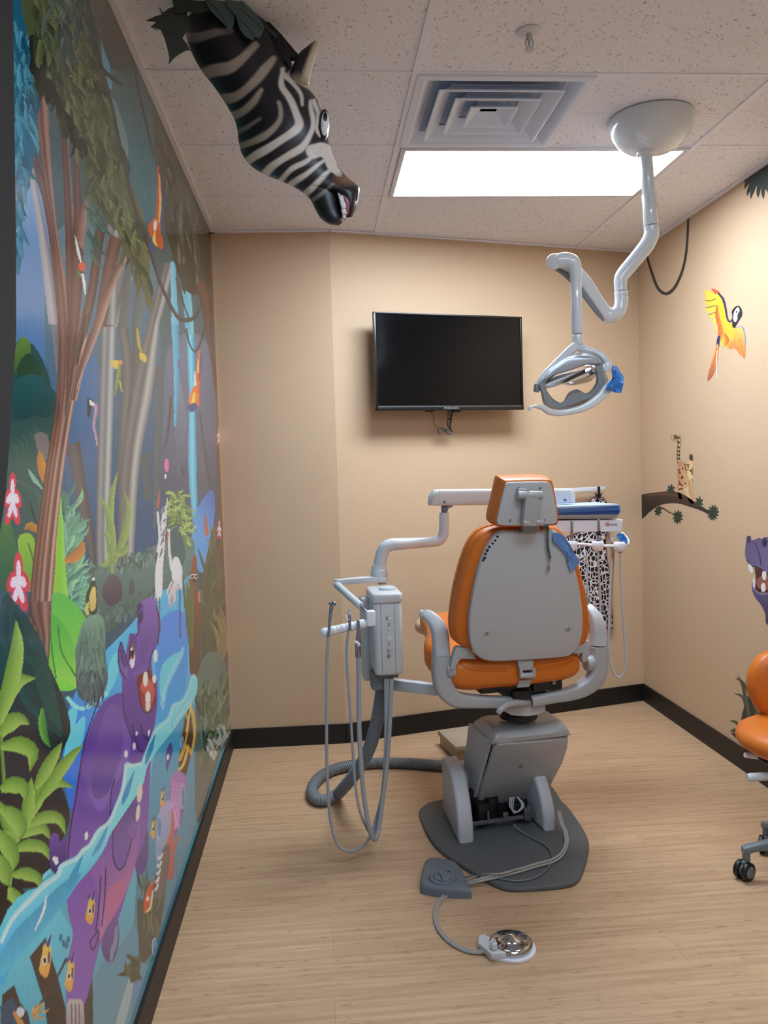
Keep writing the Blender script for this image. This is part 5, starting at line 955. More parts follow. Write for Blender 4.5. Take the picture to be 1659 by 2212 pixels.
# ------------------------------------------------------------ dental chair
co_ = ony(1140, 1530, 3.15); CF = Frame((co_.x, 3.15, 0), .17)
ch = thing('dental_chair', 'orange and grey dental chair seen from behind on a dark grey floor plate', 'dental chair', (co_.x, 3.15, 0), .17)
M_cg = mat('chair_grey_plastic', (.70, .71, .725), rough=.42, bump=.12, bscale=900); M_cg2 = mat('chair_silver_paint', (.66, .67, .68), rough=.36, metal=.15); M_or = mat('orange_vinyl', (.80, .43, .13), rough=.42, bump=.15, bscale=260, spec=.4)
M_plate = mat('dark_grey_rubber', (.34, .35, .355), rough=.6, bump=.2, bscale=300); M_blk = mat('black_mechanism', (.05, .05, .055), rough=.45); M_unit = mat('unit_grey_plastic', (.76, .78, .79), rough=.32, coat=.15); M_wh = mat('white_plastic', (.90, .91, .94), rough=.3); M_hose = mat('grey_hose', (.62, .64, .66), rough=.45); M_steel = mat('brushed_steel', (.62, .62, .66), rough=.22, metal=1)
def c2(v): return (880+v[0]/3.19, 1000+v[1]/3.19)
def c3(v): return (640+v[0]/2.5136, 1450+v[1]/2.5136)
# floor plate
pl = [(668, 775), (672, 745), (720, 710), (800, 690), (900, 620), (1330, 600), (1440, 700), (1480, 740), (1550, 840), (1588, 920), (1578, 1010), (1545, 1105), (1500, 1145), (1400, 1163), (1250, 1174), (1160, 1174), (1095, 1158), (1000, 1110), (870, 1030), (770, 955), (715, 885), (690, 830)]
P = [CF.top(*c3(v), .018) for v in pl]; P = cr(P, 3, closed=True)
bm = NB(); prism(bm, [(p_.x, p_.y, 0) for p_ in P], (0, 0, .018), bev=.006); finish('floor_plate', bm, M_plate, ch)
# side housings of the base
def profx(bm, yz, x0, x1, bev=.012): prism(bm, [(x0, y, z) for y, z in yz], (x1-x0, 0, 0), bev=bev)
fl = CF.top(*c3((890, 937)), .018); fr = CF.top(*c3((972, 933)), .018); gl = CF.top(*c3((1368, 893)), .018); gr = CF.top(*c3((1435, 889)), .018)
yz = [(fl.y, .018), (fl.y+.005, .09), (fl.y+.045, .17), (fl.y+.11, .235), (fl.y+.16, .256), (fl.y+.28, .264), (fl.y+.325, .245), (fl.y+.33, .018)]
bm = NB(); profx(bm, cr([(0, y, z) for y, z in yz[:6]], 4) and [(v.y, v.z) for v in cr([(0, y, z) for y, z in yz[:6]], 4)]+yz[6:], fl.x-.006, fr.x)
for v in bm.verts: v.co.x += (v.co.y-fl.y)*.13

finish('side_housing', bm, M_cg, ch, smooth=40)
bm = NB(); profx(bm, [(v.y, v.z) for v in cr([(0, y, z) for y, z in yz[:6]], 4)]+yz[6:], gl.x, gr.x+.006); finish('side_housing', bm, M_cg, ch, smooth=40)
bm = NB(); box(bm, ((fr.x+gl.x)/2+.02, fl.y+.30, .12), (gl.x-fr.x+.02, .16, .18), bev=.02); finish('rear_housing', bm, M_cg, ch)
# mechanism between them
bm = NB(); cxm = (fr.x+gl.x)/2; wm = gl.x-fr.x
box(bm, (cxm, fl.y+.17, .09), (wm, .03, .13)); box(bm, (cxm-.07, fl.y+.12, .08), (.05, .07, .08), bev=.005); cyl(bm, (cxm-.02, fl.y+.14, .03), (cxm-.02, fl.y+.14, .13), .03); box(bm, (cxm+.09, fl.y+.13, .07), (.06, .05, .06), bev=.004)
finish('pump_mechanism', bm, M_blk, ch)
bm = NB(); box(bm, (cxm, fl.y+.075, .055), (wm, .012, .016), bev=.002); box(bm, (cxm-.06, fl.y+.07, .075), (.008, .008, .05)); box(bm, (cxm+.10, fl.y+.07, .07), (.012, .02, .05), bev=.002); cyl(bm, (cxm+.115, fl.y+.07, .04), (cxm+.115, fl.y+.07, .10), .009); box(bm, (cxm+.01, fl.y+.06, .08), (.022, .01, .022), bev=.003); finish('cross_bracket', bm, mat('zinc_bracket', (.42, .42, .44), rough=.4, metal=.5), ch)
for k in range(3):
    bm = NB(); tube(bm, [(cxm+.04+.008*k, fl.y+.08, .14), (cxm+.03+.006*k, fl.y+.06, .11-.01*k), (cxm+.06, fl.y+.055, .088), (cxm+.09-.004*k, fl.y+.06, .11), (cxm+.07, fl.y+.08, .14)], .003, seg=8); finish('internal_hose', bm, M_hose, ch)
# lift arm: leaning box, cover plate toward the viewer
SL = -.62; Z0, V0 = .471, -.05
def A_(v, off=0): x, y = c3(v); return CF(x, y, V0+off, Z0, SL)
out = [A_(v) for v in ((1092, 398), (1200, 390), (1470, 368), (1480, 372), (1473, 425), (1448, 500), (1395, 600), (1352, 702), (1335, 712), (1160, 730), (992, 746), (978, 730), (1010, 640), (1050, 520), (1078, 420))]
nrm = Vector((0, 1, -SL)).normalized()
bm = NB(); prism(bm, out, nrm*.03, bev=.008); finish('lift_cover', bm, M_cg2, ch, smooth=40)
bm = NB(); c = A_((1220, 516)); lathe(bm, [(0, 0), (.012, 0), (.014, -.002), (.014, -.006)], M=axis_m(c-nrm*.0008, -nrm)); finish('cover_badge', bm, mat('badge_grey', (.58, .59, .60), rough=.3, metal=.4), ch)
# body of the lift arm behind the cover
tl, tr = A_((1085, 400)), A_((1478, 372)); bl, br2 = A_((985, 740)), A_((1345, 708))
bm = NB(); rings = []
for k in range(9):
    t = k/8; l = bl.lerp(tl, t); r_ = br2.lerp(tr, t); cx1 = (l.x+r_.x)/2; hw = (r_.x-l.x)/2-.004; y0 = l.y+.035; dp = .11+.07*t
    rings.append([(cx1-hw, y0, l.z), (cx1+hw, y0, l.z), (cx1+hw, y0+dp, l.z), (cx1-hw, y0+dp, l.z)])
loft(bm, rings); finish('lift_arm', bm, M_blk, ch)
for s_ in (-1, 1):
    bm = NB(); rings = []
    for k in range(13):
        t = k/12; l = bl.lerp(tl, t*1.0); r_ = br2.lerp(tr, t); e = (l.x-.012) if s_ < 0 else (r_.x+.004); w_ = .014; y0 = l.y+.022+.0*t; dp = .14+.09*t
        z = l.z+.012*t; rings.append([(e-w_/2, y0, z), (e+w_/2, y0, z), (e+w_/2, y0+dp, z), (e-w_/2, y0+dp, z)])
    loft(bm, rings); bmesh.ops.bevel(bm, geom=[e for e in bm.edges], offset=.003, segments=2, affect='EDGES') if False else None
    finish('lift_side_cover', bm, M_cg, ch)
# top cap: rounded saddle
bm = NB(); zt_ = tl.z; hw = (tr.x-tl.x)/2+.010; cx1 = (tl.x+tr.x)/2-.006; rings = []
for k in range(25):
    u = -1+2*k/24; x = cx1+hw*u; e = (1-abs(u)**6)**(1/3) if abs(u) < 1 else 0; top = zt_+.006+(.055+.014*abs(u)**1.5)*max(.25, e); sag = .03*(1-u*u)
    yb = tl.y+.0; h_ = (.062-.012*(1-u*u))*(1-abs(u)**7)**.4 if abs(u) < 1 else 0; rings.append([(x, yb+.002, zt_+.003), (x, yb-.004, zt_+.006+.3*h_), (x, yb+.002+.3*sag, zt_+.006+.7*h_), (x, yb+.018+sag, zt_+.006+.93*h_), (x, yb+.045+sag, zt_+.006+h_), (x, yb+.18, zt_+.006+h_), (x, yb+.23, zt_+.8*h_-.01), (x, yb+.25, zt_-.08)])
loft(bm, rings); bmesh.ops.recalc_face_normals(bm, faces=bm.faces); finish('top_cap', bm, M_cg2, ch, smooth=45)
for v in ((1115, 287), (1385, 268)):
    bm = NB(); x, y = c3(v); p_ = CF(x, y, tl.y+.05); cyl(bm, p_, p_+Vector((0, -.002, .002)), .004, seg=10); finish('screw', bm, M_steel, ch)
# turntable, brake lever
sw = CF(*c2((830, 1690)), 0); 
bm = NB(); lathe(bm, [(0, 0), (.075, 0), (.078, .02), (.05, .035), (0, .035)], c=(sw.x-.01, .07, zt_+.075), seg=40); finish('turntable', bm, M_blk, ch)
a_, b_2 = CF(*c2((650, 1690)), -.06), CF(*c2((955, 1670)), -.06)
bm = NB(); q = [CF(*c2(v), -.06) for v in ((645, 1700), (700, 1670), (835, 1660), (955, 1655), (955, 1712), (900, 1740), (820, 1750), (720, 1742))]; prism(bm, [(v.x, v.y, v.z) for v in q], (0, .13, 0), bev=.006); finish('turntable_cover', bm, M_cg, ch, smooth=40)
bm = NB(); B_ = lambda x, y, d: CF(*c2((x, y)), d)
tube(bm, [B_(625, 1725, -.14), B_(640, 1700, -.14), B_(680, 1668, -.13), B_(730, 1655, -.11), B_(790, 1652, -.09), B_(832, 1650, -.07)], [.010, .012, .013, .013, .012, .012], seg=16); finish('brake_lever', bm, M_cg2, ch)
# U shaped arm support
def bar(bm, pts, w_, th, pw=.5, seg=20):
    """rounded flat bar; pts in chair space, w_ in the x-z plane, th along y"""
    P = cr([Vector((*p_, ww)) for p_, ww in zip(pts, w_)], 8); rings = []
    for i, q in enumerate(P):
        a = P[max(0, i-1)]; b_ = P[min(len(P)-1, i+1)]; T = Vector((b_[0]-a[0], b_[1]-a[1], b_[2]-a[2])).normalized(); n = T.cross(Vector((0, 1, 0))).normalized(); o_ = n.cross(T)
        c = Vector(q[:3]); rings.append([c+n*math.copysign(abs(math.cos(t))**pw, math.cos(t))*q[3]/2+o_*math.copysign(abs(math.sin(t))**pw, math.sin(t))*th/2 for t in (2*PI*k/seg for k in range(seg))])
    loft(bm, rings); bmesh.ops.recalc_face_normals(bm, faces=bm.faces); return bm
pxm = 3.1/F/3.19     # metres per crop pixel at the chair's distance
ul = [(232, 1325), (232, 1400), (236, 1480), (262, 1560), (325, 1625), (430, 1640), (560, 1645), (720, 1650)]
uw = [112, 118, 122, 122, 105, 88, 78, 74]
bm = NB(); bar(bm, [B_(x, y, -.06) for x, y in ul], [w_*pxm*1.07 for w_ in uw], .055); finish('arm_support', bm, M_cg2, ch, smooth=50)
ur = [(1318, 1265), (1318, 1340), (1312, 1420), (1285, 1490), (1215, 1550), (1110, 1590), (990, 1612), (845, 1640)]
bm = NB(); bar(bm, [B_(x, y, -.06) for x, y in ur], [w_*pxm*1.07 for w_ in uw], .055); finish('arm_support', bm, M_cg2, ch, smooth=50)
bm = NB(); bar(bm, [B_(233, 1327, -.055), B_(230, 1250, -.05), B_(222, 1170, -.045), B_(196, 1110, -.03), B_(155, 1065, 0), B_(120, 1045, .05)], [v*pxm for v in (114, 116, 112, 102, 84, 48)], .05)
finish('armrest', bm, M_cg, ch, smooth=50)
bm = NB(); bar(bm, [B_(233, 1322, -.055), B_(231, 1245, -.05), B_(226, 1160, -.045), B_(214, 1090, -.03), B_(196, 1045, 0), B_(160, 1027, .10), B_(110, 1035, .25)], [v*pxm for v in (90, 90, 84, 70, 52, 50, 40)], .06) if False else None
bm = NB(); bar(bm, [B_(1318, 1262, -.055), B_(1318, 1200, -.05), B_(1312, 1130, -.045), B_(1290, 1060, -.03), B_(1255, 1015, 0), B_(1225, 1000, .05)], [v*pxm for v in (112, 112, 104, 84, 60, 40)], .05)
finish('armrest', bm, M_cg, ch, smooth=50)
# pivots and straps holding the back
for x, y, sx in ((300, 1425, 1), (1245, 1380, -1)):
    bm = NB(); c = B_(x, y, -.07); cyl(bm, c+Vector((-.02*sx, 0, 0)), c+Vector((.012*sx, 0, 0)), .030, bev=.004, seg=28); finish('pivot', bm, M_cg2, ch, smooth=50)
bm = NB(); prism(bm, [B_(x, y, -.11) for x, y in ((350, 1265), (440, 1272), (480, 1355), (365, 1350), (345, 1390), (325, 1425), (300, 1430), (300, 1395), (320, 1320), (335, 1275))], (0, .03, 0), bev=.004); finish('back_strap', bm, M_cg2, ch)
bm = NB(); prism(bm, [B_(x, y, -.11) for x, y in ((1150, 1240), (1250, 1222), (1260, 1300), (1258, 1330), (1235, 1370), (1215, 1380), (1205, 1350), (1210, 1312), (1150, 1318))], (0, .03, 0), bev=.004); finish('back_strap', bm, M_cg2, ch)
# backrest: grey shell and orange cushion
BZ, BV, BS = .78, -.14, -.30
def K_(x, y, off=0): return CF(*c2((x, y)), BV+off, BZ, BS)
bn = Vector((0, 1, -BS)).normalized()
sh = [(675, 475), (820, 478), (1000, 470), (1050, 495), (1090, 545), (1130, 630), (1160, 740), (1190, 870), (1208, 1000), (1212, 1120), (1200, 1220), (1170, 1290), (1110, 1335), (1000, 1350), (820, 1362), (640, 1372), (540, 1365), (480, 1330), (445, 1270), (430, 1190), (428, 1090), (445, 960), (470, 830), (500, 710), (540, 610), (590, 530), (630, 490)]
bm = NB(); prism(bm, cr([K_(*v) for v in sh], 4, closed=True), bn*.028, bev=.008); finish('back_shell', bm, M_cg, ch, smooth=40)
cu = [(640, 462), (820, 452), (1000, 452), (1060, 470), (1110, 530), (1160, 630), (1200, 740), (1232, 870), (1255, 1000), (1262, 1120), (1250, 1215), (1200, 1280), (1000, 1330), (800, 1345), (560, 1345), (420, 1290), (345, 1255), (318, 1170), (325, 1060), (345, 930), (375, 800), (410, 680), (460, 570), (530, 495)]
bm = NB(); Pc = cr([K_(*v, .026) for v in cu], 4, closed=True); cc = sum(Pc, Vector())/len(Pc); rings = []
for f_, d in ((.93, 0), (.985, .008), (1.0, .03), (1.0, .055), (.98, .08), (.93, .098), (.8, .108), (.5, .112), (.15, .112)): rings.append([cc+(p_-cc)*f_+bn*d for p_ in Pc])
loft(bm, rings); bmesh.ops.recalc_face_normals(bm, faces=bm.faces); finish('backrest_cushion', bm, M_or, ch, smooth=60)
bm = NB(); tube(bm, [cc+(p_-cc)*1.003+bn*.05 for p_ in Pc[-34:]+Pc[:2]], .0022, seg=6, smooth=0); finish('seam_piping', bm, M_or, ch)
for v in ((547, 1170), (1105, 1145)):
    bm = NB(); c = K_(*v); lathe(bm, [(0, -.0015), (.007, -.0015), (.0085, .0005), (.012, .0002), (.0135, .002), (.0135, .004)], M=axis_m(c-bn*.002, bn), seg=24); finish('bolt_recess', bm, M_cg2, ch)
    bm = NB(); cyl(bm, c-bn*.001, c-bn*.005, .0055, seg=14); finish('bolt', bm, M_steel, ch)
for v in ((757, 477),):
    bm = NB(); c = K_(*v); cyl(bm, c, c-bn*.004, .004, seg=12); finish('bolt', bm, M_steel, ch)
# worn edge of the shell at upper left: dark scuffs
for v in ((533, 655), (524, 672), (540, 628), (551, 603), (566, 580), (588, 556), (606, 535), (622, 510)):
    bm = NB(); c = K_(*v); lathe(bm, [(0, -.0006), (.004+.0015*((v[0]) % 2), -.0006), (.005, .001)], M=axis_m(c, bn), seg=10); finish('scuff_mark', bm, M_blk, ch)
# headrest
hz = 1.36; HV, HS = -.335, -.22
def H_(x, y, off=0): return CF(*c2((x, y)), HV+off, hz, HS)
hn = Vector((0, 1, -HS)).normalized()
hp = [(700, 135), (850, 132), (970, 132), (992, 145), (1005, 200), (1025, 300), (1035, 380), (1028, 412), (1005, 424), (820, 432), (650, 432), (625, 424), (618, 400), (640, 300), (665, 200), (680, 148)]
bm = NB(); prism(bm, [H_(*v) for v in hp], hn*.012, bev=.003); finish('headrest_plate', bm, M_cg, ch)
ho = [(690, 122), (850, 117), (975, 118), (1003, 132), (1018, 200), (1036, 300), (1046, 380), (1038, 420), (1008, 434), (820, 442), (645, 442), (612, 430), (605, 400), (628, 300), (652, 200), (668, 134)]
bm = NB(); Pc = cr([H_(*v, .010) for v in ho], 3, closed=True); cc = sum(Pc, Vector())/len(Pc); rings = []
for f_, d in ((.96, 0), (1.0, .006), (1.03, .03), (1.045, .055), (1.03, .078), (.97, .095), (.8, .102), (.4, .104), (.1, .104)): rings.append([cc+(p_-cc)*f_+hn*d for p_ in Pc])
loft(bm, rings); bmesh.ops.recalc_face_normals(bm, faces=bm.faces); finish('headrest_cushion', bm, M_or, ch, smooth=60)
for v in ((764, 174), (914, 172), (708, 394), (942, 392)):
    bm = NB(); c = H_(*v); cyl(bm, c, c-hn*.004, .004, seg=12); finish('screw', bm, M_steel, ch)
bm = NB(); cyl(bm, H_(758, 222, -.022), H_(828, 222, -.022), .0135, bev=.004); box(bm, H_(790, 205, -.01), (.035, .022, .03), bev=.004); finish('hinge_knuckle', bm, M_cg2, ch)
bm = NB(); cyl(bm, H_(832, 222, -.022), H_(930, 222, -.022), .0145, bev=.004); finish('hinge_barrel', bm, M_cg2, ch)
bm = NB(); prism(bm, [H_(*v, -.035) for v in ((822, 210), (905, 210), (908, 262), (925, 285), (922, 340), (905, 355), (905, 440), (808, 440), (800, 400), (812, 300))], hn*.03, bev=.005); finish('headrest_link', bm, M_cg2, ch)
bm = NB(); cyl(bm, H_(792, 412, -.025), H_(836, 412, -.025), .013, bev=.004); cyl(bm, H_(878, 408, -.025), H_(935, 408, -.025), .013, bev=.004); finish('lower_hinge', bm, M_cg2, ch)
bm = NB(); prism(bm, [H_(*v, .01) for v in ((795, 435), (912, 432), (912, 465), (880, 482), (795, 480))], hn*.03, bev=.003); finish('headrest_bar', bm, mat('bar_grey', (.52, .53, .54), rough=.35, metal=.4), ch)
# centre spine below the shell
bm = NB(); prism(bm, [B_(x, y, -.12) for x, y in ((760, 1360), (872, 1358), (866, 1430), (775, 1432))], (0, .02, 0), bev=.003); prism(bm, [B_(x, y, -.10) for x, y in ((775, 1480), (868, 1478), (840, 1545), (760, 1550))], (0, .02, 0), bev=.003); finish('spine_link', bm, M_cg2, ch)
bm = NB(); cyl(bm, B_(772, 1466, -.12), B_(874, 1462, -.12), .012, bev=.003); box(bm, B_(780, 1445, -.12), (.012, .02, .035), bev=.003); box(bm, B_(868, 1442, -.12), (.012, .02, .035), bev=.003); finish('spine_hinge', bm, M_cg2, ch)
bm = NB(); box(bm, B_(823, 1450, -.118), (.028, .01, .018)); finish('hinge_gap', bm, M_blk, ch); bm = NB(); box(bm, B_(778, 1590, -.075), (.068, .05, .03)); finish('swivel_block', bm, M_blk, ch)
# seat cushion: rises toward the feet, rounded section, waisted
bm = NB(); rings = []
yb0 = -.085; zb0 = B_(780, 1540, yb0).z; xc = (B_(300, 1450, yb0).x+B_(1195, 1420, yb0).x)/2; hwb = (B_(1195, 1420, yb0).x-B_(300, 1450, yb0).x)/2
S_ = [(-.10, .86, .035, .0), (-.085, .98, .055, 0), (-.04, 1.02, .072, .0), (.06, 1.06, .078, .005), (.20, 1.06, .078, .022), (.34, .86, .072, .028), (.48, .70, .062, .040), (.60, .60, .054, .046), (.70, .54, .046, .048), (.76, .46, .04, .046), (.79, .26, .02, .045)]
for y, wf, hh, dz in cr([(a, b, c) for a, b, c, _ in S_], 3) and [(*v, d[0]) for v, d in zip(cr([(a, b, c) for a, b, c, _ in S_], 3), [(x.x,) for x in cr([(d, 0, 0) for *_, d in S_], 3)])]:
    ring = []
    for k in range(40):
        t = 2*PI*k/40; c = math.copysign(abs(math.cos(t))**.45, math.cos(t)); s_ = math.copysign(abs(math.sin(t))**.6, math.sin(t)); side = .010*abs(c)**4 if s_ > 0 else 0
        ring.append((xc+hwb*wf*c, y, zb0+.062+dz+s_*hh+side))
    rings.append(ring)
loft(bm, rings); bmesh.ops.recalc_face_normals(bm, faces=bm.faces); finish('seat_cushion', bm, M_or, ch, smooth=70)
bm = NB(); 
tube(bm, [B_(380, 1370, -.105), B_(430, 1395, -.115), B_(560, 1405, -.118), B_(700, 1402, -.118)], .0022, seg=6); finish('seat_seam', bm, M_or, ch); bm = NB(); tube(bm, [B_(880, 1395, -.118), B_(1000, 1385, -.118), B_(1100, 1365, -.115), B_(1160, 1345, -.105)], .0022, seg=6); finish('seat_seam', bm, M_or, ch)
bm = NB(); box(bm, (xc+.02, .26, zb0+.07), (.30, .60, .03), bev=.006, rot=Matrix.Rotation(.20, 3, 'X')); finish('footrest_shell', bm, M_cg, ch)
bm = NB(); rings = []
for y, wf, hh, dz in ((.74, .40, .03, .075), (.80, .46, .04, .075), (.85, .44, .042, .075), (.89, .34, .03, .075)): rings.append([(xc-.01+hwb*wf*math.copysign(abs(math.cos(2*PI*k/28))**.6, math.cos(2*PI*k/28)), y, zb0+dz+hh*math.copysign(abs(math.sin(2*PI*k/28))**.7, math.sin(2*PI*k/28))) for k in range(28)])
loft(bm, rings); bmesh.ops.recalc_face_normals(bm, faces=bm.faces); finish('foot_cover', bm, mat('clear_vinyl_cover', (.80, .66, .52), rough=.3), ch, smooth=60)
# under the seat
bm = NB(); box(bm, B_(560, 1532, -.03), (.10, .10, .035), bev=.003); box(bm, B_(930, 1515, -.03), (.12, .10, .035), bev=.003); box(bm, B_(780, 1545, 0), (.16, .12, .05), bev=.004); box(bm, B_(650, 1545, -.05), (.03, .04, .02)); finish('seat_frame', bm, M_blk, ch)
bm = NB(); box(bm, (B_(780, 1500, 0).x, .03, zb0-.0), (.06, .08, .09), bev=.005); finish('seat_post', bm, M_blk, ch)
for k, (x, y) in enumerate(((620, 1520), (660, 1510), (690, 1518))): bm = NB(); tube(bm, [B_(x-20, y+10, -.075), B_(x, y-8, -.08), B_(x+25, y+12, -.075)], .002, seg=6); finish('seat_wire', bm, M_steel, ch)
for x, y in ((1010, 1508), (505, 1525)): bm = NB(); box(bm, B_(x, y, -.085), (.015, .008, .02), bev=.001); finish('bracket', bm, M_steel, ch)
# film stuck on the backrest, bib chain
crumple('barrier_film', [(998, 482), (1040, 478), (1080, 505), (1120, 560), (1150, 620), (1180, 665), (1182, 700), (1165, 705), (1150, 735), (1125, 752), (1105, 700), (1095, 640), (1040, 570), (1005, 545)], ch, CF, lambda p_, d: K_(p_[0], p_[1], d), -.006, mat('blue_film_on_back', (.36, .55, .80), rough=.32, spec=.6), .0045, 4, .001)
bc = thing('bib_chain', 'green coiled bib chain with metal clip hanging on the chair back', 'bib chain', tuple(CF.M @ K_(965, 440, -.008)))
def G_(x, y, off=-.012): return CF.M @ K_(x, y, off) - Vector(bc.location)
bm = NB(); path = cr([G_(932, 436, -.02), G_(958, 432, -.022), G_(966, 450), G_(966, 520), G_(970, 590), G_(985, 660)], 10); pts = []
L_len = 46
for i in range(L_len*8+1):
    t = i/(L_len*8)*(len(path)-1); j = min(int(t), len(path)-2); c = path[j].lerp(path[j+1], t-j); T = (path[j+1]-path[j]).normalized(); n = T.cross(Vector((0, 1, 0))).normalized(); b_ = T.cross(n); a = 2*PI*i/8
    pts.append(c+(n*math.cos(a)+b_*math.sin(a))*.0036)
tube(bm, pts, .0013, seg=6, smooth=0); finish('coil', bm, mat('green_coil', (.05, .36, .30), rough=.3), bc)
bm = NB(); cyl(bm, G_(983, 655), G_(978, 690), .0018); box(bm, G_(975, 718), (.007, .005, .020), bev=.002); box(bm, G_(972, 738), (.006, .006, .012), bev=.002); finish('clip', bm, M_steel, bc)
# ------------------------------------------------------------ instrument unit beside the chair
def c1(v): return (660+v[0]/3.95, 1000+v[1]/3.95)
UY = 3.12; uo = ony(*c1((712, 1800)), UY); UF = Frame((uo.x, UY, 0), .05)
un = thing('instrument_unit', 'grey control box with instrument arms mounted left of the dental chair', 'dental unit', (uo.x, UY, 0), .05)
def U_(x, y, d=0): return UF(*c1((x, y)), d)
l, r_ = U_(585, 1500).x, U_(832, 1500).x; zt1 = U_(700, 1190).z; zb1 = U_(700, 1820).z; W_ = r_-l; cxu = (l+r_)/2
def rrect(hx, hy, rad, n=6):
    out = []
    for cx, cy, a0 in ((hx-rad, hy-rad, 0), (-hx+rad, hy-rad, 90), (-hx+rad, -hy+rad, 180), (hx-rad, -hy+rad, 270)):
        for k in range(n+1): a = math.radians(a0+90*k/n); out.append((cx+rad*math.cos(a), cy+rad*math.sin(a)))
    return out
dep = .20
def slab(bm, cx, cy, hx, hy, z0, z1, rad, edge, bot=None):
    rings = []
    for z, s_ in ((z0, -edge), (z0+edge*.3, -edge*.3), (z0+edge, 0), (z1-edge, 0), (z1-edge*.3, -edge*.3), (z1, -edge)): rings.append([(cx+x, cy+y, z) for x, y in rrect(hx+s_, hy+s_, rad)])
    loft(bm, rings); bmesh.ops.recalc_face_normals(bm, faces=bm.faces)
bm = NB(); slab(bm, cxu, dep/2+.012, W_/2, dep/2+.012, zb1+.0, zt1+.004, .018, .014); finish('control_box', bm, M_unit, un, smooth=45)
bm = NB(); slab(bm, cxu, dep/2+.006, W_/2+.004, dep/2+.016, zt1-.004, U_(700, 1110).z, .022, .010); finish('box_lid', bm, M_unit, un, smooth=45)
bm = NB(); box(bm, (l-.006, dep+.0, (zb1+zt1)/2-.03), (.045, .10, zt1-zb1+.05), bev=.01); finish('mounting_column', bm, M_unit, un)
bm = NB(); ztop = U_(700, 1110).z; p_ = UF.top(*c1((697, 1078)), ztop); lathe(bm, [(0, .010), (.030, .010), (.033, .006), (.033, 0), (0, 0)], c=(p_.x, p_.y, ztop-.001)); finish('cup_ring', bm, M_unit, un)
bm = NB(); p_ = UF.top(*c1((655, 1030)), ztop); lathe(bm, [(0, .004), (.017, .004), (.019, .001), (.019, 0), (0, 0)], c=(p_.x, p_.y, ztop-.001)); finish('port_cap', bm, M_unit, un)
# front panel: two grooves and the controls
M_gr = mat('panel_groove', (.42, .44, .46), rough=.5)
for x in (648, 765):
    bm = NB(); a = U_(x, 1195, -.0005); b_ = U_(x, 1800, -.0005); box(bm, ((a.x+b_.x)/2, -.0003, (a.z+b_.z)/2), (.0014, .0012, a.z-b_.z-.006)); finish('panel_groove', bm, M_gr, un, smooth=0)
M_btn = mat('panel_button', (.82, .84, .86), rough=.3)
for x, y, rr, m_ in ((714, 1327, 15, M_btn), (714, 1413, 15, M_btn), (714, 1498, 24, M_btn), (713, 1583, 6, M_btn)):
    bm = NB(); c = U_(x, y); cyl(bm, c+Vector((0, .003, 0)), c+Vector((0, -.005, 0)), rr*UY/F/3.95, bev=.002, seg=24); finish('control_button', bm, m_, un)
bm = NB(); c = U_(712, 1643); cyl(bm, c+Vector((0, .003, 0)), c+Vector((0, -.008, 0)), .0058, bev=.001); finish('toggle_switch', bm, M_steel, un)
def mk(pts, r=.0007):
    bm = NB(); tube(bm, [U_(x, y, -.0006) for x, y in pts], r, seg=6, smooth=4); finish('panel_symbol', bm, M_blk, un)
mk([(706, 1312), (694, 1318), (690, 1330), (696, 1340)], .0012); mk([(700, 1370), (724, 1370)]); mk([(702, 1388), (724, 1388)]); mk([(702, 1370), (712, 1379), (702, 1388)]); mk([(700, 1590), (700, 1612)]); mk([(700, 1602), (724, 1600)]); mk([(724, 1592), (724, 1610)]); mk([(706, 1536), (718, 1536)]); mk([(706, 1546), (720, 1548)]); mk([(706, 1556), (716, 1556)]); mk([(696, 1630), (704, 1620), (720, 1620)]); mk([(697, 1650), (700, 1662), (706, 1668)])
# outlet block and bar to the chair
bm = NB(); box(bm, (U_(630, 1870, .05).x, .09, U_(630, 1870, .05).z), (.055, .08, .065), bev=.004); box(bm, (cxu, .07, zb1-.006), (.08, .07, .022), bev=.004); finish('outlet_block', bm, M_gr, un)
a = UF.M @ U_(725, 1885, .14); b_ = CF.M @ B_(200, 1560, .0); 
bm = NB(); d = b_-a; Minv = UF.I; bx = Vector(Minv @ ((a+b_)/2)); ang = math.atan2((Minv @ b_ - Minv @ a).y, (Minv @ b_ - Minv @ a).x); slope = math.atan2(d.z, Vector((d.x, d.y)).length)
box(bm, bx, (d.length+.02, .035, .042), bev=.003, rot=(Matrix.Rotation(ang, 3, 'Z') @ Matrix.Rotation(-slope, 3, 'Y'))); finish('mounting_bar', bm, M_unit, un)
# post, flat arm, telescopic arm with holder bar
PY = .26; pc_ = U_(628, 960, PY)
bm = NB(); lathe(bm, [(0, 0), (.033, 0), (.035, .004), (.035, .026), (.031, .029), (.030, .034), (.0295, .046), (.026, .048), (0, .048)], c=(pc_.x, PY, U_(628, 968, PY).z), seg=40); finish('post_collar', bm, M_unit, un, smooth=50)
bm = NB(); z0 = U_(628, 1010, PY).z; lathe(bm, [(0, 0), (.036, 0), (.038, .003), (.038, .017), (.035, .02), (0, .02)], c=(pc_.x, PY, z0), seg=40); e0 = U_(250, 975, PY-.06)
arm = []
for k in range(13): a = math.radians(90+180*k/12); arm.append((e0.x+.010+.012*math.cos(a), e0.y+.012*math.sin(a), z0+.002))
arm += [(pc_.x-.01, PY-.035, z0+.002), (pc_.x, PY-.036, z0+.002), (pc_.x, PY+.036, z0+.002), (pc_.x-.01, PY+.035, z0+.002)]
prism(bm, arm, (0, 0, .022), bev=.003); finish('swing_arm', bm, M_unit, un, smooth=45)
t0 = U_(262, 1035, PY-.06); t1 = U_(468, 1220, .0)
bm = NB(); cyl(bm, U_(262, 995, PY-.06), U_(262, 1050, PY-.06), .005); finish('pivot_pin', bm, M_steel, un)
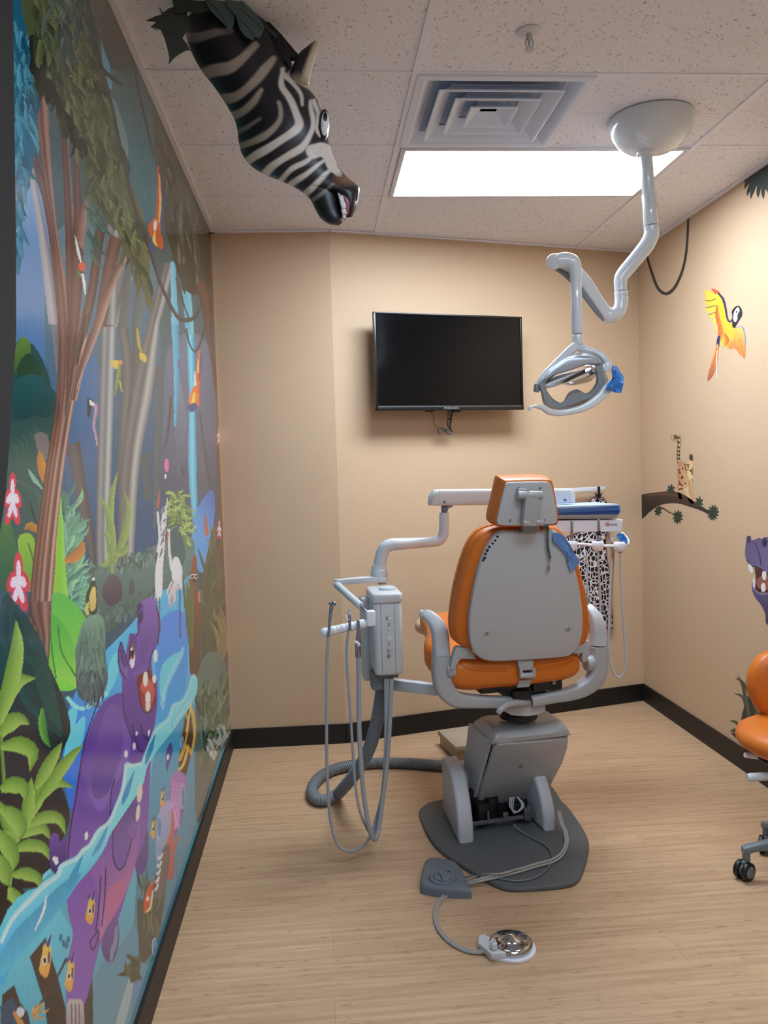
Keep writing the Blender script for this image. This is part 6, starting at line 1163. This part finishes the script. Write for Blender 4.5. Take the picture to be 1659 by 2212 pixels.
bm = NB(); cyl(bm, t0, t1, .0145, bev=.005, seg=24); finish('telescopic_arm', bm, M_unit, un, smooth=50)
bm = NB(); cyl(bm, t1, U_(545, 1290, -.04), .0042); cyl(bm, U_(510, 1368, -.04), U_(560, 1362, -.04), .004); finish('rod', bm, M_steel, un)
bm = NB(); box(bm, U_(556, 1325, -.04), (.034, .030, .060), bev=.007, seg=4); finish('holder_block', bm, M_wh, un)
ha, hb = U_(165, 1445, -.04), U_(500, 1370, -.04)
bm = NB(); d = hb-ha; Lh = d.length; prof = [(0, -.015), (.010, -.0145), (.015, -.009), (.017, 0)]
for k in range(1, 13):
    z = Lh*k/13; prof += [(.017, z-.007), (.0152, z-.003), (.0152, z+.001), (.017, z+.004)] if k % 3 else [(.017, z)]
prof += [(.017, Lh), (.014, Lh+.006), (.006, Lh+.009), (0, Lh+.009)]
lathe(bm, prof, M=axis_m(ha, d), seg=24); finish('holder_bar', bm, M_wh, un, smooth=50)
# ------------------------------------------------------------ delivery arm and tray
SO = (uo.x, UY, 0)
da = thing('tray_delivery_arm', 'pale grey curved post and long horizontal arm carrying the instrument tray', 'delivery arm', SO, .05)
bm = NB(); R0 = 54/3.95*(UY+PY)/F
tube(bm, [U_(632, 935, PY), U_(634, 870, PY), U_(648, 790, PY), U_(680, 725, PY), U_(735, 697, PY), U_(800, 692, PY), U_(900, 686, PY+.02), U_(1010, 678, PY+.03), U_(1100, 672, PY+.04), U_(1150, 655, PY+.04), U_(1176, 610, PY+.04), U_(1182, 550, PY+.04), U_(1183, 425, PY+.04)], [R0, R0, R0, R0*1.02, R0, R0*.95, R0*.9, R0*.86, R0*.84, R0*.84, R0*.82, R0*.8, R0*.78], seg=32, smooth=8); finish('post', bm, M_unit, da, smooth=60)
bm = NB(); cyl(bm, U_(1183, 435, PY+.04), U_(1183, 350, PY+.04), .012, seg=24); tube(bm, [U_(1200, 410, PY+.03), U_(1210, 380, PY+.03), U_(1250, 362, PY+.03)], .007, seg=10); finish('arm_pivot', bm, M_gr, da)
# long arm: between the two ends in world space
A0 = UF.M @ U_(1150, 295, PY+.03); A1 = ony(1218, 1071, 3.62); wv = Vector(UF.I @ A0); wv2 = Vector(UF.I @ A1); d = wv2-wv
hgt = .068; ux = d.normalized(); uy = Vector((-ux.y, ux.x, 0)).normalized(); uz = ux.cross(uy)
bm = NB()
def arect(t, hh, hw_, dz=0): c = wv+ux*t; return [c+uy*hw_*math.copysign(abs(math.cos(a))**.35, math.cos(a))+uz*(dz+hh*math.copysign(abs(math.sin(a))**.35, math.sin(a))) for a in (2*PI*(k+.5)/24 for k in range(24))]
Ld = d.length
loft(bm, [arect(-.02, hgt/2*.98, .024), arect(-.018, hgt/2, .026), arect(Ld+.01, hgt/2*.98, .026), arect(Ld+.012, hgt/2*.96, .024)]); finish('arm_beam', bm, M_unit, da, smooth=40)
bm = NB(); loft(bm, [arect(-.019, hgt/2*.97, .025), arect(-.035, hgt/2*.93, .024, -.002), arect(-.046, hgt/2*.6, .02, -.012), arect(-.050, hgt/2*.3, .015, -.021)]); finish('end_cap', bm, M_unit, da, smooth=50)
bm = NB(); loft(bm, [arect(Ld+.013, hgt/2*.96, .025), arect(Ld+.032, hgt/2*.92, .024, -.001), arect(Ld+.046, hgt/2*.6, .02, -.011), arect(Ld+.050, hgt/2*.3, .015, -.021)]); finish('end_cap', bm, M_unit, da, smooth=50)
for t in (.006, Ld-.012):
    bm = NB(); c = wv+ux*t-uy*.026+uz*(-.018); cyl(bm, c+uy*.004, c-uy*.004, .0065, seg=16); finish('pivot_screw', bm, M_gr, da)
bm = NB(); cA = wv2-Vector((0, 0, .03)); cyl(bm, cA+Vector((-.06, 0, 0)), cA+Vector((-.06, 0, -.09)), .018); finish('tray_post', bm, M_unit, da)
# tray head
def c2w(v, Y): x, y = c2(v); return ony(x, y, Y)
TY = 3.50; to = c2w((1200, 430), TY); TR = Frame((to.x, TY, 0), .05)
th = thing('instrument_tray', 'grey instrument tray head with stacked blue barrier sheets and instrument holders', 'tray', (to.x, TY, 0), .05)
def T2(x, y, d=0): return TR(*c2((x, y)), d)
bm = NB(); prism(bm, [T2(*v) for v in ((960, 398), (1100, 394), (1350, 390), (1488, 391), (1478, 476), (1440, 476), (1240, 476), (960, 480))], (0, .24, 0), bev=.006); finish('tray_body', bm, M_wh, th, smooth=40)
bm = NB(); prism(bm, [T2(*v, -.015) for v in ((970, 352), (1453, 352), (1448, 378), (1430, 385), (970, 388))], (0, .24, 0), bev=.004); finish('steel_tray', bm, mat('satin_steel_tray', (.66, .67, .70), rough=.25, metal=.8), th)
for k, (z_, m_) in enumerate((((338, 350), mat('deep_blue_sheet', (.10, .28, .58), rough=.35)), ((324, 337), mat('pale_blue_sheet', (.45, .62, .84), rough=.3)), ((309, 323), mat('blue_sheet', (.20, .42, .76), rough=.3)), ((300, 308), mat('light_blue_sheet', (.66, .76, .90), rough=.25)))):
    bm = NB(); a = T2(975, z_[0]); b_ = T2(1462-8*abs(k-1), z_[1]); box(bm, ((a.x+b_.x)/2, .11, (a.z+b_.z)/2), (b_.x-a.x, .25, a.z-b_.z), bev=.0015); finish('barrier_sheet', bm, m_, th)
cM = T2(1415, 424, -.0006); MX = Matrix.Translation((cM.x, cM.y-.0004, cM.z)) @ Matrix.Rotation(PI/2, 4, 'X')
writing('maker_name', 'marus', .0165, MX, mat('logo_grey', (.32, .30, .33), rough=.4), th)
bm = NB(); c = T2(1377, 423, -.0008); lathe(bm, [(.0055, 0), (.0085, 0), (.0085, .001), (.0055, .001), (.0055, 0)], M=axis_m(c, (0, -1, 0)), seg=24); lathe(bm, [(0, .001), (.003, .001), (.003, 0)], M=axis_m(c, (0, -1, 0)), seg=16); finish('maker_emblem', bm, mat('emblem_orange', (.78, .36, .10), rough=.4), th)
# holder rail with three white holders
bm = NB(); tube(bm, [T2(1140, 555, -.03), T2(1200, 560, -.04), T2(1300, 568, -.045), T2(1400, 572, -.045), T2(1495, 568, -.045), T2(1520, 550, -.03), T2(1512, 520, .01), T2(1480, 485, .06)], .0065, seg=16, smooth=5); finish('holder_rail', bm, M_wh, th)
for x, y in ((1130, 575), (1312, 575), (1462, 580)):
    bm = NB(); c = T2(x, y, -.055); lathe(bm, [(.010, .022), (.022, .022), (.026, .014), (.025, -.006), (.018, -.018), (.010, -.020), (.010, .022)], c=c, seg=24); finish('instrument_holder', bm, M_wh, th, smooth=50)
crumple('barrier_film', [(1440, 500), (1455, 485), (1490, 487), (1515, 520), (1522, 550), (1508, 560), (1470, 545), (1445, 520)], th, TR, lambda p_, d: T2(p_[0], p_[1], d), -.05, M_film, .006, 9, .001)
def handpiece(label, pts, segs, hose, hr, grp='handpieces on the tray rail', nm='dental_handpiece', world=None, mat_h=None):
    """segs: list of (point a, point b, r0, r1, material, name)"""
    o = thing(nm, label, 'dental instrument', tuple(world(*pts)), 0, grp); off = Vector(o.location)
    for a, b_, r0, r1, m_, n_ in segs: bm = NB(); cyl(bm, world(*a)-off, world(*b_)-off, r0, r2=r1, bev=.001, seg=18); finish(n_, bm, m_, o, smooth=50)
    bm = NB(); tube(bm, [world(*q)-off for q in hose], hr, seg=12, smooth=8); finish('hose', bm, mat_h or M_hose, o, smooth=60)
    return o
tw_ = lambda x, y, d=0: TR.M @ T2(x, y, d)
M_hp = mat('pale_hose', (.74, .76, .78), rough=.4); M_beige = mat('beige_hose', (.66, .60, .53), rough=.45)
handpiece('slim steel handpiece on the tray rail, nearest the chair back', (1136, 600, -.06), [((1132, 545, -.055), (1134, 395, -.055), .007, .0055, M_steel, 'sleeve'), ((1130, 575, -.056), (1132, 545, -.055), .009, .007, M_steel, 'coupling')], [(1128, 575, -.056), (1140, 620, -.05), (1180, 660, -.03), (1225, 640, 0), (1238, 700, 0), (1238, 900, 0), (1250, 1010, .05)], .0045, world=tw_, mat_h=M_hp)
handpiece('steel handpiece with a black band in the middle holder of the tray rail', (1318, 600, -.06), [((1318, 610, -.056), (1320, 500, -.056), .0085, .0075, M_steel, 'sleeve'), ((1320, 498, -.056), (1320, 470, -.056), .0078, .0078, M_blk, 'band'), ((1320, 470, -.056), (1318, 388, -.056), .0065, .0045, M_steel, 'tip')], [(1316, 608, -.056), (1314, 660, -.05), (1320, 760, -.03), (1328, 900, -.02), (1332, 1060, -.02), (1345, 1180, .02)], .005, world=tw_, mat_h=M_hp)
handpiece('steel handpiece in the outer holder of the tray rail, long looping hose', (1465, 620, -.06), [((1466, 622, -.056), (1468, 572, -.056), .009, .0085, M_steel, 'sleeve'), ((1464, 572, -.056), (1466, 560, -.056), .005, .003, M_steel, 'tip')], [(1466, 620, -.056), (1468, 760, -.05), (1482, 1000, -.05), (1496, 1200, -.05), (1502, 1360, -.05), (1490, 1440, -.05), (1462, 1478, -.05), (1430, 1460, -.05), (1400, 1380, -.04), (1388, 1260, -.03), (1392, 1000, -.02), (1400, 800, 0), (1408, 640, .03), (1400, 560, .06), (1388, 500, .08), (1380, 470, .10)], .0052, world=tw_, mat_h=M_hp)
o = handpiece('beige air syringe hose behind the outer tray holder', (1412, 540, .02), [((1408, 515, .02), (1412, 545, .02), .006, .007, M_wh, 'connector')], [(1412, 545, .02), (1420, 600, .02), (1416, 700, .03), (1404, 900, .04), (1396, 1100, .04), (1396, 1150, .05)], .0055, world=tw_, mat_h=M_beige, grp=None)
# suction instruments on the left holder
uw_ = lambda x, y, d=-.04: UF.M @ U_(x, y, d)
gp = 'instruments in the left holder bar'
def px_(x, y, Y): return ony(x, y, Y)
def left_tool(label, top, segs, hose, hr):
    o = thing('suction_handpiece', label, 'dental instrument', tuple(uw_(*top)), 0, gp); off = Vector(o.location)
    for a, b_, r0, r1, m_, n_ in segs: bm = NB(); cyl(bm, uw_(*a, -.06)-off, uw_(*b_, -.06)-off, r0, r2=r1, bev=.0015, seg=20); finish(n_, bm, m_, o, smooth=50)
    bm = NB(); tube(bm, [px_(*q)-off for q in hose], hr, seg=12, smooth=8); finish('hose', bm, M_hose, o, smooth=60); return o, off
YU = (UF.M @ U_(400, 1450, -.06)).y
o, off = left_tool('chrome angled suction handpiece in the outermost left holder', (215, 1400), [((196, 1480), (212, 1290), .0045, .0062, M_steel, 'tube'), ((212, 1292), (222, 1225), .0062, .0075, M_steel, 'neck')], [(709.5, 1374, YU), (706, 1450, YU), (705.5, 1600, YU), (708, 1700, YU), (714, 1770, YU), (727, 1820, YU), (750, 1838, YU), (775, 1833, YU+.03), (797, 1812, YU+.08), (815, 1760, YU+.12), (828, 1700, YU+.12), (835, 1600, YU+.11), (838, 1465, YU+.10)], .0058)
bm = NB(); tube(bm, [uw_(222, 1228, -.06)-off, uw_(226, 1212, -.06)-off, uw_(238, 1200, -.06)-off, uw_(252, 1205, -.065)-off], [.0075, .0085, .009, .007], seg=18); finish('head', bm, M_steel, o, smooth=60)
bm = NB(); c = uw_(215, 1200, -.065)-off; cyl(bm, c, c+Vector((-.004, 0, .006)), .006); finish('nozzle', bm, M_steel, o)
o, off = left_tool('small steel syringe with a pale tip in the middle left holder', (372, 1380), [((378, 1430), (375, 1300), .005, .0058, M_steel, 'body'), ((375, 1300), (374, 1275), .007, .006, M_hp, 'collar'), ((374, 1272), (378, 1240), .0045, .0035, M_hp, 'tip')], [(753, 1362, YU), (749, 1400, YU), (750, 1450, YU), (757, 1540, YU), (762, 1620, YU), (768, 1700, YU), (780, 1760, YU), (800, 1800, YU+.05), (812, 1790, YU+.09), (822, 1740, YU+.11), (830, 1660, YU+.11), (833, 1560, YU+.10), (832, 1465, YU+.10)], .0052)
bm = NB(); c = uw_(352, 1320, -.075)-off; box(bm, c, (.008, .003, .022), bev=.0012, rot=Matrix.Rotation(-.35, 3, 'Y')); finish('lever', bm, M_wh, o)
o, off = left_tool('large steel suction valve with white lever, hanging in the inner left holder', (448, 1400), [((452, 1420), (448, 1340), .0062, .006, M_steel, 'stem'), ((452, 1420), (447, 1395), .0065, .0066, M_steel, 'ring'), ((450, 1530), (453, 1425), .0108, .0065, M_steel, 'valve_body'), ((450, 1655), (450, 1530), .0115, .0112, M_steel, 'sleeve')], [(774, 1418, YU), (775, 1450, YU), (775.5, 1540, YU), (777, 1600, YU), (784, 1700, YU), (795, 1775, YU), (806, 1812, YU+.02), (816, 1800, YU+.06), (826, 1730, YU+.09), (836, 1650, YU+.10), (842, 1560, YU+.10), (846, 1465, YU+.10)], .0088)
bm = NB(); c = uw_(440, 1545, -.08)-off; tube(bm, [uw_(415, 1520, -.085)-off, uw_(432, 1530, -.082)-off, uw_(455, 1550, -.078)-off, uw_(445, 1565, -.078)-off], [.003, .005, .006, .003], seg=10); finish('lever', bm, M_wh, o)
# corrugated hose looping on the floor
cg = thing('corrugated_hose', 'grey corrugated umbilical hose looping across the floor left of the chair', 'hose', (0.1, 3.6, 0)); off = Vector(cg.location)
ph = [ony(828, 1462, 3.24), ony(824, 1500, 3.25), ony(815, 1555, 3.27), ony(800, 1610, 3.32), ony(778, 1655, 3.40), ony(752, 1690, 3.50)]
ph += [onz(x, y, .027) for x, y in ((728, 1716), (705, 1728), (684, 1726), (674, 1708), (686, 1684), (715, 1665), (755, 1654), (810, 1648), (870, 1648), (930, 1652), (965, 1655))]
Pq = cr([p_-off for p_ in ph], 10); L = [0]
for a, b_ in zip(Pq, Pq[1:]): L.append(L[-1]+(b_-a).length)
n = int(L[-1]/.0026); PP, RR = [], []; j = 0
for i in range(n+1):
    t = L[-1]*i/n
    while j < len(L)-2 and L[j+1] < t: j += 1
    PP.append(Pq[j].lerp(Pq[j+1], (t-L[j])/(L[j+1]-L[j]))); RR.append(.0268 if i % 4 < 2 else .0226)
bm = NB(); tube(bm, PP, RR, seg=20, smooth=0); finish('corrugated_tube', bm, mat('grey_corrugated', (.48, .50, .52), rough=.5), cg, smooth=25)
# floor junction box behind the base
jb = thing('floor_junction_box', 'beige utility box on the floor behind the chair base', 'utility box', tuple(onz(1012, 1645, 0)), .17); JF = Frame(jb.location, .17)
bm = NB(); JY = 0; q0 = JF(978, 1602, 0); q1 = JF(1050, 1630, 0); jz = JF(988, 1618, 0).z
box(bm, (.06, .14, jz/2), (.24, .27, jz-.01), bev=.006); finish('box_body', bm, mat('beige_box', (.62, .56, .48), rough=.5), jb)
bm = NB(); box(bm, (.06, .14, jz), (.26, .29, .03), bev=.008); finish('box_lid', bm, mat('beige_lid', (.66, .60, .52), rough=.5), jb)
# ------------------------------------------------------------ foot controls and their cables
gp_ = thing('chair_foot_control', 'grey wedge shaped foot control on the floor in front of the plate', 'foot control', tuple(onz(955, 1925, 0))); off = Vector(gp_.location)
def fz(v, z): return onz(*c3(v), z)-off
bot = [(672, 1195), (700, 1215), (780, 1228), (940, 1238), (945, 1222), (935, 1195), (905, 1135), (860, 1098), (800, 1088), (730, 1085), (700, 1100), (685, 1140)]
P0 = cr([fz(v, 0) for v in bot], 3, closed=True); cc = sum(P0, Vector())/len(P0)
bm = NB(); rings = []
for f_, z in ((1, 0), (1, .022), (.97, .030), (.9, .036), (.3, .037), (.05, .037)): rings.append([Vector((cc.x+(p_.x-cc.x)*f_, cc.y+(p_.y-cc.y)*f_, z+(.020*max(0, (p_.y-cc.y))/.1 if z > .02 else 0)*f_)) for p_ in P0])
loft(bm, rings); bmesh.ops.recalc_face_normals(bm, faces=bm.faces); M_fg = mat('slate_plastic', (.40, .43, .46), rough=.5); finish('pedal_body', bm, M_fg, gp_, smooth=45)
bm = NB(); c0 = fz((795, 1115), .045); tl_ = Matrix.Translation((c0.x, c0.y, .046)) @ Matrix.Rotation(.14, 4, 'X'); lathe(bm, [(0, .008), (.030, .008), (.033, .006), (.034, .002), (.045, .0015), (.0475, -.002), (.048, -.012)], M=tl_, seg=40); finish('rocker_pad', bm, M_fg, gp_, smooth=40)
for pts in ([(765, 1095), (785, 1108), (790, 1128)], [(820, 1088), (835, 1090)]):
    bm = NB(); tube(bm, [(*(tl_ @ Vector((*(tl_.inverted() @ (fz(q, .055))).xy, .0085)))[:3],) for q in pts], .0016, seg=6, smooth=3); finish('pad_mark', bm, M_blk, gp_)
rp = thing('rheostat_pedal', 'round polished chrome foot pedal on a white base', 'foot pedal', tuple(onz(1103, 2060, 0))); off = Vector(rp.location)
dc = onz(*c3((1165, 1490)), .012); rb = (onz(*c3((1300, 1480)), .01)-onz(*c3((1030, 1480)), .01)).length/2
base = []
for k in range(28): a = math.radians(-125+250*k/27); base.append((dc.x-off.x+.071*math.cos(a)+.004, dc.y-off.y+.073*math.sin(a)-.002, 0))
b1 = fz((990, 1455), 0); b2 = fz((985, 1500), 0); b3 = fz((1050, 1568), 0); base += [(b1.x, b1.y, 0), (b2.x, b2.y, 0), (b3.x, b3.y, 0)]
bm = NB(); prism(bm, base, (0, 0, .010), bev=.002); finish('pedal_base', bm, M_wh, rp)
bm = NB(); dcl = Vector((dc.x-off.x, dc.y-off.y, 0)); lathe(bm, [(0, .050), (.004, .0495), (.014, .043), (.026, .036), (.042, .032), (.0575, .030), (.0645, .027), (.067, .022), (.066, .018), (.065, .014), (.063, .013), (.063, .009)], c=dcl, seg=56); finish('pedal_disc', bm, mat('dark_chrome', (.70, .70, .71), rough=.05, metal=1), rp, smooth=60)
bm = NB(); prism(bm, [fz(v, .010) for v in ((995, 1462), (1030, 1455), (1045, 1490), (1085, 1535), (1140, 1545), (1140, 1560), (1060, 1565), (990, 1505))], (0, 0, .018), bev=.003); c = fz((1072, 1505), .03); cyl(bm, c, c+Vector((0, 0, .018)), .011); box(bm, c+Vector((-.004, .002, .022)), (.024, .007, .006), bev=.002, rot=Matrix.Rotation(.8, 3, 'Z')); finish('pedal_valve', bm, M_unit, rp)
def floorline(name, label, pts, r, m, cat='cable', group=None):
    P = [onz(*c3(v[:2]), v[2] if len(v) > 2 else r) for v in pts]; o = thing(name, label, cat, (P[0].x, P[0].y, 0), 0, group); off = Vector(o.location)
    bm = NB(); tube(bm, [p_-off for p_ in P], r, seg=12, smooth=8); finish('tube' if cat == 'hose' else 'cord', bm, m, o, smooth=60); return o
M_tube = mat('grey_beige_tubing', (.62, .60, .57), rough=.4)
Q1 = [(1025, 1522, .014), (990, 1528, .008), (940, 1525, .0055), (880, 1503), (820, 1462), (775, 1410), (752, 1350), (755, 1290), (785, 1235), (840, 1190, .006), (905, 1158), (1000, 1128, .024), (1100, 1104, .024), (1200, 1078, .024), (1300, 1048, .024), (1390, 1022, .024), (1440, 985, .024), (1462, 930, .03), (1455, 870, .05), (1436, 830, .07), (1420, 760, .10)]
floorline('pedal_hose', 'grey hose curving from the chrome pedal across the plate, outer one', Q1, .0052, M_tube, 'hose')
Q2 = [(x+(4 if i < 11 else 2), y+(-9 if i > 3 else -6), z_[0] if z_ else .0055) for i, (x, y, *z_) in enumerate(Q1[:9])]
Q2 = [(1022, 1514, .014), (990, 1519, .010), (945, 1515, .0055), (885, 1494), (828, 1455), (786, 1405), (764, 1350), (766, 1294), (794, 1243), (848, 1200, .006), (910, 1168), (1000, 1140, .024), (1100, 1118, .024), (1200, 1093, .024), (1300, 1063, .024), (1395, 1036, .024), (1450, 995, .024), (1474, 930, .03), (1466, 868, .05), (1446, 825, .07), (1430, 760, .10)]
floorline('pedal_hose', 'grey hose curving from the chrome pedal across the plate, inner one', Q2, .0042, M_tube, 'hose')
floorline('foot_control_cable', 'dark cable from the grey wedge foot control looping over the floor plate', [(900, 1120, .02), (930, 1115, .012), (975, 1104, .006), (1040, 1106, .022), (1120, 1128, .0225), (1210, 1138, .0225), (1290, 1122, .0225), (1350, 1085, .0225), (1385, 1040, .0225), (1388, 1000, .0225), (1370, 960, .0225), (1320, 925, .0225), (1260, 895, .0225), (1215, 865, .03), (1180, 830, .05)], .0036, M_gr)
floorline('foot_control_hose', 'pale thin tube from the grey foot control joining the pedal hoses', [(915, 1135, .02), (950, 1120, .012), (1000, 1108, .012), (1060, 1100, .036), (1130, 1098, .036), (1200, 1072, .036)], .0026, M_tube, 'hose')
# ------------------------------------------------------------ operator stool at the right edge
OY = 2.78; cs = onz(1612, 1897, 0); sx0 = cs.x+.21
os_ = thing('operator_stool', 'orange cushioned operator stool on grey castors at the right edge', 'stool', (sx0, cs.y-.03, 0)); OF = Frame((sx0, cs.y-.03, 0), 0)
def E5(v): return (1360+v[0]/2.458, 1100+v[1]/2.458)
def O_(x, y, d=0): return OF(*E5((x, y)), d)
def cushion(name, outline, d, th_, m=M_or, puff=.02):
    P = cr([O_(*v, d) for v in outline], 5, closed=True); cc = sum(P, Vector())/len(P); bm = NB(); rings = []
    for f_, q in ((.12, -puff), (.5, -puff*.9), (.8, -puff*.55), (.95, 0), (1, .015), (1, th_-.015), (.95, th_), (.6, th_+.01), (.1, th_+.01)): rings.append([cc+(p_-cc)*f_+Vector((0, q, 0)) for p_ in P])
    loft(bm, rings); bmesh.ops.recalc_face_normals(bm, faces=bm.faces); return finish(name, bm, m, os_, smooth=70)
bk = cushion('backrest', [(736, 778), (690, 820), (662, 880), (655, 950), (668, 1010), (700, 1070), (740, 1115), (800, 1160), (900, 1180), (1000, 1120), (1040, 980), (1010, 850), (930, 770), (830, 750)], .16, .06)
# seat: thick round cushion
sc_ = O_(602, 1240, 0); seat_r = .235; sz = O_(700, 1145, 0).z; szb = O_(735, 1410, -.15).z
bm = NB(); cxs = sc_.x+seat_r; lathe(bm, [(0, szb), (seat_r*.5, szb+.002), (seat_r*.82, szb+.014), (seat_r*.96, szb+.035), (seat_r, szb+.058), (seat_r*.97, szb+.080), (seat_r*.85, szb+.096), (seat_r*.5, szb+.104), (0, szb+.106)], c=(cxs, 0, 0), seg=56); finish('seat', bm, M_or, os_, smooth=70)
bm = NB(); lathe(bm, [(0, 0), (seat_r*.72, 0), (seat_r*.75, .006), (seat_r*.75, .014), (0, .014)], c=(cxs, 0, szb-.012), seg=40); finish('seat_pan', bm, M_blk, os_)
zl1 = szb-.012
bm = NB(); p1 = O_(620, 1425, -.05); tube(bm, [p1+Vector((.004, 0, 0)), p1+Vector((.03, 0, .0)), (cxs-.06, -.03, p1.z-.002), (cxs, 0, zl1)], [.012, .0145, .012, .01], seg=14); finish('lift_lever', bm, M_unit, os_)
bm = NB(); p1 = O_(612, 1305, .02); tube(bm, [p1, p1+Vector((.025, 0, -.004)), (cxs-.09, .01, zl1-.004)], [.009, .010, .008], seg=14); finish('tilt_lever', bm, M_wh, os_)
bm = NB(); bar(bm, [(cxs+.02, 0, zl1-.004), (cxs+.02, .18, zl1-.01), (cxs+.02, .235, zl1+.06), (cxs+.02, .235, O_(800, 950, .2).z)], [.05]*4, .012); finish('back_support', bm, M_unit, os_)
hubz = .135
bm = NB(); cyl(bm, (cxs, 0, hubz), (cxs, 0, .28), .026); finish('gas_column_cover', bm, M_blk, os_); bm = NB(); cyl(bm, (cxs, 0, .27), (cxs, 0, zl1+.002), .014); finish('gas_column', bm, M_steel, os_)
bm = NB(); lathe(bm, [(0, 0), (.036, 0), (.04, .01), (.04, .05), (.032, .058), (0, .058)], c=(cxs, 0, hubz-.03), seg=32); M_sb = mat('stool_base_grey', (.42, .46, .48), rough=.45); finish('base_hub', bm, M_sb, os_)
c5 = OF.top(*E5((620, 1915)), .03); a0 = math.atan2(c5.y, c5.x-cxs); rad = math.hypot(c5.x-cxs, c5.y)
for k in range(5):
    a = a0+2*PI*k/5; d = Vector((math.cos(a), math.sin(a), 0)); hub = Vector((cxs, 0, 0)); q = hub+d*rad
    bm = NB(); rings = []
    for t, zc_, hh, hw_ in ((.10, hubz+.005, .022, .024), (.5, hubz-.008, .018, .019), (.85, hubz-.022, .014, .016), (1.0, hubz-.030, .014, .017), (1.06, hubz-.034, .012, .014)):
        c = hub+d*rad*t+Vector((0, 0, zc_)); n = Vector((-d.y, d.x, 0)); rings.append([c+n*hw_*math.copysign(abs(math.cos(u))**.5, math.cos(u))+Vector((0, 0, hh*math.copysign(abs(math.sin(u))**.5, math.sin(u)))) for u in (2*PI*(i+.5)/16 for i in range(16))])
    loft(bm, rings); cyl(bm, q+Vector((0, 0, hubz-.03)), q+Vector((0, 0, .060)), .014, r2=.013); bmesh.ops.recalc_face_normals(bm, faces=bm.faces); finish('base_arm', bm, M_sb, os_, smooth=45)
    ct = bpy.data.objects.new('caster', None); C.objects.link(ct); ct.parent = os_; ct.location = q
    rot = 2.6 if k else 2.05
    ax = Vector((math.cos(rot), math.sin(rot), 0)); sh_ = Vector((-ax.y, ax.x, 0))*.012
    bm = NB(); 
    for s_ in (-1, 1): cyl(bm, ax*(.006*s_)+Vector((0, 0, .0325))+sh_, ax*(.025*s_)+Vector((0, 0, .0325))+sh_, .0325, bev=.005, seg=28)
    finish('wheel', bm, M_blk, ct, smooth=45)
    bm = NB(); cyl(bm, ax*-.027+Vector((0, 0, .0325))+sh_, ax*.027+Vector((0, 0, .0325))+sh_, .021, bev=.002, seg=28); box(bm, sh_*.4+Vector((0, 0, .054)), (.018, .03, .024), bev=.005, rot=Matrix.Rotation(rot, 3, 'Z')); finish('wheel_hood', bm, M_sb, ct, smooth=45)
